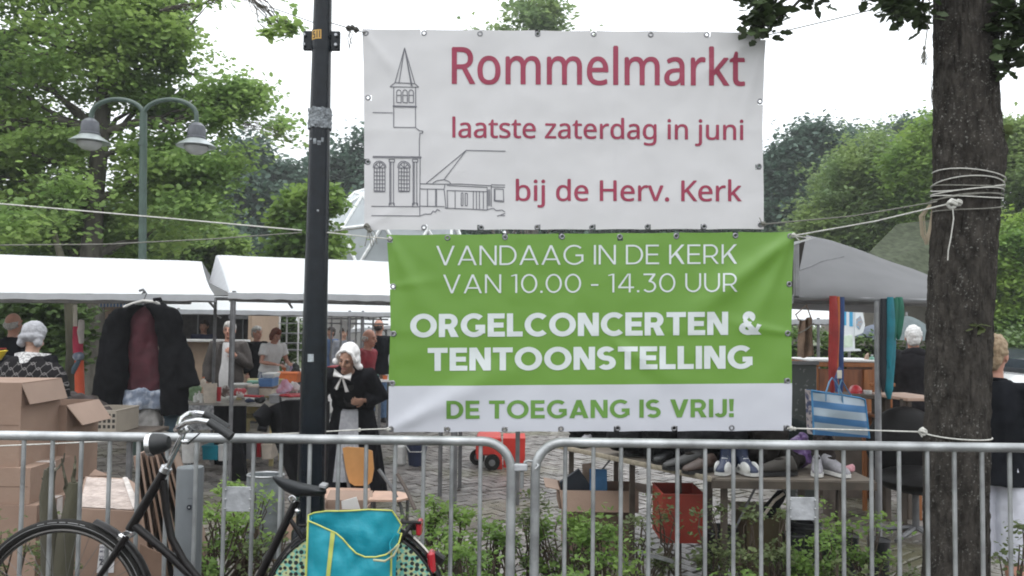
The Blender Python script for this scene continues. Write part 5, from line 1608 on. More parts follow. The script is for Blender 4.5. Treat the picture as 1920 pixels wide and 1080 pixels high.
# ---------------------------------------------------------------- market stalls
tarp = mat('tarp_white', (.80, .81, .82), rough=.5, var=.02, scale=3, trans=.35)
tarpg = mat('tarp_grey', (.20, .20, .205), rough=.7, var=.06, scale=3, trans=.2, spec=.2)
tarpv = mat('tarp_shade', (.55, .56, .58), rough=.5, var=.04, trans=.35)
steel = mat('stall_steel', (.30, .30, .31), rough=.45, metal=.5, var=.15)
steeld = mat('stall_steel_dull', (.15, .15, .155), rough=.55, metal=.3, var=.2)
def qsheet(c00, c10, c01, c11, sagz=.0, wr=.004, thick=.003, nu=40, nv=16, sd=0):
    c00, c10, c01, c11 = V(c00), V(c10), V(c01), V(c11)
    def fn(u, v):
        p = (c00.lerp(c10, u)).lerp(c01.lerp(c11, u), v)
        p = p + V((0, 0, -sagz * math.sin(math.pi * v) ))
        return p + V((0, 0, wr * noise.noise(V((u * 9 + sd, v * 5, 0)))))
    return MB().sheet(fn, nu, nv, thick, (0, 0, 1))
def bar(t, nm, p, q, r=.018, m=None, n=8):
    return MB().tube([p, q], r, n).build(nm, m or steel, t, W=True)
def ground_leg(t, px, py_top, Y, r=.018, m=None, nm='post'):
    p = at(px, py_top, Y); return bar(t, nm, (p.x, Y, 0), p, r, m)
def stall(label, pts, Yf, Yb, posts, group='white roofed market stalls', canopy=None, tilt_end=True, sd=0, beams=()):
    """pts: front-lower a, b and ridge-upper c, d picture points (left, right)"""
    (a, b2, c, d) = pts
    A, B2, C, D2 = at(*a, Yf), at(*b2, Yf), at(*c, Yb), at(*d, Yb)
    t = thing('market_stall', label, 'market stall', ((A.x + B2.x) / 2, (Yf + Yb) / 2, 0), 0, group)
    qsheet(A, B2, C, D2, .05, .006, sd=sd).build('canopy', canopy or tarp, t, W=True)
    # rear half of the roof falls away behind the ridge
    back = (Yb - Yf)
    E_, F_ = V((C.x, Yb + back, A.z + .05)), V((D2.x, Yb + back, B2.z + .05))
    qsheet(C, D2, E_, F_, .05, .006, sd=sd + 3).build('canopy', canopy or tarp, t, W=True)
    # hem along the front edge
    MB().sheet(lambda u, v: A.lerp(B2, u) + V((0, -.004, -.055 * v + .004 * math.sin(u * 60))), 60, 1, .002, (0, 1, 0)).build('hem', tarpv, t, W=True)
    bar(t, 'front_beam', A - V((0, -.03, .045)), B2 - V((0, -.03, .045)), .022)
    bar(t, 'rear_beam', E_ - V((0, .03, .04)), F_ - V((0, .03, .04)), .02)
    bar(t, 'ridge_beam', C - V((0, 0, .03)), D2 - V((0, 0, .03)), .02)
    for px in posts:
        x = at(px, a[1], Yf).x
        u = (x - A.x) / (B2.x - A.x)
        zf = A.z + (B2.z - A.z) * u; zr = C.z + (D2.z - C.z) * u
        bar(t, 'post', (x, Yf + .03, 0), (x, Yf + .03, zf + .02), .019, steeld)
        xr = x * (Yb + back) / Yf if sd in (4, 7) else x
        bar(t, 'post', (xr, Yb + back - .03, 0), (xr, Yb + back - .03, zf), .019, steeld)
        bar(t, 'rafter', (x, Yf + .03, zf - .06), (x, Yb, zr - .14), .014)
        bar(t, 'rafter', (x, Yb, zr - .14), (x, Yb + back - .03, zf - .10), .014)
    return t
s1 = stall('long white roofed stall over the woman in the grey bonnet and the hanging jacket', ((-420, 545), (402, 553), (-420, 463), (378, 491)), 7.2, 8.1, (-250, 268), sd=1)
A = at(268, 566, 7.23)
MB().tube([at(262, 545, 7.2), at(268, 543, 7.18), at(272, 548, 7.2)], .012, 8).build('bracket', steeld, s1, W=True)
bar(s1, 'second_beam', at(-300, 562, 7.5), at(358, 567, 7.5), .018)
s2 = stall('white roofed stall behind the black lamp post with a pale gable flap', ((428, 549), (860, 556), (407, 479), (850, 496)), 7.3, 8.3, (437, 830), sd=4)
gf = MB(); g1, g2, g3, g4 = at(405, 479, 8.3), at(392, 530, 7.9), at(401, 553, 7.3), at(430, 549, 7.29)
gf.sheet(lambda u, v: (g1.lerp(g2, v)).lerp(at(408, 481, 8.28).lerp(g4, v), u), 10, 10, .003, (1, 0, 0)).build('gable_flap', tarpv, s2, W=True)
bar(s2, 'second_beam', at(430, 562, 7.6), at(860, 573, 7.6), .018)
s3 = stall('farther white stall strip beneath the first two roofs', ((300, 580), (860, 588), (300, 555), (860, 560)), 10.6, 11.4, (333, 655, 680), group='white roofed market stalls', sd=7)
s4 = stall('far white awning behind the bald man in red', ((655, 618), (860, 598), (670, 600), (860, 585)), 14.0, 15.0, (691, 705), sd=9)
s5 = stall('low bright white stall roof glimpsed under the grey stall', ((1440, 599), (1556, 599), (1440, 575), (1560, 575)), 9.4, 10.0, (1460, 1536), group='white roofed market stalls', sd=12)
# poles of the stalls farther back
t = thing('scaffold', 'bare steel frame of poles and rails under the far awning', 'scaffold', at(650, 700, 12.2) * 1)
t.location.z = 0
for px in (622, 640, 655, 668, 700):
    p = at(px, 592, 12.2); bar(t, 'pole', (p.x, 12.2, 0), p, .014, steel, 6)
for py in (590, 597, 606):
    bar(t, 'rail', at(612, py, 12.2), at(728, py + 2, 12.2), .014, steel, 6)
# grey stall on the banner's far side
GY = 5.1
t = thing('market_stall', 'grey canvas stall behind the green banner with coloured umbrellas hanging on it', 'market stall', (at(1640, 560, GY).x, 5.8, 0))
def grey(u, v):
    px0, py0 = 1489 + 321 * u, 557 + 9 * u
    tab = [(1512, 441), (1530, 445), (1560, 452), (1600, 465), (1650, 483), (1700, 502), (1750, 520), (1810, 541)]
    px1, py1 = poly_at(tab, u)
    px = px0 + (px1 - px0) * v; py = py0 + (py1 - py0) * v
    return at(px, py, GY + (.9) * v * v + .25 * v) + V((0, 0, .012 * noise.noise(V((u * 6, v * 4, 2)))))
MB().sheet(grey, 44, 18, .003, (0, 0, 1)).build('canopy', tarpg, t, W=True)
MB().sheet(lambda u, v: grey(u, 1) + V((0, 1.4 * v, -.9 * v * (grey(u, 1).z - 1.7))), 30, 6, .003, (0, 0, 1)).build('canopy', tarpg, t, W=True)
MB().tube([grey(u / 20 * .34, .42 + .34 * (u / 20)) - V((0, .005, 0)) for u in range(21)], .006, 6).build('inner_rail', steeld, t, W=True)  # thin dark line running up across the canopy
bar(t, 'front_beam', at(1486, 558, GY + .02), at(1808, 567, GY + .02), .018)
bar(t, 'front_beam', at(1486, 565, GY + .35), at(1808, 571, GY + .35), .018)
MB().box((at(1493, 505, GY).x, GY, (at(1493, 455, GY).z + at(1493, 556, GY).z) / 2), (.03, .03, at(1493, 455, GY).z - at(1493, 556, GY).z), bev=.004).build('corner_post', steel, t, W=True)
MB().sheet(lambda u, v: at(1489 + 42 * u, 453 - 8 * u + 6 * v * (1 - u), GY - .02), 6, 2, .003, (0, 1, 0)).build('corner_flap', tarp, t, W=True)
p = at(1645, 565, GY + .0); MB().tube([(p.x, GY, 0), (p.x, GY, p.z)], .0195, 12).build('post', steel, t, W=True)
MB().tube([(p.x, GY + 1.9, 0), (p.x, GY + 1.9, p.z)], .0195, 12).build('post', steel, t, W=True)

# ---------------------------------------------------------------- tables
wood = mat('plank_pale', (.34, .29, .22), rough=.7, var=.2, scale=6, stretch=(1, 8, 8))
woodt = mat('plank_worn', (.15, .125, .10), rough=.8, var=.25, scale=6, stretch=(1, 8, 8))
woodd = mat('plank_dark', (.09, .07, .055), rough=.7, var=.3, scale=6)
woodo = mat('wood_orange', (.33, .12, .035), rough=.4, var=.18, scale=5, stretch=(6, 6, 1))
woodb = mat('wood_brown', (.24, .085, .036), rough=.4, var=.22, scale=5, stretch=(6, 6, 1))
woodbe = mat('wood_beech', (.46, .23, .08), rough=.45, var=.1, scale=8)
woodp = mat('wood_pinkish', (.50, .33, .25), rough=.5, var=.08, scale=8)
white = mat('white_cloth', (.68, .67, .66), rough=.8, var=.05)
def ztab(px, py, Y): return at(px, py, Y).z
# shoe table: two boards meeting in a corner
A, Bc, C = at(1642, 912, 4.72), at(1334, 902, 4.72), at(1040, 842, 5.95)
zt3 = (A.z + Bc.z) / 2
t = thing('stall_table', 'low trestle stall table heaped with bags and shoes behind the barrier', 'table', ((A.x + Bc.x) / 2, 5.3, 0))
back = V((.0, 1.0, 0))
MB().prism([(Bc.x + .02, Bc.y, zt3), (A.x, A.y, zt3), (A.x, A.y + .75, zt3), (Bc.x + .7, Bc.y + .75, zt3)], (0, 0, .022)).build('tabletop', woodt, t, W=True, smooth=False)
MB().prism([(Bc.x, Bc.y, zt3 + .004), (Bc.x + .72, Bc.y + .60, zt3 + .004), (C.x + .75, C.y + .5, zt3 + .004), (C.x, C.y, zt3 + .004)], (0, 0, .022)).build('tabletop', woodt, t, W=True, smooth=False)
MB().box(((A.x + Bc.x) / 2, A.y - .008, zt3 - .008), (A.x - Bc.x, .014, .045)).build('edge_board', woodd, t, W=True)
dd = (C - Bc); dd.z = 0
MB().tube([Bc + V((-.004, -.004, .012)), V((C.x - .004, C.y - .004, zt3 + .016))], .018, 6, flat=.5).build('edge_board', wood, t, W=True)
for x, y in ((Bc.x - .12, Bc.y + .35), (Bc.x + .1, Bc.y + .1), (A.x - .15, A.y + .15), (A.x - .9, A.y + .3), (C.x + .12, C.y - .05), (Bc.x - .35, Bc.y + .75), (C.x + .5, C.y + .35), (A.x - .2, A.y + .65)):
    MB().box((x, y, zt3 / 2), (.035, .035, zt3)).build('leg', woodd, t, W=True)
for p, q in (((A.x - .55, A.y + .1, zt3 - .01), (A.x - .1, A.y + .1, .2)), ((Bc.x + .05, Bc.y + .1, .15), (Bc.x + .35, Bc.y + .2, zt3)), ((C.x + .1, C.y, .2), (C.x + .45, C.y - .1, zt3))):
    bar(t, 'brace', p, q, .007, steeld, 6)
# cream table of crockery
t2z = at(450, 757, 8.4).z
def table(label, px0, px1, Y, dep, z, m, legs=True, name='trestle_table', cat='table', group=None, thick=.03):
    x0, x1 = at(px0, 700, Y).x, at(px1, 700, Y).x
    t = thing(name, label, cat, ((x0 + x1) / 2, Y + dep / 2, 0), 0, group)
    MB().box(((x0 + x1) / 2, Y + dep / 2, z - thick / 2), (x1 - x0, dep, thick), bev=.004).build('tabletop', m, t, W=True)
    for x in (x0 + .08, x1 - .08):
        for y in (Y + .06, Y + dep - .06): MB().box((x, y, (z - thick) / 2), (.035, .035, z - thick)).build('leg', steeld, t, W=True)
    return t
cream = mat('cream', (.62, .57, .48), rough=.5, var=.06)
tA = table('long table of crockery and boxes in front of the woman in the grey blazer', 343, 640, 8.4, 1.15, t2z, mat('table_top_grey', (.30, .28, .25), rough=.5, var=.2, scale=10))
def drape(name, lbl, px0, px1, py0, py1, Y, m, cat='cloth', wav=.01, group=None, own=True, parent=None, n=30):
    def fn(u, v):
        p = at(px0 + (px1 - px0) * u, py0 + (py1 - py0) * v, Y)
        return p + V((0, wav * math.sin(u * 17 + v) * (.3 + v) + wav * .6 * noise.noise(V((u * 6, v * 3, px0))), 0))
    mb = MB().sheet(fn, n, 14, .004, (0, 1, 0))
    if own: return solo(name, mb, m, lbl, cat, group)
    return mb.build(name, m, parent, W=True)
marb = mat('cloth_marbled', (.20, .20, .21), rough=.8, col2=(.42, .42, .43), scale=30, edge=(.4, .6))
blackc = mat('cloth_black', (.009, .009, .010), rough=.95, var=.3, spec=.1)
drape('table_cover', 'grey marbled cloth hanging from the crockery table', 347, 401, 760, 806, 8.37, marb)
drape('table_cover', 'black cloth hanging from the middle of the crockery table', 401, 462, 761, 872, 8.36, blackc)
# tables farther away
for lb, a, b2, Y, z, dep in (('far table crowded with glassware beside the metal rack', 500, 600, 12.5, .78, .8), ('far pale table just behind the bonneted woman', 700, 860, 11.0, .78, .9),
                         ('white table beside the man in the black shirt', 640, 740, 13.2, .74, .8), ('table of red and white trinkets before the far hedge', 1380, 1486, 10.2, .8, .7)):
    table(lb, a, b2, Y, dep, z, white, group='tables deeper in the market')
# ---------------------------------------------------------------- food trailer
FY = 13.0
def fx(px): return at(px, 640, FY).x
t = thing('food_trailer', 'beige and dark grey food trailer with a white counter', 'trailer', (fx(400), FY + 1, 0))
beige = mat('trailer_beige', (.40, .29, .21), rough=.5, var=.05)
dark = mat('trailer_inside', (.075, .068, .066), rough=.6, var=.2)
zc = at(400, 640, FY).z; zt4 = 2.15
MB().box(((fx(180) + fx(468)) / 2, FY, (zc + .35) / 2), (fx(468) - fx(180), .06, zc - .35), bev=.01).build('lower_panel', beige, t, W=True)
MB().box(((fx(180) + fx(470)) / 2, FY - .12, zc + .015), (fx(470) - fx(180), .3, .04), bev=.008).build('counter', white, t, W=True)
MB().box(((fx(180) + fx(468)) / 2, FY + 1.6, (zt4 + .35) / 2), (fx(468) - fx(180), .06, zt4 - .35)).build('rear_wall', dark, t, W=True)
for i, px in enumerate((395, 432, 300)):
    MB().box((fx(px), FY + 1.55, (zc + zt4) / 2), (.02, .02, zt4 - zc)).build('wall_seam', steel, t, W=True)
MB().box((fx(180), FY + .8, (zt4 + .35) / 2), (.06, 1.6, zt4 - .35)).build('side_wall', beige, t, W=True)
MB().box((fx(468), FY + .8, (zt4 + .35) / 2), (.06, 1.6, zt4 - .35)).build('side_wall', beige, t, W=True)
MB().box(((fx(180) + fx(468)) / 2, FY + .75, zt4), (fx(472) - fx(176), 1.9, .08), bev=.02).build('roof', white, t, W=True)
MB().box(((fx(180) + fx(468)) / 2, FY + .8, .33), (fx(468) - fx(180), 1.6, .08)).build('floor_pan', steeld, t, W=True)
MB().box((fx(415), FY + 1.2, at(430, 592, FY).z), (.55, .3, .12), bev=.01).build('extractor', steel, t, W=True)
for px in (240, 430):
    MB().tube([(fx(px), FY + .1, .3), (fx(px), FY + .3, .3)], .3, 24).build('wheel', rub, t, W=True)
# ---------------------------------------------------------------- brick building corner far behind
t = thing('brick_building', 'corner of a pinkish brick building behind the suited man', 'building', (at(505, 640, 19).x, 19.6, 0))
pinkb = mat('brick_pink', (.36, .19, .14), rough=.8, var=.15, scale=20)
x0, x1 = at(488, 600, 19).x, at(522, 600, 19).x
MB().box(((x0 + x1) / 2, 19.6, 1.4), (x1 - x0, 1.2, 2.8)).build('wall', pinkb, t, W=True)
MB().box(((x0 + x1) / 2, 19.6, 2.86), (x1 - x0 + .2, 1.4, .12)).build('roof', steeld, t, W=True)
# metal shelf rack
RY = 12.6
t = thing('shelf_rack', 'tall bare metal shelf rack standing before a dark bush', 'rack', (at(540, 700, RY).x, RY, 0))
for px in (525, 560):
    for dy in (0, .4):
        p = at(px, 592, RY); bar(t, 'upright', (p.x, RY + dy, 0), (p.x, RY + dy, p.z), .014, white, 6)
for py in (593, 606, 625, 644, 657):
    z = at(540, py, RY).z; x0, x1 = at(522, py, RY).x, at(563, py, RY).x
    MB().box(((x0 + x1) / 2, RY + .2, z), (x1 - x0, .42, .015)).build('shelf', steel, t, W=True)

# ---------------------------------------------------------------- grey-stall surroundings
# cabinet
CY = 7.4
x0, x1 = at(1530, 700, CY).x, at(1640, 700, CY).x
ztop, zbot = at(1585, 688, CY).z, at(1585, 776, CY).z
t = thing('wooden_cabinet', 'orange brown wooden cabinet with a white cover under the grey stall', 'cabinet', ((x0 + x1) / 2, CY + .3, 0))
MB().box(((x0 + x1) / 2, CY + .02, (ztop + zbot) / 2), (x1 - x0 - .06, .03, ztop - zbot - .04)).build('front_panel', woodb, t, W=True)
MB().box((x0, CY + .28, ztop / 2), (.05, .56, ztop), bev=.004).build('side_panel', woodo, t, W=True)
MB().box((x1, CY + .28, ztop / 2), (.05, .56, ztop), bev=.004).build('side_panel', woodo, t, W=True)
MB().box(((x0 + x1) / 2, CY + .28, ztop + .02), (x1 - x0 + .06, .6, .04), bev=.004).build('top', woodo, t, W=True)
MB().box(((x0 + x1) / 2 + .2, CY, (ztop + zbot) / 2 - .02), (.07, .05, ztop - zbot)).build('stile', woodo, t, W=True)
MB().box(((x0 + x1) / 2, CY + .3, zbot / 2), (x1 - x0 - .1, .45, zbot)).build('plinth', woodd, t, W=True)
tb = MB().box(((x0 + x1) / 2 + .05, CY + .3, ztop + .052), (x1 - x0 + .16, .62, .018), bev=.006); solo('table_cloth', tb, white, 'white cloth lying on the wooden cabinet', 'cloth')
# second low table and chair
x0, x1 = at(1560, 740, 6.6).x, at(1690, 740, 6.6).x; z = at(1600, 744, 6.6).z
t = thing('low_shelf', 'dark low shelf in front of the wooden cabinet with a red ball on it', 'shelf', ((x0 + x1) / 2, 6.7, 0))
MB().box(((x0 + x1) / 2, 6.75, z), (x1 - x0, .3, .035), bev=.004).build('board', woodd, t, W=True)
for x in (x0 + .05, x1 - .1): MB().box((x, 6.75, z / 2), (.04, .26, z)).build('leg', woodd, t, W=True)
t = thing('chair', 'light wooden slatted chair back beside the grey stall post', 'chair', (at(1665, 760, 6.9).x, 7.0, 0))
cz_ = at(1665, 745, 6.9).z
for i in range(4): MB().box((at(1650 + i * 10, 745, 6.9).x, 7.0, cz_), (.03, .015, .2), bev=.003).build('slat', woodo, t, W=True)
MB().box((at(1665, 760, 6.9).x, 7.0, cz_ + .1), (.22, .02, .03), bev=.004).build('top_rail', woodo, t, W=True)
MB().box((at(1665, 760, 6.9).x, 6.85, cz_ - .15), (.36, .34, .03), bev=.01).build('seat', woodo, t, W=True)
for dx in (-.16, .16):
    for dy in (-.3, 0): MB().box((at(1665, 760, 6.9).x + dx, 7.0 + dy, (cz_ - .16) / 2), (.03, .03, cz_ - .16)).build('leg', woodo, t, W=True)
x0, x1 = at(1684, 740, 6.3).x, at(1760, 740, 6.3).x; z = at(1710, 748, 6.3).z
t = thing('small_table', 'small dark table with a pale top beside the thick trunk', 'table', ((x0 + x1) / 2, 6.5, 0))
MB().box(((x0 + x1) / 2, 6.5, z), (x1 - x0, .5, .025), rot=(0, 0, R(8)), bev=.004).build('tabletop', woodp, t, W=True)
for dx in (-.12, .12):
    for dy in (-.2, .2): MB().box(((x0 + x1) / 2 + dx, 6.5 + dy, z / 2), (.035, .035, z)).build('leg', woodd, t, W=True)
# black armchair
t = thing('armchair', 'rounded black leather armchair beside the thick trunk', 'chair', (at(1722, 800, 6.0).x, 6.1, 0))
lea = mat('leather_black', (.008, .007, .007), rough=.5, var=.2, bump=.1, spec=.15)
cx_ = t.location.x
MB().ell((cx_ + .02, 6.25, .68), (.30, .14, .30), None, 20, 14).build('backrest', lea, t, W=True)
MB().ell((cx_, 6.0, .46), (.30, .28, .10), None, 20, 12).build('seat', lea, t, W=True)
MB().tube([(cx_, 6.05, .4), (cx_, 6.05, .1)], .025, 10).build('column', steeld, t, W=True)
for i in range(5):
    a = i * 2 * math.pi / 5; MB().tube([(cx_, 6.05, .1), (cx_ + .28 * math.cos(a), 6.05 + .28 * math.sin(a), .04)], .018, 6).build('leg', steeld, t, W=True)
# galvanised board at banner edge
t = thing('metal_screen', 'scuffed dark metal screen standing beside the green banner edge', 'screen', (at(1507, 750, 6.9).x, 6.9, 0))
x0, x1 = at(1478, 700, 6.9).x, at(1530, 700, 6.9).x; zt5 = at(1507, 680, 6.9).z
MB().box(((x0 + x1) / 2, 6.9, zt5 / 2), (x1 - x0, .03, zt5), bev=.004).build('sheet', mat('scuffed_metal', (.055, .062, .058), rough=.5, col2=(.24, .24, .24), scale=22, edge=(.6, .7), detail=5), t, W=True)
MB().box(((x0 + x1) / 2, 6.88, zt5), (x1 - x0 + .02, .05, .03)).build('rim', steeld, t, W=True)
# hanging jute bag
t = thing('jute_bag', 'brown hessian sack hanging under the grey stall beside the green banner', 'bag', at(1512, 668, 6.6))
def jf(u, v):
    p = at(1500 - 4 * v + (22 + 10 * v) * u, 598 + 70 * v + 3 * math.sin(u * 6), 6.6)
    return p + V((0, .02 * math.sin(u * 12 + v * 3) - .05 * math.sin(math.pi * u) * v, 0))
MB().sheet(jf, 14, 16, .01, (0, 1, 0)).build('sack', mat('hessian', (.19, .125, .085), rough=.9, var=.25, scale=14, bump=.4, bscale=120), t, W=True)
MB().tube([at(1498, 601, 6.59), at(1492, 590, 6.6), at(1512, 572, 6.6), at(1522, 600, 6.59)], .006, 6).build('strap', mat('hessian', (0, 0, 0)), t, W=True)
MB().tube([at(1497, 625, 6.55), at(1512, 618, 6.5), at(1526, 606, 6.55)], .005, 6).build('cord', ropeg, t, W=True)
# poster stand
t = thing('poster_stand', 'white and sky blue printed cardboard display standing by the hedge', 'sign', (at(1600, 657, 8.6).x, 8.6, 0))
pw = mat('card_white', (.72, .76, .78), rough=.5, var=.03); pb_ = mat('card_blue', (.06, .36, .62), rough=.5, var=.1)
def ppoly(nm, pts, Y, m): return MB().prism([at(x, y, Y) for x, y in pts], (0, .012, 0)).build(nm, m, t, W=True, smooth=False)
ppoly('panel', [(1577, 580), (1602, 578), (1603, 655), (1578, 655)], 8.6, pw)
ppoly('panel', [(1603, 578), (1617, 580), (1622, 610), (1618, 624), (1603, 630)], 8.58, pw)
for x0, x1, y0, y1 in ((1582, 1587, 583, 610), (1593, 1599, 583, 612)): ppoly('print', [(x0, y0), (x1, y0), (x1, y1), (x0, y1)], 8.595, pb_)
ppoly('print', [(1606, 598), (1613, 592), (1618, 604), (1612, 618), (1606, 612)], 8.572, mat('card_photo', (.45, .32, .25), rough=.5, col2=(.25, .45, .62), scale=30))
ppoly('print', [(1583, 630), (1598, 628), (1599, 650), (1583, 652)], 8.594, mat('card_pale_green', (.62, .74, .60), rough=.5))
ppoly('shelf', [(1577, 655), (1612, 654), (1615, 658), (1577, 659)], 8.56, pw)
bar(t, 'pole', (at(1592, 650, 8.65).x, 8.65, 0), at(1592, 600, 8.65), .015)
# parasol behind dark-coated man
def parasol(label, px, py, Y, rpx, hpx, m, m2):
    c = at(px, py, Y); r_ = rpx * Y / F_PX; h_ = hpx * Y / F_PX
    t = thing('parasol', label, 'umbrella', (c.x, Y, 0), 0, None)
    rings = []
    for i in range(7):
        u = i / 6; rings.append([V((c.x + r_ * u * math.cos(a) * (1 - .04 * abs(math.sin(4 * a)) * u), Y + r_ * u * math.sin(a), c.z - h_ * u ** 1.6)) for a in [2 * math.pi * k_ / 32 for k_ in range(32)]])
    MB().loft(rings, caps=False).build('canopy', m, t, W=True)
    for k_ in range(8):
        a = 2 * math.pi * k_ / 8; MB().tube([(c.x, Y, c.z - .01), (c.x + r_ * .6 * math.cos(a), Y + r_ * .6 * math.sin(a), c.z - h_ * .48 - .02), (c.x + r_ * .96 * math.cos(a), Y + r_ * .96 * math.sin(a), c.z - h_ - .005)], .006, 5).build('rib', steel, t, W=True)
    bar(t, 'pole', (c.x, Y, 0), (c.x, Y, c.z + .05), .016)
    MB().lathe([(.2, 0), (.2, .04), (.04, .08), (.03, .3)], (c.x, Y, 0), 16).build('foot', steeld, t, W=True)
    return t
parasol('grey green parasol behind the white haired man in the dark coat', 1700, 592, 11, 62, 45, mat('parasol_grey', (.10, .13, .135), rough=.6, trans=.2), None)
parasol('blue grey parasol edge between the post and the hanging teal umbrellas', 1640, 608, 12, 44, 24, mat('parasol_blue', (.10, .12, .16), rough=.6, trans=.2), None)

# things hanging from the grey stall beam
def folded_umbrella(label, px, w, py0, py1, Y, cols, flip=0, handle=True):
    t = thing('folded_umbrella', label, 'umbrella', at(px, py0, Y), 0, 'folded umbrellas hanging on the grey stall')
    n_ = len(cols)
    for i, (m, f0, f1, y0, y1) in enumerate(cols):
        cx = px - w / 2 + w * (f0 + f1) / 2; wd = w * (f1 - f0)
        rings = []
        for j in range(15):
            v = j / 14; py = y0 + (y1 - y0) * v
            c_ = at(cx + 1.5 * math.sin(v * 5 + i), py, Y + .01 * i)
            r_ = wd * .64 * Y / F_PX * (.78 + .28 * math.sin(math.pi * min(1, v * 1.2))) * (1 if v < .86 else (1 - (v - .86) * 4.5))
            rings.append([c_ + V((r_ * math.cos(a) * (1 + .12 * math.sin(5 * a)), r_ * .8 * math.sin(a), 0)) for a in [2 * math.pi * k_ / 18 for k_ in range(18)]])
        MB().loft(rings).build('fabric', m, t, W=True)
    return t
cr, cor, cnav, ctl, cgr, cbk = [mat('brolly_' + n_, c, rough=.55, var=.2, scale=10) for n_, c in (('red', (.28, .022, .02)), ('orange', (.50, .14, .03)), ('navy', (.02, .05, .16)), ('teal', (.01, .17, .22)), ('green', (.01, .13, .08)), ('black', (.012, .015, .02)))]
folded_umbrella('red orange and blue folded umbrella hanging above the striped bag', 1569, 26, 555, 735, GY - .03, [(cr, 0, .5, 555, 742), (cor, .48, .66, 556, 738), (cnav, .64, 1.0, 557, 735)])
folded_umbrella('short folded umbrella in teal and dark green beside the stall post', 1664, 24, 560, 745, GY - .03, [(cbk, 0, .45, 560, 735), (ctl, .3, 1.0, 605, 748)])
folded_umbrella('bright teal folded umbrella among the hanging ones', 1673, 18, 557, 680, GY - .05, [(ctl, 0, .6, 557, 690), (cgr, .5, 1.0, 559, 640)])
folded_umbrella('narrow green folded umbrella nearest the thick trunk', 1686, 12, 557, 635, GY - .03, [(cgr, 0, 1.0, 557, 637)])
# striped bag
t = thing('striped_bag', 'big blue and white striped shopper hanging under the red umbrella', 'bag', at(1575, 822, 4.95))
st = bpy.data.materials.new('blue_white_stripes'); st.use_nodes = True
_t = st.node_tree; _b = _t.nodes['Principled BSDF']; _b.inputs['Roughness'].default_value = .6
_co = _t.nodes.new('ShaderNodeTexCoord'); _sp = _t.nodes.new('ShaderNodeSeparateXYZ'); _t.links.new(_co.outputs['Object'], _sp.inputs[0])
_a = _t.nodes.new('ShaderNodeMath'); _a.operation = 'MULTIPLY_ADD'; _a.inputs[1].default_value = .10; _t.links.new(_sp.outputs[0], _a.inputs[0]); _t.links.new(_sp.outputs[2], _a.inputs[2])
_m = _t.nodes.new('ShaderNodeMath'); _m.operation = 'MULTIPLY'; _m.inputs[1].default_value = 1 / .088; _t.links.new(_a.outputs[0], _m.inputs[0])
_f = _t.nodes.new('ShaderNodeMath'); _f.operation = 'FRACT'; _t.links.new(_m.outputs[0], _f.inputs[0])
_g = _t.nodes.new('ShaderNodeMath'); _g.operation = 'GREATER_THAN'; _g.inputs[1].default_value = .46; _t.links.new(_f.outputs[0], _g.inputs[0])
_x = _t.nodes.new('ShaderNodeMixRGB'); _x.inputs[1].default_value = (.05, .16, .34, 1); _x.inputs[2].default_value = (.36, .43, .50, 1); _t.links.new(_g.outputs[0], _x.inputs[0]); _t.links.new(_x.outputs[0], _b.inputs['Base Color'])
BF = [(1522, 732), (1545, 736), (1580, 741), (1612, 746), (1622, 750)]
def bfp(u, v):
    x0, y0 = poly_at(BF, u); px = x0 + v * (4 * (1 - u) + 8 * u); y1 = 815 + 7 * u
    return at(px, y0 + (y1 - y0) * v, 4.90 + .018 * noise.noise(V((u * 3, v * 3, 4))) - .03 * math.sin(math.pi * u) * math.sin(math.pi * v))
MB().sheet(bfp, 20, 14, .004, (0, 1, 0)).build('front_panel', st, t, W=True)
MB().sheet(lambda u, v: bfp(u, v) + V((.0, .10, 0)), 20, 14, .004, (0, 1, 0)).build('back_panel', st, t, W=True)
pat = mat('cloth_mottled', (.05, .06, .12), rough=.8, col2=(.42, .36, .36), scale=26, edge=(.45, .55))
MB().sheet(lambda u, v: bfp(0, v) + V((-.02 * math.sin(math.pi * u), .10 * u, 0)), 8, 14, .004, (1, 0, 0)).build('side_panel', pat, t, W=True)
MB().sheet(lambda u, v: bfp(1, v) + V((.01 * math.sin(math.pi * u), .10 * u, 0)), 8, 14, .004, (1, 0, 0)).build('side_panel', cnav, t, W=True)
MB().sheet(lambda u, v: bfp(u, 1) + V((0, .10 * v, 0)), 10, 3, .004, (0, 0, 1)).build('bottom_panel', cnav, t, W=True)
MB().tube([bfp(i / 20, 0) for i in range(21)], .006, 6).build('binding', mat('binding_blue', (.06, .22, .42), rough=.6), t, W=True)
MB().tube([bfp(0, i / 10) for i in range(11)], .006, 6).build('binding', mat('binding_blue', (.06, .22, .42)), t, W=True)
MB().tube([bfp(1, i / 10) for i in range(11)], .006, 6).build('binding', mat('binding_blue', (.06, .22, .42)), t, W=True)
hb_ = mat('handle_blue', (.12, .26, .42), rough=.6)
for pts, dy in (([(1548, 752), (1549, 735), (1555, 716), (1560, 708), (1571, 722), (1579, 740), (1580, 758)], 4.89), ([(1574, 748), (1572, 730), (1578, 712), (1588, 730), (1598, 744), (1600, 762)], 4.97)):
    MB().tube([at(x, y, dy) for x, y in pts], .010, 6, flat=.35).build('handle', hb_, t, W=True)
MB().box(at(1574, 702, 4.93), (.028, .01, .05), bev=.002).build('price_tag', cream, t, W=True)
MB().tube([at(1570, 735, 4.99), at(1567, 712, 5.0), at(1575, 690, 5.02)], .012, 8).build('strap', cnav, t, W=True)
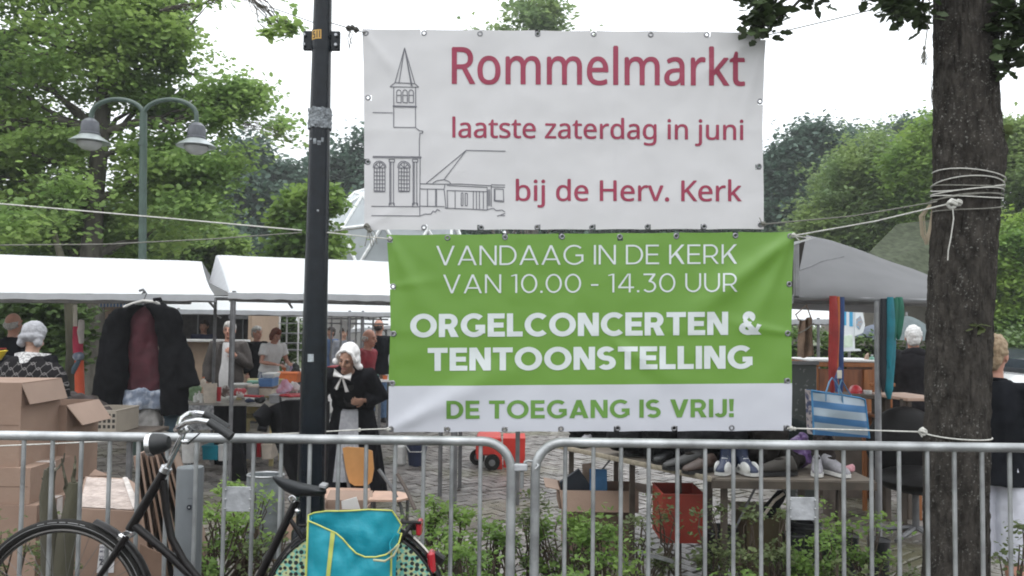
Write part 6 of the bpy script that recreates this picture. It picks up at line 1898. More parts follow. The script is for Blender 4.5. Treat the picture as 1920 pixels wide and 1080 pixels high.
# car glimpsed at the frame edge
t = thing('white_van', 'white van end just showing at the frame edge behind the person in black', 'van', (at(1990, 800, 9.5).x, 9.8, 0))
cw = mat('car_white', (.7, .7, .7), rough=.25, var=.03, coat=.6)
vx = at(1908, 760, 9.5).x
MB().box((vx + 1.0, 10.0, .72), (2.0, 1.6, .62), bev=.12).build('body', cw, t, W=True)
MB().box((vx + 1.15, 10.0, 1.15), (1.5, 1.5, .35), bev=.12).build('cab', mat('car_glass', (.04, .05, .06), rough=.1), t, W=True)
for xx in (.35, 1.6): MB().tube([(vx + xx, 9.16, .32), (vx + xx, 9.36, .32)], .31, 24).build('wheel', rub, t, W=True)
MB().box((vx + .02, 9.6, .82), (.05, .3, .12), bev=.02).build('tail_light', redl, t, W=True)
# ---------------------------------------------------------------- the people
blk1 = mat('wool_black', (.009, .009, .011), rough=.95, var=.3, scale=20, spec=.1)
blk2 = mat('cotton_black', (.010, .011, .014), rough=.95, var=.25, scale=14, spec=.1)
brn = mat('blazer_grey', (.058, .049, .045), rough=.9, var=.15, scale=30)
wht = mat('cotton_white', (.66, .65, .65), rough=.85, var=.05, scale=20)
lgry = mat('linen_grey_white', (.30, .30, .32), rough=.85, var=.12, scale=30)
jean = mat('denim', (.10, .17, .29), rough=.85, var=.2, scale=25)
shortsm = mat('shorts_white', (.62, .63, .70), rough=.85, var=.06, scale=10, bump=.3, bscale=14)
blond = mat('hair_blond', (.23, .155, .09), rough=.8, col2=(.38, .29, .19), scale=60)
greyh = mat('hair_grey', (.30, .28, .26), rough=.7, col2=(.5, .48, .46), scale=60)
whiteh = mat('hair_white', (.62, .61, .6), rough=.7, var=.12, scale=60)
redh = mat('hair_red', (.16, .045, .025), rough=.7, var=.3, scale=50)
darkh = mat('hair_dark', (.03, .022, .018), rough=.6, var=.3, scale=50)
burg = mat('shirt_burgundy', (.052, .008, .014), rough=.85, var=.2)
def PX(px, Y): return at(px, 700, Y).x
def kneck(m):
    return lambda t, H, bend, k_: None
# young man in white shorts behind the trunk
def boy_extra(t, H, bend, k_):
    MB().tube([H((math.cos(a) * .066, math.sin(a) * .066 + .0, 1.452 + .006 * math.sin(a))) for a in [2 * math.pi * i / 20 for i in range(20)]], .011, 8, loop=True).build('collar', blk2, t)
person('person in black long sleeved shirt and white shorts partly behind the thick trunk', PX(1862, 4.36), 4.36, R(150), 1.56, skin=SK_RED, top=(blk2, .022), bottom=('shorts', shortsm, .40), hair=('short', blond), vox=.008,
       arms={-1: ((-.24, .05, 1.13), (-.22, -.08, .90)), 1: ((.25, .03, 1.13), (.26, -.05, .88))}, turn=R(-18), wide=1.02, extra=boy_extra, seed=3, curl=.6, tlen=.84)
# bonneted woman behind the chair
def bonnet(m, bow=True, front=True):
    def f(t, H, bend, k_):
        c = MB()
        c.ell((0, .045, 1.635), (.100, .098, .115), None, 24, 16)
        for s_ in (-1, 1):
            c.ell((s_ * .092, .02, 1.58), (.030, .055, .07), None, 14, 12)
            c.ell((s_ * .118, .01, 1.535), (.040, .03, .036), None, 12, 10)
        c.ell((0, .09, 1.55), (.08, .05, .07), None, 14, 10)
        c.tube([(math.cos(a) * .094, -.05 + .006 * math.sin(9 * a), 1.60 + math.sin(a) * .112) for a in [math.pi * i / 22 for i in range(23)]], .016, 8)
        c.warp(H)
        linkmesh('bonnet', fuse(c, .007, 2, .005, 20, 5, (1, 1, 1)), m, t)
        if bow:
            for s_ in (-1, 1):
                MB().sheet(lambda u, v: H((s_ * (.004 + .085 * u), -.112 - .012 * math.sin(v * 6), 1.462 + (v - .5) * (.018 + .075 * u) + .02 * u)), 8, 8, .004, (0, 1, 0)).build('bow_loop', m, t)
                MB().sheet(lambda u, v: H((s_ * (.008 + .05 * v + .03 * (u - .5) * (.4 + v)), -.12 - .01 * math.sin(u * 6), 1.45 - .14 * v)), 6, 8, .004, (0, 1, 0)).build('ribbon_end', m, t)
            MB().ell((0, -.12, 1.462), (.016, .012, .018), None, 10, 8).warp(H).build('bow_knot', m, t)
    return f
def apron_extra(t, H, bend, k_):
    bonnet(mat('bonnet_white', (.72, .70, .69), rough=.85, var=.06, scale=30))(t, H, bend, k_)
    m = MB()
    def fn(u, v):
        z = 1.06 - .84 * v; w_ = .072 + .055 * v
        x = (u - .5) * 2 * w_; ry = .125 + .20 * v ** .7; rx = .16 + .22 * v ** .7
        q = bend(V((x, -(ry + .045) * math.sqrt(max(0, 1 - (x / (rx + .05)) ** 2)) - .008 * math.sin(u * 22) * v, z)) * k_)
        return q
    m.sheet(fn, 18, 18, .004, (0, -1, 0)).build('apron', lgry, t)
    MB().sheet(lambda u, v: bend(V(((u - .5) * .13, -.128 - .01 * math.sin(math.pi * u), 1.40 - .33 * v)) * k_), 6, 8, .004, (0, -1, 0)).build('blouse_front', mat('wool_dark_grey', (.02, .02, .022), rough=.9), t)
person('person in white bonnet with bow, black dress and pale apron bending over the chair', PX(664, 7.3), 7.3, R(2), 1.54, lean=R(46), turn=R(-16), nod=R(-20), skin=SK_TAN_SHADED,  # darker skin colour stands in for the shade on the face
       top=(blk1, .042), tlen=.74, bottom=('skirt', blk1, .06, .34), hair=None, vox=.009, extra=apron_extra, wide=1.12,
       arms={-1: ((-.30, -.06, 1.14), (-.27, -.24, .93)), 1: ((.31, -.06, 1.13), (.16, -.16, 1.20))}, curl=.9, seed=7)
# woman in grey bonnet seen from behind, patterned shawl
net = bpy.data.materials.new('shawl_net'); net.use_nodes = True
_t = net.node_tree; _b = _t.nodes['Principled BSDF']; _b.inputs['Roughness'].default_value = .95; _b.inputs['Specular IOR Level'].default_value = .1
_co = _t.nodes.new('ShaderNodeTexCoord'); _sp = _t.nodes.new('ShaderNodeSeparateXYZ'); _t.links.new(_co.outputs['Object'], _sp.inputs[0])
def _mth(op, a, b2=None, c=None):
    n_ = _t.nodes.new('ShaderNodeMath'); n_.operation = op
    for i, q in enumerate((a, b2, c)):
        if q is None: continue
        if isinstance(q, (int, float)): n_.inputs[i].default_value = q
        else: _t.links.new(q, n_.inputs[i])
    return n_.outputs[0]
_z = _mth('MULTIPLY', _sp.outputs[2], 2 * math.pi / .078)
_xx = _mth('MULTIPLY', _sp.outputs[0], 2 * math.pi / .098)
_w1 = _mth('SINE', _xx)
_a1 = _mth('ABSOLUTE', _mth('SINE', _mth('MULTIPLY_ADD', _w1, 1.1, _mth('MULTIPLY', _z, .5))))
_a2 = _mth('ABSOLUTE', _mth('SINE', _mth('MULTIPLY_ADD', _w1, -1.1, _mth('MULTIPLY_ADD', _z, .5, 1.57))))
_mn = _mth('MINIMUM', _a1, _a2)
_ls = _mth('LESS_THAN', _mn, .17)
_lim = _mth('LESS_THAN', _sp.outputs[2], 1.24); _ls = _mth('MULTIPLY', _ls, _lim)
_x = _t.nodes.new('ShaderNodeMixRGB'); _x.inputs[1].default_value = (.012, .011, .012, 1); _x.inputs[2].default_value = (.14, .13, .127, 1); _t.links.new(_ls, _x.inputs[0]); _t.links.new(_x.outputs[0], _b.inputs['Base Color'])
def grey_bonnet(t, H, bend, k_):
    m = mat('bonnet_grey', (.33, .33, .35), rough=.85, var=.12, scale=40, bump=.4, bscale=60)
    c = MB()
    c.ell((0, .02, 1.655), (.098, .112, .105), None, 24, 16)
    c.ell((0, .06, 1.60), (.105, .075, .05), None, 20, 12)
    for s_ in (-1, 1): c.ell((s_ * .070, .06, 1.56), (.034, .045, .052), None, 14, 10)
    c.warp(H)
    linkmesh('bonnet', fuse(c, .007, 2, .006, 22, 9, (1, 1, 1)), m, t)
    m2 = mat('kerchief_speckled', (.30, .29, .29), rough=.9, col2=(.6, .59, .58), scale=70, edge=(.45, .55))
    MB().sheet(lambda u, v: bend(V(((u - .5) * (.30 * (1 - v) + .02), .095 + .055 * v - .5 * ((u - .5) * (1 - v)) ** 2, 1.475 - .16 * v - .02 * abs(u - .5))) * k_), 14, 10, .006, (0, 1, 0)).build('kerchief', m2, t)
    c = MB(); c.loft([ringz((0, 0, z), rx, ry, 24) for z, rx, ry in ((.88, .39, .23), (1.0, .375, .22), (1.15, .345, .20), (1.27, .315, .185), (1.35, .27, .16), (1.41, .19, .12), (1.45, .10, .09), (1.47, .07, .07))])
    c.warp(lambda p: bend(p * k_)); linkmesh('shawl', fuse(c, .012, 2, .012, 8, 2), net, t)
person('person seen from behind in grey bonnet and black shawl with a wavy net pattern', PX(52, 6.3), 6.3, R(184), 1.53, skin=SK_PALE, top=(blk1, .03), bottom=('skirt', blk1, .06, .33), extra=grey_bonnet, vox=.011, lean=R(6), nod=R(8), wide=.92, seed=4)
# glasses and blazer
def white_top(t, H, bend, k_):
    MB().sheet(lambda u, v: bend(V(((u - .5) * (.07 + .13 * v + .015 * math.sin(v * 11)) - .01 + .02 * v, -.118 - .03 * math.sin(math.pi * u) - .035 * math.sin(v * 2.2), 1.44 - .62 * v)) * k_), 8, 14, .006, (0, -1, 0)).build('blouse_front', wht, t)
    for s_ in (-1, 1):
        MB().sheet(lambda u, v: bend(V((s_ * (.055 + .05 * u * (1 - abs(v - .35))), -.142 - .012 * u, 1.42 - .3 * v)) * k_), 4, 8, .006, (0, -1, 0)).build('lapel', brn, t)
def PERS(label, px, Y, head_py, **k_):
    """stature follows from where the crown of the head is seen, kept within 1.5 to 1.9 m"""
    hz = at(px, head_py, Y).z
    return person(label, PX(px, Y), Y, h=max(1.45, min(1.92, hz)), **k_)
PERS('person with short grey hair, glasses and a grey blazer over a white blouse', 428, 9.9, 603, rz=R(6), skin=SK_RED, top=(brn, .04), tlen=.78, bottom=('trousers', blk2), hair=('short', greyh), glasses=True, vox=.012, extra=white_top,
     arms={-1: ((-.27, .0, 1.12), (-.26, -.10, .90)), 1: ((.27, -.02, 1.12), (.12, -.16, 1.27))}, seed=5, wide=1.1)
def red_print(t, H, bend, k_):
    MB().sheet(lambda u, v: bend(V((.05 - .10 * u, .142, 1.33 - .016 * v)) * k_), 6, 2, .003, (0, 1, 0)).build('shirt_print', mat('print_bright_red', (.5, .06, .05), rough=.6), t)
PERS('person with cropped hair in a black shirt with a small red back print', 22, 8.6, 587, rz=R(170), skin=SK_RED, top=(blk2, .025), bottom=('trousers', blk2), hair=('fringe', greyh), extra=red_print, seed=6, sleeve=.9)
PERS('person with reddish bob in white blouse and blue striped apron leaning forward', 504, 11.9, 612, rz=R(50), skin=SK_RED, top=(wht, .035), tlen=.95, sleeve=.6, bottom=('skirt', mat('apron_stripes', (.10, .13, .20), rough=.8, col2=(.45, .46, .5), scale=9, stretch=(9, 9, .1), edge=(.48, .52)), .35, .26), hair=('bob', redh), lean=R(14), nod=R(12),
     arms={-1: ((-.25, -.1, 1.15), (-.12, -.35, 1.18)), 1: ((.25, -.1, 1.15), (.12, -.36, 1.2))}, seed=8)
PERS('grey haired person in a black suit turned to the person with reddish hair', 480, 12.4, 612, rz=R(60), skin=SK_RED, top=(blk1, .035), bottom=('trousers', blk1), hair=('short', greyh), seed=9)
PERS('bald person in a red collared shirt just behind the white bonnet', 676, 9.4, 616, rz=R(75), skin=SK_RED, top=(mat('shirt_red', (.22, .02, .03), rough=.85), .03), bottom=('trousers', jean), hair=('fringe', greyh), seed=10, lean=R(10))
PERS('bald person in a black tee shirt and jeans standing by the far awning', 709, 12.6, 599, rz=R(200), skin=SK_RED, top=(blk2, .03), sleeve=.9, bottom=('trousers', jean), hair=('fringe', darkh), seed=11, turn=R(-40), step=.06,
     arms={-1: ((-.24, .04, 1.13), (-.25, -.02, .88)), 1: ((.25, .05, 1.13), (.24, -.1, .92))})
PERS('dark haired person in navy at the counter inside the food trailer', 380, 13.9, 600, rz=0, skin=SK_TAN_SHADED, top=(mat('navy', (.018, .022, .05), rough=.85), .04), bottom=('trousers', blk2), hair=('short', darkh), seed=12)
PERS('person in a grey shirt among the far stall poles', 643, 14.6, 622, rz=R(30), skin=SK_PALE, top=(mat('grey_jersey', (.20, .21, .24), rough=.85), .04), bottom=('trousers', jean), hair=('short', darkh), seed=13)
PERS('person in blue overalls standing deepest among the far poles', 619, 15.5, 630, rz=R(-40), skin=SK_TAN_SHADED, top=(mat('blue_jersey', (.07, .12, .24), rough=.85), .04), bottom=('trousers', jean), hair=('short', darkh), seed=14)
def hood(t, H, bend, k_):
    c = MB(); c.ell((0, .085, 1.43), (.12, .06, .07), None, 18, 12); c.warp(lambda p: bend(p * k_)); linkmesh('hood', fuse(c, .01, 2, .01, 12), mat('coat_charcoal', (.022, .020, .022), rough=.8, var=.2), t)
PERS('white haired person in a long charcoal hooded coat seen from behind', 1713, 8.0, 611, rz=R(158), skin=SK_RED, top=(mat('coat_charcoal', (.016, .015, .017), rough=.95, var=.2, spec=.1), .055), tlen=.80, bottom=('trousers', mat('trousers_brown', (.045, .03, .02), rough=.85)), hair=('short', whiteh), extra=hood, seed=15, wide=1.05, vox=.011,
     arms={-1: ((-.27, .0, 1.13), (-.26, -.12, .92)), 1: ((.29, -.04, 1.14), (.25, -.22, .98))})
PERS('person in a red jacket mostly hidden behind the trunk', 1765, 8.6, 640, rz=R(150), skin=SK_RED, top=(mat('jacket_red', (.20, .015, .03), rough=.8), .05), bottom=('trousers', blk2), hair=('short', darkh), seed=16)
# ---------------------------------------------------------------- cardboard
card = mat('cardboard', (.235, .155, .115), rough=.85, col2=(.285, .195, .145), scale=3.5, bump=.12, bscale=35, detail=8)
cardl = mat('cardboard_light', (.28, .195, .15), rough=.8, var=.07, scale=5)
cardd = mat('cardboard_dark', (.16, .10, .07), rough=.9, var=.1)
tape = mat('packing_tape', (.60, .55, .52), rough=.25, var=.15, scale=20, bump=.15, bscale=50)
def carton(label, x0, x1, y0, y1, z0, z1, flaps=(), group=None, seam=True, m=card, open_=False, rz=0.0, taped=False):
    cx, cy = (x0 + x1) / 2, (y0 + y1) / 2; w, d, h = x1 - x0, y1 - y0, z1 - z0
    t = thing('cardboard_box', label, 'box', (cx, cy, z0), rz, group)
    th = .006
    MB().box((0, -d / 2 + th / 2, h / 2), (w, th, h)).build('front_wall', m, t); MB().box((0, d / 2 - th / 2, h / 2), (w, th, h)).build('rear_wall', m, t)
    MB().box((-w / 2 + th / 2, 0, h / 2), (th, d - 2 * th, h)).build('side_wall', m, t); MB().box((w / 2 - th / 2, 0, h / 2), (th, d - 2 * th, h)).build('side_wall', m, t)
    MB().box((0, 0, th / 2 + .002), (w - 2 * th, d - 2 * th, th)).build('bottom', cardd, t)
    if not open_:
        MB().box((0, -d / 4 - .0005, h + th / 2), (w, d / 2 - .003, th)).build('flap', m, t); MB().box((0, d / 4 + .0005, h + th / 2), (w, d / 2 - .003, th)).build('flap', m, t)
        if taped:
            MB().box((0, 0, h + th + .001), (w + .002, .06, .0015)).build('tape', tape, t)
            MB().box((w / 2 + .001, 0, h * .86), (.0015, .06, h * .28)).build('tape', tape, t)
        MB().box((0, -d / 2 - .0012, h * .5), (w * .96, .0012, .004)).build('crease', cardd, t)
    for side, ang, ln in flaps:
        a = R(ang)
        if side == 'f': q = [(-w / 2, -d / 2, h), (w / 2, -d / 2, h)]; o = V((0, -math.sin(a), math.cos(a))) * ln
        if side == 'b': q = [(-w / 2, d / 2, h), (w / 2, d / 2, h)]; o = V((0, math.sin(a), math.cos(a))) * ln
        if side == 'l': q = [(-w / 2, -d / 2, h), (-w / 2, d / 2, h)]; o = V((-math.sin(a), 0, math.cos(a))) * ln
        if side == 'r': q = [(w / 2, -d / 2, h), (w / 2, d / 2, h)]; o = V((math.sin(a), 0, math.cos(a))) * ln
        k_ = .1 * ln
        e = (V(q[1]) - V(q[0])).normalized()
        nrm = e.cross(o).normalized() * .005
        MB().prism([V(q[0]), V(q[1]), V(q[1]) + o - e * k_, V(q[0]) + o + e * k_], nrm).build('flap', cardl if side in 'lr' else m, t, smooth=False)
    return t
Yc = 4.75
def XX(px, Y=Yc): return at(px, 800, Y).x
def ZZ(py, px=60, Y=Yc): return at(px, py, Y).z
carton('big cardboard box topmost of the stack at the frame edge', XX(-110), XX(38), Yc, Yc + .42, ZZ(876), ZZ(720), group='cardboard boxes stacked at the frame edge', flaps=(('r', 158, .13),))
carton('middle cardboard box of the stack at the frame edge', XX(-130), XX(66), Yc - .03, Yc + .42, ZZ(946) + .008, ZZ(878), taped=True, group='cardboard boxes stacked at the frame edge')
carton('bottom cardboard box of the stack at the frame edge', XX(-130), XX(84), Yc - .05, Yc + .42, .03, ZZ(946), taped=True, group='cardboard boxes stacked at the frame edge')
carton('open cardboard box with long flaps beside the stack', XX(42, 5.2), XX(132, 5.2), 5.15, 5.55, ZZ(905, 90, 5.2), ZZ(758, 90, 5.2), open_=True, flaps=(('r', 142, .16), ('l', 25, .10)))
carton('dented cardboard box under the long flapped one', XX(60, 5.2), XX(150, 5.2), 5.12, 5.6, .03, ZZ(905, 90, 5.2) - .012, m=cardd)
# taped box with a written label
P0, P1 = at(130, 970, 4.45), at(292, 970, 4.45)
zf = at(200, 955, 4.45).z
t = thing('cardboard_box', 'large cardboard box with shiny taped lid and handwritten label', 'box', ((P0.x + P1.x) / 2, 4.7, 0))
fbl, fbr = V((at(118, 1080, 4.42).x, 4.42, .03)), V((at(286, 1080, 4.42).x, 4.42, .03))
ftl, ftr = at(142, 953, 4.47), at(296, 962, 4.47)
btl, btr = at(160, 893, 4.95), at(240, 897, 4.98); btr2 = at(262, 912, 4.9)
MB().prism([fbl, fbr, ftr, ftl], (0, .006, 0)).build('front_wall', card, t, W=True, smooth=False)
MB().prism([ftl, ftr, btr2, btr, btl], (0, 0, -.006)).build('lid', cardl, t, W=True, smooth=False)
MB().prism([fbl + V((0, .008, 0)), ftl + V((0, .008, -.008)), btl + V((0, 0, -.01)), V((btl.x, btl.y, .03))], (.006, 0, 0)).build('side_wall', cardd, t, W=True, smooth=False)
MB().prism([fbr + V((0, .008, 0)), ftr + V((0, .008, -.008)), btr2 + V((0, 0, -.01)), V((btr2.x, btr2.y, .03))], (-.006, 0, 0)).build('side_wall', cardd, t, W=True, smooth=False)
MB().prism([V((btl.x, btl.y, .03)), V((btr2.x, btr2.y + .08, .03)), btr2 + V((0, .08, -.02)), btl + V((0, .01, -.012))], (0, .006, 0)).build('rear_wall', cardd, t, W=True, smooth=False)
MB().sheet(lambda u, v: (ftl.lerp(ftr, .04 + .66 * u)).lerp(btl.lerp(btr, .04 + .9 * u), .02 + .92 * v) + V((0, 0, .006 + .003 * noise.noise(V((u * 9, v * 7, 1))))), 24, 14).build('tape', mat('cling_film', (.50, .42, .38), rough=.18, var=.2, scale=12, bump=.5, bscale=40), t, W=True)
MB().sheet(lambda u, v: (ftl.lerp(ftr, .70 + .10 * u)).lerp(btl.lerp(btr, .86 + .12 * u), .02 + .94 * v) + V((0, 0, .012 + .004 * math.sin(u * 3))), 6, 12).build('tape', tape, t, W=True)
MB().prism([btl + V((.02, 0, .004)), at(178, 880, 4.97), at(205, 892, 4.97)], (0, .005, 0)).build('flap', cardl, t, W=True, smooth=False)
def onbox(x0, y0, x1, y1, off, m, nm): return MB().prism([at(x0, y1, 4.44 - off), at(x1, y1, 4.44 - off), at(x1 + (y1 - y0) * .05, y0, 4.45 - off), at(x0 + (y1 - y0) * .12, y0, 4.45 - off)], (0, .001, 0)).build(nm, m, t, W=True, smooth=False)
onbox(181, 1021, 213, 1074, .006, mat('label_white', (.62, .61, .62), rough=.6, var=.05), 'label')
ink = mat('ink_blue', (.05, .05, .10), rough=.6)
v, f = font_text('20', '')
mb = MB(); mb.add([tuple(at(185 + x * 17, 1059 - y * 15, 4.428)) for x, y, z in v], f); mb.build('label_lettering', ink, t, W=True, smooth=False)
for k_, (x0, y0, w_) in enumerate(((187, 1026, 9), (187, 1034, 6), (195, 1034, 4), (186, 1044, 11), (186, 1049, 8))):
    mb = MB(); mb.tube([at(x0 + i * w_ / 8, y0 + 2.6 * math.sin(i * 2.1 + k_), 4.43) for i in range(9)], .0016, 4); mb.build('label_lettering', ink, t, W=True)
# sheaf of flattened cartons
t = thing('flattened_cartons', 'sheaf of folded flat cartons leaning behind the bicycle', 'cardboard', at(300, 1000, 4.3)); t.location.z = .02
for i in range(8):
    x0 = 250 + i * 10; dx = 46 + i * 3
    a, b2 = at(x0, 856 - (i % 3) * 6 - i * .5, 4.32 + i * .025), at(x0 + 11, 850 - (i % 2) * 5, 4.7 + i * .02)
    c, d = V((at(x0 + dx, 1010, 4.3).x, 4.28 + i * .03, .03)), V((at(x0 + dx + 11, 1010, 4.7).x, 4.7 + i * .02, .03))
    MB().prism([a, b2, d, c], (.012, 0, 0)).build('sheet', (card, cardl, cardd)[i % 3], t, W=True, smooth=False)
MB().prism([at(262, 1020, 4.2), at(306, 1040, 4.2), V((at(306, 1040, 4.2).x, 4.2, .03)), V((at(262, 1040, 4.2).x, 4.2, .03))], (0, .006, 0)).build('sheet', cardd, t, W=True, smooth=False)
# folder box and pale carton to the banner's foot
fb = carton('open cardboard box holding blue folders behind the shrubs', at(1050, 900, 5.55).x, at(1200, 900, 5.55).x, 5.6, 5.95, at(1100, 955, 5.6).z, at(1100, 920, 5.6).z, open_=True, flaps=(('f', 140, .16), ('r', 100, .2), ('l', 80, .1)))
under = carton('plain cardboard box carrying the folder box', at(1060, 900, 5.55).x, at(1190, 900, 5.55).x, 5.62, 5.93, .01, at(1100, 955, 5.6).z - .012)
def slab(name, label, pts, Y, th, m, cat, group=None):
    mb = MB().prism([at(x, y, Y) for x, y in pts], (0, th, 0)); return solo(name, mb, m, label, cat, group, smooth=False)
slab('ring_binder', 'black ring binder tilted in the open box', [(1049, 905), (1086, 880), (1112, 918), (1108, 950), (1060, 948)], 5.74, .05, mat('binder_black', (.015, .02, .03), rough=.5), 'folder', 'folders in the open box')
slab('ring_binder', 'blue folder standing upright in the open box', [(1106, 880), (1138, 881), (1139, 950), (1107, 950)], 5.72, .03, mat('binder_blue', (.05, .17, .36), rough=.5), 'folder', 'folders in the open box')
slab('ring_binder', 'cream folder behind the blue one in the open box', [(1092, 871), (1110, 869), (1110, 950), (1094, 950)], 5.84, .03, mat('binder_cream', (.35, .25, .20), rough=.7), 'folder', 'folders in the open box')
# orange crate
orc = mat('crate_orange', (.30, .036, .02), rough=.45, var=.08)
def crate(label, px0, px1, py0, py1, Y, dep, m, name='plastic_crate', cat='crate', group=None, slots=0, lid=None, z0=None):
    x0, x1 = at(px0, py1, Y).x, at(px1, py1, Y).x; zt_, zb = at(px0, py0, Y).z, (at(px0, py1, Y).z if z0 is None else z0)
    t = thing(name, label, cat, ((x0 + x1) / 2, Y + dep / 2, zb), 0, group); w, h = x1 - x0, zt_ - zb; th = .006
    mb = MB()
    mb.box((0, -dep / 2, h / 2), (w, th, h)); mb.box((0, dep / 2, h / 2), (w, th, h)); mb.box((-w / 2, 0, h / 2), (th, dep, h)); mb.box((w / 2, 0, h / 2), (th, dep, h)); mb.box((0, 0, .004), (w, dep, .008))
    mb.build('body', m, t)
    rm = MB(); rm.tube([(-w / 2, -dep / 2, h), (w / 2, -dep / 2, h), (w / 2, dep / 2, h), (-w / 2, dep / 2, h)], .008, 6, loop=True); rm.build('rim', m, t)
    if slots:
        for j in range(3):
            for i in range(slots):
                MB().box((-w / 2 + w * (i + .5) / slots, -dep / 2 - .003, h * (.30 + .25 * j)), (w / slots * .6, .004, h * .15), bev=.001).build('slot', mat('slot_dark', (.03, .028, .025), rough=.9), t)
    if lid: MB().box((0, 0, h + .012), (w + .02, dep + .02, .022), bev=.006).build('lid', lid, t)
    return t
crate('orange red plastic crate half hidden by the shrubs', 1243, 1322, 928, 1018, 4.95, .35, orc)

# ---------------------------------------------------------------- hanging clothes
HY = 7.1
def garment(name, label, rows, Y, m, cat, depth=.07, fold_=.02, sleeves=None, group=None, seed=0):
    """rows: (py, px_left, px_right); closed limp cloth body hanging in folds"""
    c = MB(); rings = []
    for (py, l, r_) in rows:
        a, b2 = at(l, py, Y), at(r_, py, Y); cx = (a.x + b2.x) / 2; hw = (b2.x - a.x) / 2
        rings.append([V((cx + hw * math.cos(q), Y + depth * math.sin(q), (a.z + b2.z) / 2)) for q in [2 * math.pi * k_ / 24 for k_ in range(24)]])
    c.loft(rings)
    for s_ in (sleeves or []): c.tube([at(x, y, Y + dy) for x, y, dy, r_ in s_], [q[3] for q in s_], 12, flat=1)
    me = fuse(c, .012, 2, fold_, 9, seed)
    o = linkmesh(name, me, m); bb = np.empty(len(me.vertices) * 3, np.float32); me.vertices.foreach_get('co', bb); bb = bb.reshape(-1, 3)
    org = V((bb[:, 0].mean(), bb[:, 1].mean(), bb[:, 2].min())); bb -= np.array(org, np.float32); me.vertices.foreach_set('co', bb.ravel()); me.update(); o.location = org
    return tag(o, label, cat, group)
jk = mat('jacket_black_velvet', (.007, .007, .008), rough=.95, var=.3, spec=.08)
garment('hanging_jacket', 'open black jacket hanging from the stall beam, its near half and sleeve', [(572, 255, 270), (580, 218, 258), (600, 200, 246), (660, 196, 240), (720, 190, 238), (762, 186, 232)], HY - .02, jk, 'jacket', .08, .02,
        [[(215, 590, 0, .05), (200, 640, 0, .06), (195, 700, 0, .066), (188, 742, 0, .07)]], 'two halves of the hanging black jacket', 1)
garment('hanging_jacket', 'open black jacket half with the wide flared sleeve towards the lamp post', [(570, 268, 312), (580, 276, 332), (600, 294, 342), (650, 296, 346), (700, 298, 350), (740, 300, 354), (778, 302, 352)], HY - .02, jk, 'jacket', .08, .02,
        [[(320, 588, 0, .05), (336, 640, 0, .065), (346, 690, 0, .085), (354, 726, 0, .10)]], 'two halves of the hanging black jacket', 2)
garment('hanging_shirt', 'dark burgundy blouse hanging between the halves of the black jacket', [(574, 250, 286), (590, 240, 296), (640, 240, 294), (700, 236, 304), (732, 234, 312)], HY + .05, burg, 'blouse', .07, .02, seed=3)
flor = mat('cloth_blue_floral', (.16, .19, .25), rough=.85, col2=(.34, .37, .43), scale=18, edge=(.45, .6))
garment('hanging_skirt', 'blue and white mottled skirt below the burgundy blouse', [(730, 230, 310), (745, 226, 311), (768, 228, 306)], HY + .02, flor, 'skirt', .09, .03, seed=4)
grc = mat('cloth_pale_grey', (.26, .25, .24), rough=.9, var=.2, scale=12)
garment('hanging_petticoat', 'pale grey petticoat hanging lowest under the mottled skirt', [(762, 224, 300), (785, 220, 304), (812, 218, 306)], HY + .05, grc, 'skirt', .1, .035, seed=5)
garment('hanging_cloth', 'small teal grey cloth beside the pale petticoat', [(762, 300, 350), (785, 306, 346), (808, 306, 344)], HY + .1, mat('cloth_teal_grey', (.07, .11, .14), rough=.9, var=.2), 'cloth', .06, .03, seed=6)
t = thing('clothes_hanger', 'pale hanger hooked over the stall beam holding the black jacket', 'hanger', at(268, 570, HY))
MB().tube([at(266, 552, HY), at(270, 545, HY), at(275, 550, HY), at(270, 562, HY), at(269, 568, HY)], .005, 6).build('hook', steeld, t, W=True)
MB().tube([at(232, 576, HY), at(250, 569, HY), at(269, 564, HY), at(290, 566, HY), at(306, 574, HY)], .014, 8).build('arm', mat('hanger_pale', (.5, .48, .45), rough=.5), t, W=True)
MB().tube([at(288, 562, HY - .03), at(300, 560, HY - .03), at(305, 572, HY - .03)], .016, 8).build('clip', blackc, t, W=True)
# coral and red clothes hanging on a rail between the trunks
t = thing('hanging_dress', 'coral red dress hanging between the two mossy trunks', 'dress', at(146, 740, 8.2))
for rows, m in (([(612, 138, 152), (640, 137, 155), (662, 138, 155)], mat('dress_pink', (.42, .03, .07), rough=.8)), ([(676, 141, 156), (710, 141, 157), (748, 142, 158)], mat('dress_coral', (.62, .10, .04), rough=.8, var=.06))):
    c = MB(); c.loft([ringz(((at(l, py, 8.2).x + at(r_, py, 8.2).x) / 2, 8.2, at(l, py, 8.2).z), (at(r_, py, 8.2).x - at(l, py, 8.2).x) / 2, .05, 16) for py, l, r_ in rows]); c.build('fabric', m, t, W=True)
MB().ell(at(147, 668, 8.18), (.055, .05, .05), None, 14, 8).build('sash', flor, t, W=True)
MB().tube([at(148, 676, 8.15), at(140, 690, 8.15), at(137, 700, 8.16)], [.02, .03, .02], 8).build('sash_end', mat('cloth_teal_grey', (.07, .11, .14)), t, W=True)
MB().tube([at(141, 572, 8.25), at(141, 612, 8.22)], .02, 8).build('hanger_stem', cream, t, W=True)
garment('hanging_scarf', 'pale scarf folded over the rail beside the coral dress', [(600, 150, 157), (622, 145, 156), (645, 150, 156)], 8.0, mat('scarf_pale', (.5, .45, .42), rough=.85), 'scarf', .04, .01, seed=7)
# yellow sleeve/bag at frame edge
garment('yellow_bag', 'bright yellow plastic bag at the frame edge beside the grey bonnet', [(656, -30, 14), (664, -30, 8), (676, -30, 0)], 6.9, mat('plastic_yellow', (.75, .55, .03), rough=.4), 'bag', .08, .02, seed=8)

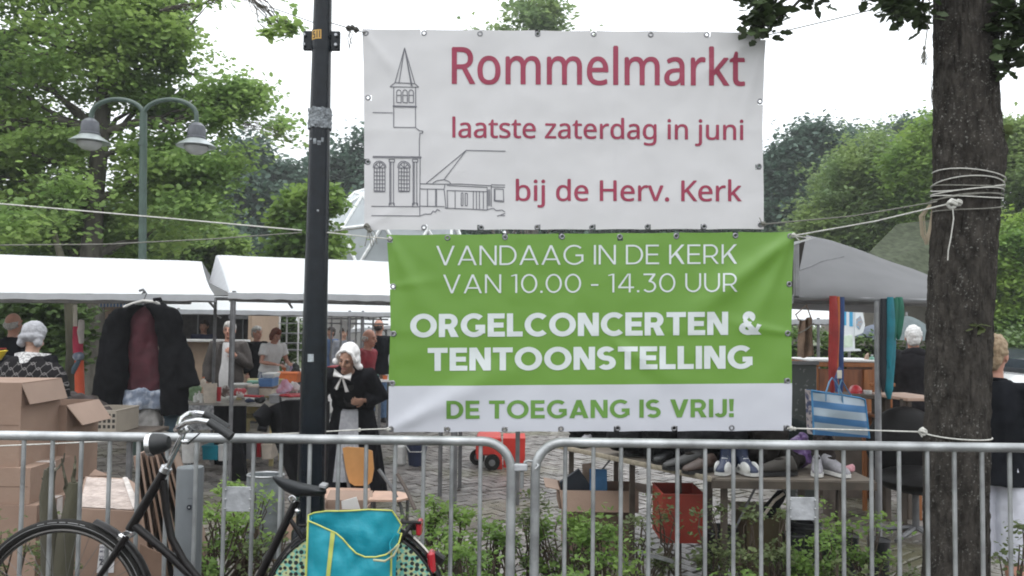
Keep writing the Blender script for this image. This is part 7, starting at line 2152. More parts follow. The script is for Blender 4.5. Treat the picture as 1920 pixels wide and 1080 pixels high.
# ---------------------------------------------------------------- laundry basket and dark clothes
bk2 = mat('basket_beige', (.32, .28, .23), rough=.5, var=.06)
crate('beige laundry basket with slotted sides full of dark things', 157, 217, 770, 808, 6.4, .38, bk2, 'laundry_basket', 'basket', slots=7, z0=at(157, 812, 6.4).z)
table('low table under the laundry basket and the pile of dark clothes', 60, 260, 6.3, .6, at(157, 812, 6.4).z - .004, woodd)
garment('clothes_pile', 'heap of dark brown and black clothes behind the laundry basket', [(738, 118, 138), (745, 112, 168), (765, 110, 200), (790, 108, 215), (808, 106, 220)], 6.7, mat('clothes_dark', (.03, .018, .014), rough=.9, col2=(.06, .05, .05), scale=9), 'clothes', .18, .04, seed=9)
garment('red_cloth', 'small red cloth between the patterned shawl and the dark clothes', [(742, 108, 116), (755, 106, 122), (768, 108, 118)], 6.55, mat('jacket_red', (.3, .02, .03)), 'cloth', .05, .02, seed=10)

# ---------------------------------------------------------------- small goods
pals = {'red': (.42, .02, .03), 'blue': (.09, .20, .42), 'teal': (.0, .22, .30), 'white': (.66, .65, .63), 'cream': (.58, .50, .42), 'pink': (.62, .30, .34), 'green': (.15, .24, .12),
        'mint': (.20, .42, .33), 'brown': (.15, .08, .045), 'black': (.014, .014, .015), 'grey': (.30, .30, .31), 'orange': (.55, .14, .04), 'yellow': (.65, .55, .22), 'purple': (.16, .09, .24), 'navy': (.02, .03, .07), 'lilac': (.45, .32, .50)}
def gm(c): return mat('goods_' + c, pals[c], rough=.42, var=.1, scale=18)
def spot(px, py, Y, wpx, hpx): 
    p = at(px, py, Y); k_ = Y / F_PX; return p, wpx * k_, hpx * k_
def cup(label, px, py, Y, w, h, c, name='cup', cat='cup', group='goods on the crockery table', scallop=0, taper=.82, handle=False):
    p, W_, H_ = spot(px, py, Y, w, h); r_ = W_ / 2
    t = thing(name, label, cat, p, 0, group)
    if scallop:
        rings = []
        for rr, z in ((r_ * taper, 0), (r_ * .93, H_ * .5), (r_, H_), (r_ * .93, H_), (r_ * .86, H_ * .5), (r_ * .75, .01)):
            rings.append([V((rr * math.cos(a) * (1 + .03 * math.sin(scallop * a)), rr * math.sin(a) * (1 + .03 * math.sin(scallop * a)), z + (.05 * H_ * abs(math.sin(scallop * a / 2)) if z == H_ else 0))) for a in [2 * math.pi * i / 48 for i in range(48)]])
        MB().loft(rings).build('body', gm(c), t)
    else: MB().lathe([(r_ * taper, 0), (r_, H_), (r_ * .92, H_), (r_ * (taper - .08), .008)], n=20).build('body', gm(c), t)
    MB().lathe([(r_ * 1.0, H_ * .86), (r_ * 1.05, H_ * .88), (r_ * 1.0, H_ * .91)], n=20, caps=False).build('band', gm(c), t)
    if handle: MB().tube([(r_ * .9, 0, H_ * .8), (r_ * 1.6, 0, H_ * .7), (r_ * 1.5, 0, H_ * .3), (r_ * .85, 0, H_ * .2)], .006, 6).build('handle', gm(c), t)
    return t
def boxg(label, px, py, Y, w, h, c, lid=None, name='storage_box', cat='box', group='goods on the crockery table', dep=.25, rz=0):
    p, W_, H_ = spot(px, py, Y, w, h)
    t = thing(name, label, cat, (p.x, p.y + dep / 2, p.z), rz, group)
    MB().box((0, 0, H_ / 2), (W_, dep, H_), bev=.006, taper=.93).build('body', gm(c), t)
    MB().box((0, 0, H_ + .006), (W_ * 1.05, dep * 1.05, .02), bev=.005).build('lid', gm(lid or c), t)
    return t
def bottle(label, px, py, Y, w, h, c, cap='white', group='goods on the crockery table', name='bottle', cat='bottle'):
    p, W_, H_ = spot(px, py, Y, w, h); r_ = W_ / 2
    t = thing(name, label, cat, p, 0, group)
    MB().lathe([(r_ * .95, 0), (r_, .01), (r_, H_ * .6), (r_ * .8, H_ * .7), (r_ * .38, H_ * .78), (r_ * .38, H_ * .9)], n=16).build('body', gm(c), t)
    MB().lathe([(r_ * .45, H_ * .88), (r_ * .45, H_)], n=12).build('cap', gm(cap), t)
    return t
def bowl(label, px, py, Y, w, h, c, group='goods on the crockery table', name='bowl', cat='bowl', sy=1.0):
    p, W_, H_ = spot(px, py, Y, w, h); r_ = W_ / 2
    t = thing(name, label, cat, p, 0, group)
    MB().lathe([(r_ * .35, 0), (r_ * .45, .01), (r_ * .8, H_ * .45), (r_, H_), (r_ * .95, H_), (r_ * .7, H_ * .5), (r_ * .2, .02)], n=24, sy=sy).build('body', gm(c), t)
    MB().tube([(r_ * math.cos(a), r_ * sy * math.sin(a), H_) for a in [2 * math.pi * i / 24 for i in range(24)]], .006, 6, loop=True).build('rim', gm(c), t)
    return t
def softy(name, label, px, py, Y, w, h, c, cat='cloth', group=None, seed=0, m=None, dep=None, z=None, lump=3):
    p, W_, H_ = spot(px, py, Y, w, h); r_ = random.Random(seed)
    c_ = MB()
    d_ = dep or W_ * .4
    for i in range(lump):
        c_.ell((r_.uniform(-.28, .28) * W_, r_.uniform(-.2, .2) * d_, H_ * r_.uniform(.4, .72)), (W_ * r_.uniform(.22, .36), d_ * .5, H_ * r_.uniform(.4, .55)), None, 14, 10)
    c_.ell((0, 0, H_ * .3), (W_ * .48, d_ * .5, H_ * .3), None, 14, 10)
    me = fuse(c_, max(.006, min(W_, H_) / 22), 2, min(W_, H_) * .12, 3.2 / max(W_, .05), seed, (1, 1, 1))
    o = linkmesh(name, me, m or gm(c)); o.location = p
    return tag(o, label, cat, group)
GT = 'goods on the crockery table'
cup('cream scalloped waste bin on the crockery table', 393, 755, 8.45, 25, 34, 'cream', name='waste_bin', cat='bin', scallop=12)
cup('slim red beaker beside the cream scalloped bin', 410, 752, 8.5, 9, 26, 'red')
softy('potted_plant_cloth', 'pale green folded cloth at the table end by the jacket', 365, 752, 8.55, 28, 28, 'green', group=GT, seed=1)
bowl('large white oval basin on the crockery table', 452, 732, 8.9, 38, 12, 'white', name='basin', cat='basin')
for i, (px, py) in enumerate(((366, 754), (373, 750), (378, 755))):
    bottle(('small white figurine nearest the table corner', 'small white lamp beside the figurine', 'small white vase close to the cream bin')[i], px, py, 8.45, 8, 17, 'white', name=('figurine', 'small_lamp', 'vase')[i], cat=('figurine', 'lamp', 'vase')[i])
bottle('white bottle with an orange cap on the crockery table', 381, 725, 9.2, 10, 18, 'cream', 'orange')
bowl('white bowl heaped with trinkets beside the grey stall pole', 434, 752, 8.45, 18, 8, 'white')
softy('toy_heap', 'red and white toys heaped beside the basin', 445, 745, 8.6, 34, 18, 'red', 'toys', GT, 2, mat('mixed_red_white', (.40, .03, .04), rough=.5, col2=(.62, .58, .55), scale=18, edge=(.48, .52)))
softy('toy_heap', 'grey and brown toys heaped behind the grey stall pole', 425, 744, 8.8, 26, 20, 'grey', 'toys', GT, 12, mat('mixed_brown_grey', (.12, .08, .07), rough=.5, col2=(.45, .42, .4), scale=18, edge=(.48, .52)))
softy('shoe', 'dark slipper lying on the edge of the crockery table', 487, 756, 8.42, 20, 11, 'black', 'shoe', GT, 3)
softy('dark_tool', 'dark green oblong tool beside the slipper', 468, 755, 8.45, 22, 8, 'navy', 'tool', GT, 4)
MB_ = MB().tube([at(458, 742, 8.5), at(495, 744, 8.5)], .014, 8); solo('wrapping_roll', MB_, gm('red'), 'thin red roll lying across the crockery table', 'roll', GT)
MB_ = MB().tube([at(460, 747, 8.46), at(500, 749, 8.46)], .012, 8); solo('wrapping_roll', MB_, gm('white'), 'thin white roll lying in front of the red one', 'roll', GT)
boxg('cream storage box under the brown and blue ones', 495, 743, 8.8, 27, 12, 'cream')
boxg('flat brown tray under the blue box', 496, 731, 8.8, 29, 3, 'brown', name='tray', cat='tray')
boxg('mid blue plastic box with a pale lid', 497, 727, 8.8, 26, 14, 'blue')
boxg('long white box on top of the blue one', 502, 709, 8.85, 22, 6, 'white')
boxg('mint green flat box behind the basin', 473, 724, 9.0, 20, 7, 'mint')
boxg('pale grey box below the mint green one', 473, 743, 8.75, 20, 17, 'grey', 'cream')
softy('pink_cloth', 'crumpled pink and lilac cloth beside the blue box', 531, 740, 8.6, 30, 24, 'pink', 'cloth', GT, 5, mat('pink_lilac', (.55, .25, .32), rough=.8, col2=(.60, .48, .62), scale=10, edge=(.4, .6)))
softy('white_bag', 'crumpled white paper bag beside the lamp post', 552, 734, 8.7, 22, 16, 'white', 'bag', GT, 6)
boxg('shallow white tray with red lid before the lamp post', 545, 757, 8.42, 36, 13, 'white', 'red')
boxg('grey cardboard tray between slipper and white tray', 514, 757, 8.42, 20, 14, 'grey')
softy('red_cloth', 'bright red cloth lying over the white tray', 541, 745, 8.4, 30, 7, 'red', 'cloth', GT, 7)
bottle('white jar standing behind the pink cloth', 518, 722, 9.1, 9, 16, 'white', 'red')
boxg('orange wooden box farther back beside the lamp post', 536, 718, 10.6, 42, 17, 'orange', name='wooden_box', group='goods on the far tables')
softy('dark_coat', 'dark coat lying over the far table beside the lamp post', 556, 722, 11.4, 22, 45, 'black', 'coat', 'goods on the far tables', 8)
# glassware far away
rg = random.Random(21)
nm = ['tall clear vase', 'squat white jug', 'pink drinking glass', 'cream candlestick', 'small blue pot', 'white porcelain dish', 'green wine bottle', 'brown teapot', 'orange mug', 'white sugar bowl', 'grey tin', 'red tin', 'lilac vase', 'white pitcher', 'cream plate stack', 'clear carafe']
cs = ['white', 'white', 'pink', 'cream', 'blue', 'white', 'green', 'brown', 'orange', 'white', 'grey', 'red', 'lilac', 'white', 'cream', 'grey']
for i in range(16):
    px = 506 + i * 3.4; Y = 12.6 + .35 * (i % 2); pz = proj((PX(px, Y), Y, .78))[1]
    f_ = (cup, bottle, bowl)[i % 3]
    f_(nm[i] + ' on the far glassware table', px, pz, Y, 6 + 2 * (i % 3), (9, 15, 6)[i % 3], cs[i], group='glassware on the far table', name=nm[i].split()[-1], cat=nm[i].split()[-1])
for i, (px, Y, c, nn) in enumerate(((652, 13.3, 'white', 'white jug'), (664, 13.4, 'cream', 'cream bowl'), (722, 11.1, 'orange', 'orange pot'), (727, 11.3, 'white', 'white cup'), (716, 11.2, 'brown', 'brown pot'), (705, 11.3, 'mint', 'mint bowl'))):
    pz = proj((PX(px, Y), Y, .76))[1]; cup(nn + ' on a far pale table near the green banner', px, pz, Y, 9, 10, c, group='glassware on the far table', name=nn.split()[1], cat=nn.split()[1])
# right of the post
boxg('red plastic case just beside the lamp post', 634, 714, 9.2, 40, 24, 'red', name='plastic_case', cat='case', group='goods behind the bonneted person')
boxg('teal crate under the red case', 634, 736, 9.15, 40, 18, 'mint', name='teal_crate', cat='crate', group='goods behind the bonneted person')
table('table carrying the red case beside the lamp post', 590, 650, 9.1, .8, at(634, 737, 9.15).z - .004, woodd)
softy('white_plastic_bag', 'white plastic bag hanging beside the lamp post', 616, 775, 8.0, 22, 40, 'white', 'bag', 'goods behind the bonneted person', 9)
softy('white_plastic_bag', 'smaller white bag low beside the black skirt', 622, 808, 7.6, 22, 18, 'white', 'bag', 'goods behind the bonneted person', 10)
table('low table with the two white bags', 596, 640, 7.5, .6, at(622, 808, 7.6).z - .003, woodd)
solo('paper_sheet', MB().prism([at(x, y, 12) for x, y in ((641, 600), (649, 602), (652, 616), (648, 625), (642, 612))], (0, .01, 0)), white, 'white paper dangling from the far stall rail', 'paper')
# under the crockery table
UG = 'boxes under the crockery table'
cup('white plastic tub under the crockery table', 357, 866, 8.2, 34, 44, 'white', name='plastic_tub', cat='tub', group=UG)
boxg('bright teal storage box under the crockery table', 393, 863, 8.3, 30, 24, 'teal', group=UG)
boxg('small white drawer unit beside the teal box', 416, 865, 8.3, 16, 28, 'white', name='drawer_unit', cat='drawers', group=UG)
boxg('grey white cupboard under the table beyond the dark cloth', 463, 862, 8.5, 24, 44, 'grey', 'white', name='cupboard', cat='cupboard', group=UG)
boxg('tall red box beside the grey white cupboard', 484, 858, 8.6, 9, 36, 'red', group=UG)
boxg('pale patterned carton leaning beside the tall red box', 499, 862, 8.5, 20, 26, 'cream', name='patterned_carton', group=UG)
slab('folded_parasol', 'dark folded parasol foot at the base of the stall pole', [(436, 820), (446, 820), (462, 902), (434, 902)], 7.6, .08, blackc, 'parasol')
t = thing('yellow_chair', 'pale yellow plastic garden chair under the crockery table', 'chair', (PX(482, 8.8), 8.8, 0))
yl = mat('plastic_pale_yellow', (.62, .53, .26), rough=.45)
cz2 = at(482, 786, 8.8).z
MB().box((PX(482, 8.8), 8.95, cz2), (.42, .4, .03), bev=.01).build('seat', yl, t, W=True)
for dx in (-.19, .19):
    for dy in (-.02, .33): MB().box((PX(482, 8.8) + dx, 8.78 + dy, cz2 / 2), (.04, .04, cz2)).build('leg', yl, t, W=True)
    MB().box((PX(482, 8.8) + dx, 8.80, cz2 + .13), (.05, .03, .26)).build('armrest', yl, t, W=True)
MB().box((PX(482, 8.8), 9.13, cz2 + .22), (.42, .03, .4), bev=.01).build('backrest', yl, t, W=True)
# jerrycan and bucket
t = thing('jerrycan', 'white plastic jerrycan on the paving below the green banner', 'jerrycan', at(753, 860, 8.9)); t.location.z = 0
p = V((PX(753, 8.9), 8.9, 0))
MB().box((p.x, p.y, .12), (.13, .16, .24), bev=.03).build('body', gm('white'), t, W=True)
MB().tube([(p.x - .04, p.y, .23), (p.x - .04, p.y, .29), (p.x + .04, p.y, .29), (p.x + .05, p.y, .22)], .012, 8).build('handle', gm('white'), t, W=True)
MB().lathe([(.02, 0), (.02, .03)], (p.x - .05, p.y, .24), 12).build('cap', gm('white'), t, W=True)
t = thing('bucket', 'dark blue bucket with a white handle beside the jerrycan', 'bucket', (PX(784, 8.9), 8.9, 0))
MB().lathe([(.085, 0), (.12, .25), (.125, .25), (.11, .24), (.08, .01)], (PX(784, 8.9), 8.9, 0), 24).build('body', gm('navy'), t, W=True)
MB().tube([(PX(784, 8.9) - .12, 8.82, .24), (PX(784, 8.9) - .06, 8.77, .17), (PX(784, 8.9) + .06, 8.77, .17), (PX(784, 8.9) + .12, 8.82, .24)], .005, 6).build('handle', gm('white'), t, W=True)
# red cart with wheels
CYY = 8.7
t = thing('red_cart', 'bright red wheeled cart under the green banner', 'cart', (PX(938, CYY), CYY + .3, 0))
rdm = mat('cart_red', (.55, .04, .03), rough=.35, var=.06)
def cpoly(nm_, pts, Y, th, m): return MB().prism([at(x, y, Y) for x, y in pts], (0, th, 0)).build(nm_, m, t, W=True, smooth=False)
cpoly('side_panel', [(893, 822), (940, 822), (942, 880), (927, 880), (924, 862), (915, 852), (905, 852), (897, 862), (893, 860)], CYY, .02, rdm)
MB().box((PX(917, CYY), CYY + .25, at(917, 838, CYY).z), (.27, .46, .2), bev=.02).build('body', rdm, t, W=True)
cpoly('rear_panel', [(943, 822), (985, 822), (984, 872), (944, 880)], CYY + .1, .4, rdm)
for px, Y in ((925, CYY - .03), (895, CYY + .3), (970, CYY + .45)):
    MB().tube([(PX(px, CYY), Y - .03, .085), (PX(px, CYY), Y + .03, .085)], .085, 20).build('wheel', rub, t, W=True)
    MB().tube([(PX(px, CYY), Y - .034, .085), (PX(px, CYY), Y + .034, .085)], .035, 14).build('hub', steeld, t, W=True)
# table legs & pole seen below the banner
table('dark table whose legs show below the green banner', 838, 990, 7.0, .8, .76, woodd)
# black draped heap behind the lamp post
def heap(u, v):
    tab = [(500, 765), (515, 758), (530, 752), (560, 751), (600, 752), (612, 756)]
    x0, y0 = poly_at(tab, u); x1 = 545 + 62 * u
    px = x0 + (x1 - x0) * v ** 1.4; py = y0 + (905 - y0) * v
    return at(px, py, 6.2 + .04 * math.sin(u * 14 + v * 2) + .02 * noise.noise(V((u * 5, v * 5, 0))))
t = thing('draped_coat', 'big black coat draped over a stand behind the lamp post', 'coat', (PX(560, 6.2), 6.3, 0))
MB().sheet(heap, 30, 20, .12, (0, 1, 0)).build('fabric', blackc, t, W=True)
MB().tube([at(498, 798, 6.2), at(490, 780, 6.18), at(505, 764, 6.2)], [.04, .07, .05], 10).build('sleeve', blackc, t, W=True)
MB().tube([(PX(575, 6.2), 6.3, 0), (PX(575, 6.2), 6.3, at(575, 765, 6.3).z)], .02, 8).build('stand', steeld, t, W=True)
MB().tube([at(484, 803, 6.15), at(500, 806, 6.15)], .02, 8).build('sleeve_cuff', blackc, t, W=True)
# plywood school chairs
CH = 5.9
t = thing('school_chair', 'plywood chair with orange back facing the bonneted person', 'chair', (PX(660, CH), CH, 0), 0, 'plywood chairs before the bonneted person')
BP = [(642, 840), (650, 838), (680, 840), (698, 846), (701, 880), (697, 903), (688, 911), (665, 911), (655, 905), (648, 880)]
MB().prism([at(x, y, CH) for x, y in BP], (0, .015, 0)).build('backrest', woodbe, t, W=True, smooth=False)
SP = [(614, 917), (650, 911), (690, 914), (700, 922), (690, 928), (650, 932), (618, 931), (612, 925)]
zse = at(650, 925, CH - .1).z
seat_poly = [V((at(x, 925, CH - .2).x, CH - .36 + (925 - y) * .022, zse)) for x, y in SP]
MB().prism([V((PX(x, CH), CH - .32 + i_y, zse)) for x, i_y in ((618, 0), (690, 0), (702, .08), (698, .34), (620, .34), (612, .08))], (0, 0, .014)).build('seat', woodp, t, W=True, smooth=False)
for pts in ([(644, 850), (652, 900), (658, 935), (662, 990)], [(678, 862), (687, 900), (694, 930), (700, 990)]):
    MB().tube([at(x, y, CH + .03) for x, y in pts], .012, 8).build('leg', steeld, t, W=True)
for x in (618, 690): MB().tube([(PX(x, CH), CH - .28, zse), (PX(x, CH) , CH - .30, 0)], .012, 8).build('leg', steeld, t, W=True)
t = thing('school_chair', 'second plywood chair whose rounded seat points to the bicycle light', 'chair', (PX(740, 5.7), 5.7, 0), 0, 'plywood chairs before the bonneted person')
zs2 = at(735, 935, 5.6).z
MB().prism([V((PX(x, 5.6), 5.5 + iy, zs2)) for x, iy in ((700, 0), (755, 0), (772, .08), (768, .2), (745, .28), (698, .28))], (0, 0, .014)).build('seat', woodp, t, W=True, smooth=False)
MB().tube([at(710, 880, 5.62), at(735, 915, 5.6), at(752, 950, 5.58), at(758, 990, 5.58)], .013, 8).build('leg', steeld, t, W=True)
for x, yy in ((705, 5.52), (700, 5.75), (765, 5.7)): MB().tube([(PX(x, 5.6), yy, zs2), (PX(x, 5.6) , yy, 0)], .012, 8).build('leg', steeld, t, W=True)
carton('pale open cardboard box under the plywood chairs', PX(600, 5.3), PX(690, 5.3), 5.3, 5.55, .02, at(640, 955, 5.3).z, open_=True, m=cardl, flaps=(('b', 60, .1),))
slab('paper_sheet', 'white paper sheets sticking out of the pale box', [(640, 940), (668, 932), (676, 958), (642, 960)], 5.42, .01, white, 'paper')
slab('plank', 'pinkish plank leaning below the saddle', [(531, 1010), (538, 985), (553, 968), (552, 1012)], 4.6, .02, woodp, 'plank')
# galvanised planter / milk can beside plate
t = thing('zinc_tub', 'dull zinc tub standing behind the barrier plate', 'tub', (PX(503, 5.4), 5.4, 0))
zz = at(503, 890, 5.4).z
MB().lathe([(.085, 0), (.10, zz * .5), (.095, zz), (.085, zz), (.08, .02)], (PX(503, 5.4), 5.4, 0), 24, sx=1.3).build('body', mat('zinc_dull', (.20, .22, .23), rough=.5, metal=.3, var=.3, scale=12), t, W=True)
MB().tube([(PX(503, 5.4) + .12 * math.cos(a), 5.4 + .095 * math.sin(a), zz) for a in [2 * math.pi * i / 20 for i in range(20)]], .007, 6, loop=True).build('rim', galv, t, W=True)

# ---------------------------------------------------------------- goods on the shoe table
zT = zt3 + .028
SG = 'shoes and bags heaped on the stall table'
def tpt(px, Y): return proj((PX(px, Y) , Y, zT))
def shoe(label, px, Y, L_, h, up, sole, rz=0, group=SG, high=False, stripe=None, name='shoe'):
    x = at(px, tpt(px, Y)[1], Y).x
    t = thing(name, label, 'shoe', (x, Y, zT + .002), rz, group)
    rings = []
    prof = [(-.5, .30, .55), (-.42, .40, 1.0 if not high else 1.5), (-.2, .42, .95 if not high else 1.55), (0, .44, .75 if not high else .9), (.2, .48, .55), (.36, .44, .42), (.47, .28, .28), (.5, .12, .16)]
    for s_, w_, hh in prof:
        rg_ = []
        for i in range(14):
            a = 2 * math.pi * i / 14
            rg_.append(V((s_ * L_, w_ * L_ * .36 * math.cos(a), max(.012, h * hh * (.5 + .5 * math.sin(a)) + .012))))
        rings.append(rg_)
    MB().loft(rings).build('upper', up, t, ang=70)
    out_ = [V((s_ * L_ * 1.02, w_ * L_ * .38 * q, 0)) for q in (1,) for s_, w_, hh in prof] + [V((s_ * L_ * 1.02, -w_ * L_ * .38, 0)) for s_, w_, hh in prof[::-1]]
    MB().prism(out_, (0, 0, .02)).build('sole', sole, t, smooth=False)
    MB().ell((-.2 * L_, 0, h * .93), (.2 * L_, .10 * L_, h * .09), None, 16, 8).build('opening', mat('shoe_inside', (.02, .017, .015), rough=.9, spec=.1), t)
    MB().tube([(.02 * L_, -.13 * L_, h * .5), (.06 * L_, 0, h * .76), (.02 * L_, .13 * L_, h * .5)], .005, 5).build('vamp_seam', mat('shoe_inside', (0, 0, 0)), t)
    if high:
        MB().loft([[V((cx_ + rx * math.cos(a), rx * .72 * math.sin(a), z)) for a in [2 * math.pi * i / 14 for i in range(14)]] for cx_, rx, z in ((-.22 * L_, .26 * L_, h * .9), (-.24 * L_, .25 * L_, h * 1.4), (-.25 * L_, .27 * L_, h * 1.75), (-.25 * L_, .2 * L_, h * 1.7))]).build('ankle_shaft', up, t)
        for i in range(4): MB().tube([(.0 + .05 * i * L_ * 1.2, -.07 * L_, h * (1.0 - .13 * i)), (.0 + .05 * i * L_ * 1.2, .07 * L_, h * (1.0 - .13 * i))], .004, 5).build('lace', wm, t)
    if stripe:
        for sy in (-1, 1): MB().ell((.22 * L_, sy * .13 * L_, .035), (.24 * L_, .06 * L_, .04), None, 14, 8).build('toe_rand', wm, t)
    if stripe: MB().tube([(-.1 * L_, -.15 * L_, h * .25), (.0, -.16 * L_, h * .5), (.12 * L_, -.15 * L_, h * .3)], .006, 6).build('stripe', stripe, t)
    return t
bkm, brm, wm = gm('black'), mat('shoe_brown', (.06, .035, .025), rough=.5, var=.2), gm('white')
gryl = mat('leather_grey', (.036, .034, .033), rough=.5, var=.25, scale=14)
gryw = mat('sneaker_grey', (.27, .26, .28), rough=.7, var=.2, scale=20)
shoe('flat grey brown loafer nearest the bend of the table', 1284, 5.0, .30, .10, gryl, bkm, R(200))
shoe('brown leather shoe with a pointed toe beside the bend', 1312, 4.9, .27, .09, brm, bkm, R(215))
shoe('navy ankle boot with a white sole swoosh', 1360, 4.88, .24, .10, gm('navy'), wm, R(238), high=True, stripe=wm)
shoe('second navy sneaker beside the white swooshed one', 1396, 4.88, .24, .10, gm('navy'), wm, R(285), high=True, stripe=wm)
shoe('rounded taupe felt slipper in the middle of the table front', 1452, 4.84, .26, .10, mat('felt_taupe', (.055, .048, .042), rough=.9), bkm, R(185))
shoe('pale grey sneaker near the purple bag', 1532, 4.86, .20, .10, gryw, wm, R(250))
shoe('pale grey sneaker nearest the stall post', 1566, 4.86, .22, .10, gryw, wm, R(290))
shoe('black pump tucked behind the navy sneakers', 1420, 5.1, .24, .10, bkm, bkm, R(160))
shoe('black lace shoe lying along the slanting board', 1250, 5.25, .28, .10, bkm, bkm, R(230))
shoe('worn dark shoe farther up the slanting board', 1205, 5.5, .27, .09, gryl, bkm, R(200))
softy('shoulder_bag', 'slumped black shoulder bag with stitched ribs on the slanting board', 1215, tpt(1215, 5.55)[1], 5.55, 130, 62, 'black', 'bag', SG, 31, mat('bag_black', (.006, .006, .007), rough=.6, var=.3, spec=.12), dep=.3)
softy('shoulder_bag', 'charcoal leather bag lying over the shoes', 1335, tpt(1335, 5.2)[1], 5.2, 120, 95, 'grey', 'bag', SG, 32, mat('bag_charcoal', (.015, .015, .017), rough=.6, var=.3, spec=.15), dep=.28)
softy('shoulder_bag', 'black backpack standing upright behind the navy sneakers', 1395, tpt(1395, 5.25)[1], 5.25, 110, 115, 'black', 'bag', SG, 33, mat('bag_black', (0, 0, 0)), dep=.3)
softy('shoulder_bag', 'big brownish black bag bulging over the table front', 1440, tpt(1440, 5.05)[1], 5.05, 95, 95, 'brown', 'bag', SG, 34, mat('bag_brownblack', (.014, .011, .010), rough=.7, var=.3, spec=.12), dep=.26)
softy('dark_jacket', 'flat pile of green black jackets at the back of the table', 1420, tpt(1420, 5.5)[1], 5.5, 210, 60, 'black', 'clothes', SG, 35, mat('cloth_greenblack', (.010, .014, .013), rough=.95, var=.3, spec=.1), dep=.35, lump=6)
softy('dark_jacket', 'black coat lying at the far end of the slanting board', 1130, tpt(1130, 6.0)[1], 6.0, 130, 42, 'black', 'clothes', SG, 36, mat('cloth_black_plain', (.009, .009, .010), rough=.95, spec=.1), dep=.3, lump=5)
softy('blue_shirt', 'crumpled pale blue shirt at the far end of the board', 1105, tpt(1105, 6.15)[1], 6.15, 80, 30, 'blue', 'shirt', SG, 37, mat('shirt_pale_blue', (.16, .24, .40), rough=.85, var=.25, scale=12), dep=.3)
softy('speckled_scarf', 'white speckled scarf under the edge of the green banner', 1262, tpt(1262, 5.75)[1], 5.75, 60, 42, 'white', 'scarf', SG, 38, mat('scarf_speckled', (.60, .55, .57), rough=.85, col2=(.15, .08, .12), scale=60, edge=(.55, .6)), dep=.25)
softy('shoulder_bag', 'soft black bag slumped over the bend of the table', 1262, tpt(1262, 5.35)[1], 5.35, 120, 75, 'black', 'bag', SG, 44, mat('bag_black', (0, 0, 0)), dep=.25, lump=5)
softy('shoulder_bag', 'dark bag leaning on the purple one', 1478, tpt(1478, 5.0)[1], 5.0, 60, 60, 'black', 'bag', SG, 45, mat('bag_brownblack', (0, 0, 0)), dep=.2, lump=4)
softy('purple_bag', 'small purple bag behind the grey sneakers', 1500, tpt(1500, 5.1)[1], 5.1, 44, 62, 'purple', 'bag', SG, 39, dep=.15)
softy('tall_boot', 'dark brown suede boot shaft leaning beside the stall post', 1547, tpt(1547, 5.1)[1], 5.1, 34, 70, 'brown', 'boot', SG, 40, mat('suede_brown', (.04, .028, .025), rough=.9), dep=.12)
softy('pink_scarf', 'scrap of pink cloth at the table end by the stall post', 1592, tpt(1592, 4.95)[1], 4.95, 26, 14, 'pink', 'cloth', SG, 41)
shoe('white and black trainer at the far end of the slanting board', 1098, 5.85, .22, .09, gryw, bkm, R(240))
softy('red_cloth', 'scrap of red cloth at the far end of the board', 1075, tpt(1075, 5.95)[1], 5.95, 26, 9, 'red', 'cloth', SG, 42)
# on cabinet and shelf
MB_ = MB().ell(at(1604, 735, 6.75), (.055, .055, .06), None, 16, 12); b_ = solo('red_ball', MB_, mat('ball_red_white', (.5, .03, .04), rough=.4, col2=(.7, .6, .58), scale=9, edge=(.5, .6)), 'red and white ball on the dark shelf before the cabinet', 'ball')
cup('squat white mug on the dark shelf', 1627, 744, 6.7, 15, 12, 'white', name='mug', group='goods on the cabinet and shelf')
cup('pink white saucer stack on the dark shelf', 1595, 744, 6.68, 14, 4, 'pink', name='saucers', cat='saucers', group='goods on the cabinet and shelf')
cup('cream jar at the end of the dark shelf', 1660, 744, 6.7, 12, 10, 'cream', name='jar', cat='jar', group='goods on the cabinet and shelf')
bottle('green and white tin on the white cloth of the cabinet', 1635, 682, 7.6, 10, 17, 'mint', 'white', 'goods on the cabinet and shelf', 'tin', 'tin')
bottle('pale bottle close to the stall post on the cabinet', 1652, 684, 7.6, 8, 20, 'grey', 'white', 'goods on the cabinet and shelf')
slab('paper_cone', 'pinkish folded paper standing on the cabinet', [(1620, 680), (1630, 680), (1629, 662), (1625, 666)], 7.65, .03, woodp, 'paper')
slab('open_book', 'pale book lying on the white cloth', [(1588, 682), (1618, 681), (1616, 679), (1590, 680)], 7.6, .2, gm('grey'), 'book')
# boots below the shrubs
for px, Y, lb in ((1492, 4.9, 'shorter black rubber boot among the shrubs'), (1560, 4.85, 'black boot standing free beneath the table'), (1592, 4.9, 'black boot just before the stall post'), (1650, 4.8, 'wide shiny black boot nearest the open paving')):
    x = PX(px, Y); t = thing('rubber_boot', lb, 'boot', (x, Y, 0), R(20), 'black boots on the ground under the table')
    MB().loft([ringz((0, dy, z), rx, ry, 16) for dy, z, rx, ry in ((-.05, .0, .05, .14), (-.05, .03, .052, .145), (-.03, .08, .05, .11), (.02, .13, .05, .065), (.02, .22, .056, .062), (.02, .33, .062, .066))]).build('shaft', mat('boot_rubber', (.012, .013, .015), rough=.3), t)
    MB().loft([ringz((0, -.05, 0), .056, .15, 16), ringz((0, -.05, .018), .056, .15, 16)]).build('sole', bkm, t)
    MB().tube([(.062 * math.cos(a), .02 + .066 * math.sin(a), .33) for a in [2 * math.pi * i / 18 for i in range(18)]], .005, 6, loop=True).build('rim', bkm, t)
solo('metal_strip', MB().box(at(1232, 1044, 4.6) , (.20, .03, .02), rot=(0, R(18), R(15))), galv, 'short metal strip lying on the dark soil', 'strip')

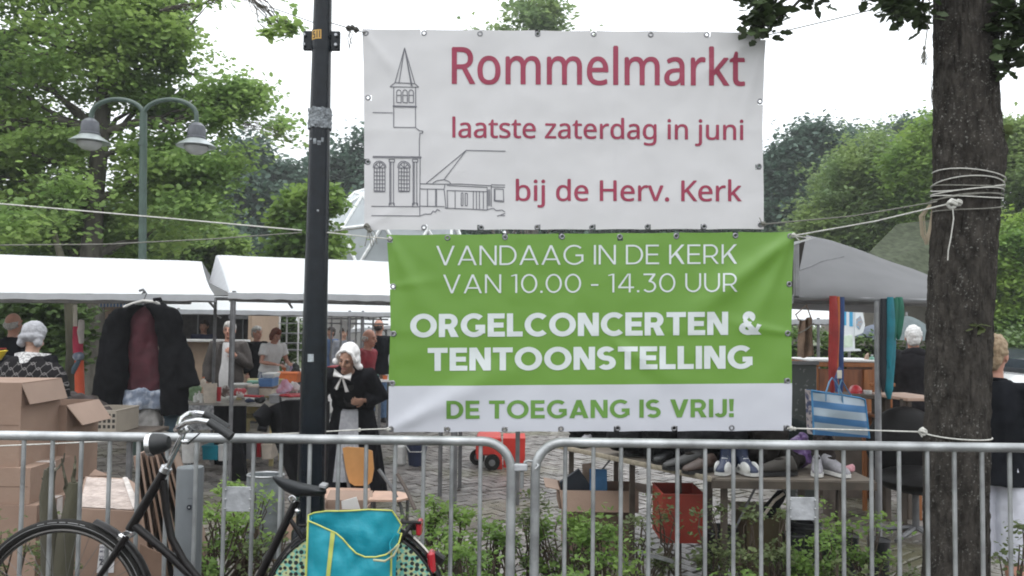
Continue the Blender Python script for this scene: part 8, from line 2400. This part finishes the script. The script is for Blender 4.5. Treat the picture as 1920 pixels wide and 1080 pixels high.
# ---------------------------------------------------------------- shrubs behind the barriers
def shrub(label, px, Y, ptop, wpx, lm, n=46, per=15, size=.027, sd=0, low=.25, sp=.038):
    x = PX(px, Y); zt_ = at(px, ptop, Y).z; rx = wpx * Y / F_PX / 2
    t = thing('shrub', label, 'shrub', (x, Y, .03), 0, 'young shrubs in the bed behind the barriers')
    zc_ = zt_ * .62; rz_ = zt_ * .38
    pos, C = clumps([(x, Y, zc_)], [(rx, min(.35, rx), rz_)], n, per, sp, rng, .45, .25)
    keep = pos[:, 2] > .03
    pos = pos[keep]
    mb = MB()
    for i, c in enumerate(C[:26]):
        limb(mb, (x + random.uniform(-.05, .05), Y + random.uniform(-.04, .04), .0), c, .009, .0025, .22, 6, i + sd)
    mb.build('stems', mat('stem_brown', (.07, .05, .035), rough=.85), t, W=True)
    linkmesh('foliage', leafmesh('foliage', pos - np.array(t.location), size, LEAF_OAK, rng, .6, .1), lm, t)
    return t
for i, (px, Y, pt_, w_, lm, lb, n_) in enumerate((
        (30, 4.15, 925, 110, G_FERN2, 'sparse olive shrub before the cardboard stack', 20), (105, 4.2, 900, 80, G_FERN2, 'thin olive shrub twined round the dark stem', 22),
        (420, 4.5, 905, 110, G_FERN, 'bright green shrub between bollard and barrier plate', 55), (470, 4.9, 915, 80, G_FERN, 'low green shrub behind the barrier plate', 34),
        (385, 4.2, 960, 70, G_FERN, 'small shrub close behind the bollard', 26), (505, 4.5, 950, 90, G_FERN2, 'loose olive shrub below the saddle nose', 28), (700, 4.9, 930, 90, G_FERN, 'small shrub among the plywood chairs', 18),
        (800, 4.7, 925, 90, G_FERN, 'feathery shrub beside the red bicycle light', 34), (850, 4.4, 950, 130, G_FERN, 'bright spreading shrub behind the first barrier end', 62), (925, 4.5, 955, 120, G_FERN, 'bright leafy shrub just before the barrier coupling', 56),
        (900, 4.0, 1010, 150, G_FERN, 'low vivid shrub at the foot of the rounded barrier end', 50), (1010, 4.6, 905, 90, G_FERN2, 'taller grey green shrub behind the barrier coupling', 36), (1060, 4.5, 945, 120, G_FERN, 'dense green shrub before the folder box', 62),
        (1130, 4.4, 950, 130, G_FERN, 'broad fresh green shrub below the folder box', 70), (1100, 4.0, 1000, 170, G_FERN, 'dark green low shrub nearest the second barrier', 60), (1195, 4.6, 925, 90, G_FERN2, 'twiggy olive shrub beside the orange crate', 30),
        (1260, 4.75, 900, 70, G_FERN2, 'loose shrub tip before the orange crate', 16), (1335, 4.5, 915, 100, G_FERN2, 'dusty green shrub between crate and table edge', 44), (1395, 4.4, 925, 90, G_FERN2, 'upright olive shrub under the table front', 40),
        (1400, 4.1, 1035, 120, G_FERN, 'vivid low shrub at the bottom under the shoe table', 34), (1460, 4.4, 940, 100, G_FERN2, 'yellow green shrub left of the second barrier plate', 46), (1545, 4.4, 925, 120, G_FERN, 'full green shrub right behind the second barrier plate', 66),
        (1610, 4.5, 950, 100, G_FERN, 'green shrub sprawling before the stall post', 40), (1570, 4.2, 1010, 90, G_FERN2, 'yellowish low shrub among the black boots', 26), (1665, 4.7, 985, 110, G_FERN2, 'bare twiggy shrub on the open paving edge', 14),
        (1755, 4.4, 920, 60, G_FERN2, 'dry curled twig plant before the trunk', 5), (1890, 3.85, 925, 70, G_FERN2, 'dark leafed twig before the white shorts', 16))):
    shrub(lb, px, Y, pt_ + (18 if 1150 < px < 1480 else 6), w_, lm, int(n_ * (.5 if lm is G_FERN2 else .8)), 21, sd=i * 5)
# old stem in the bed behind the front wheel
t = thing('old_shrub', 'gnarled grey forked stem rising behind the front wheel', 'shrub', (PX(108, 4.05), 4.05, 0))
mb = MB()
for pts in ([(100, 1180), (98, 1080), (95, 1010), (88, 930), (92, 880)], [(112, 1180), (116, 1080), (124, 1010), (132, 955), (138, 905)]):
    for q in range(3): limb(mb, at(pts[3 + q % 2][0], pts[3 + q % 2][1], 4.05), at(pts[4][0] + random.uniform(-45, 45), random.uniform(840, 900), 4.05), .012, .003, .25, 6, q + pts[0][0])
    mb.tube([at(x, y, 4.05) for x, y in pts], [.055, .05, .045, .034, .022], 12)
mb.build('stems', barkm, t, W=True)

cup('black plastic flower pot on the soil under the shoe table', 1352, 1052, 4.95, 62, 62, 'black', name='flower_pot', cat='pot', group='clutter under the shoe table')
carton('olive brown cardboard box under the middle of the shoe table', PX(1400, 5.1), PX(1472, 5.1), 5.1, 5.4, .0, at(1430, 962, 5.1).z, m=mat('cardboard_olive', (.13, .10, .05), rough=.9, var=.1), flaps=(('l', 70, .1),))
cup('black bucket behind the rubber boots', 1510, 1050, 5.0, 60, 72, 'black', name='bucket', cat='bucket', group='clutter under the shoe table')
slab('folded_umbrella', 'dark folded umbrella with a pale handle under the shoe table', [(1424, 975), (1432, 955), (1462, 922), (1478, 920), (1470, 940), (1448, 970)], 4.95, .04, blackc, 'umbrella')
MB_ = MB().tube([at(1428, 972, 4.93), at(1440, 955, 4.93), at(1452, 938, 4.93), at(1470, 925, 4.93)], .010, 8); solo('cane', MB_, gm('cream'), 'pale curved cane beside the dark umbrella under the table', 'cane')
t = thing('ribbed_strip', 'small blue and white ribbed strip hung under the first stall roof', 'rack', at(210, 572, 7.6), 0)
for i in range(16): MB().box(at(187 + i * 3.1, 571, 7.6), (.010, .02, .045)).build('slat', (white, gm('blue'))[i % 2], t, W=True)
MB().box(at(210, 565.5, 7.6), (.25, .025, .012)).build('rail', white, t, W=True)
MB().tube([at(196, 566, 7.6), at(196, 556, 7.6)], .003, 5).build('hanging_wire', steeld, t, W=True)

# ---------------------------------------------------------------- milky summer air
hz_ = bpy.data.materials.new('haze_air'); hz_.use_nodes = True
_t = hz_.node_tree; _t.nodes.clear()
_o = _t.nodes.new('ShaderNodeOutputMaterial'); _p = _t.nodes.new('ShaderNodeVolumePrincipled')
_p.inputs['Color'].default_value = (.93, .95, .97, 1); _p.inputs['Density'].default_value = .0018
_t.links.new(_p.outputs[0], _o.inputs['Volume'])
hb2 = MB().box((0, 31, 8.5), (120, 82, 20)); hz_o = hb2.build('haze', hz_, smooth=False)
tag(hz_o, 'thin milky air over the whole square', kind='stuff')
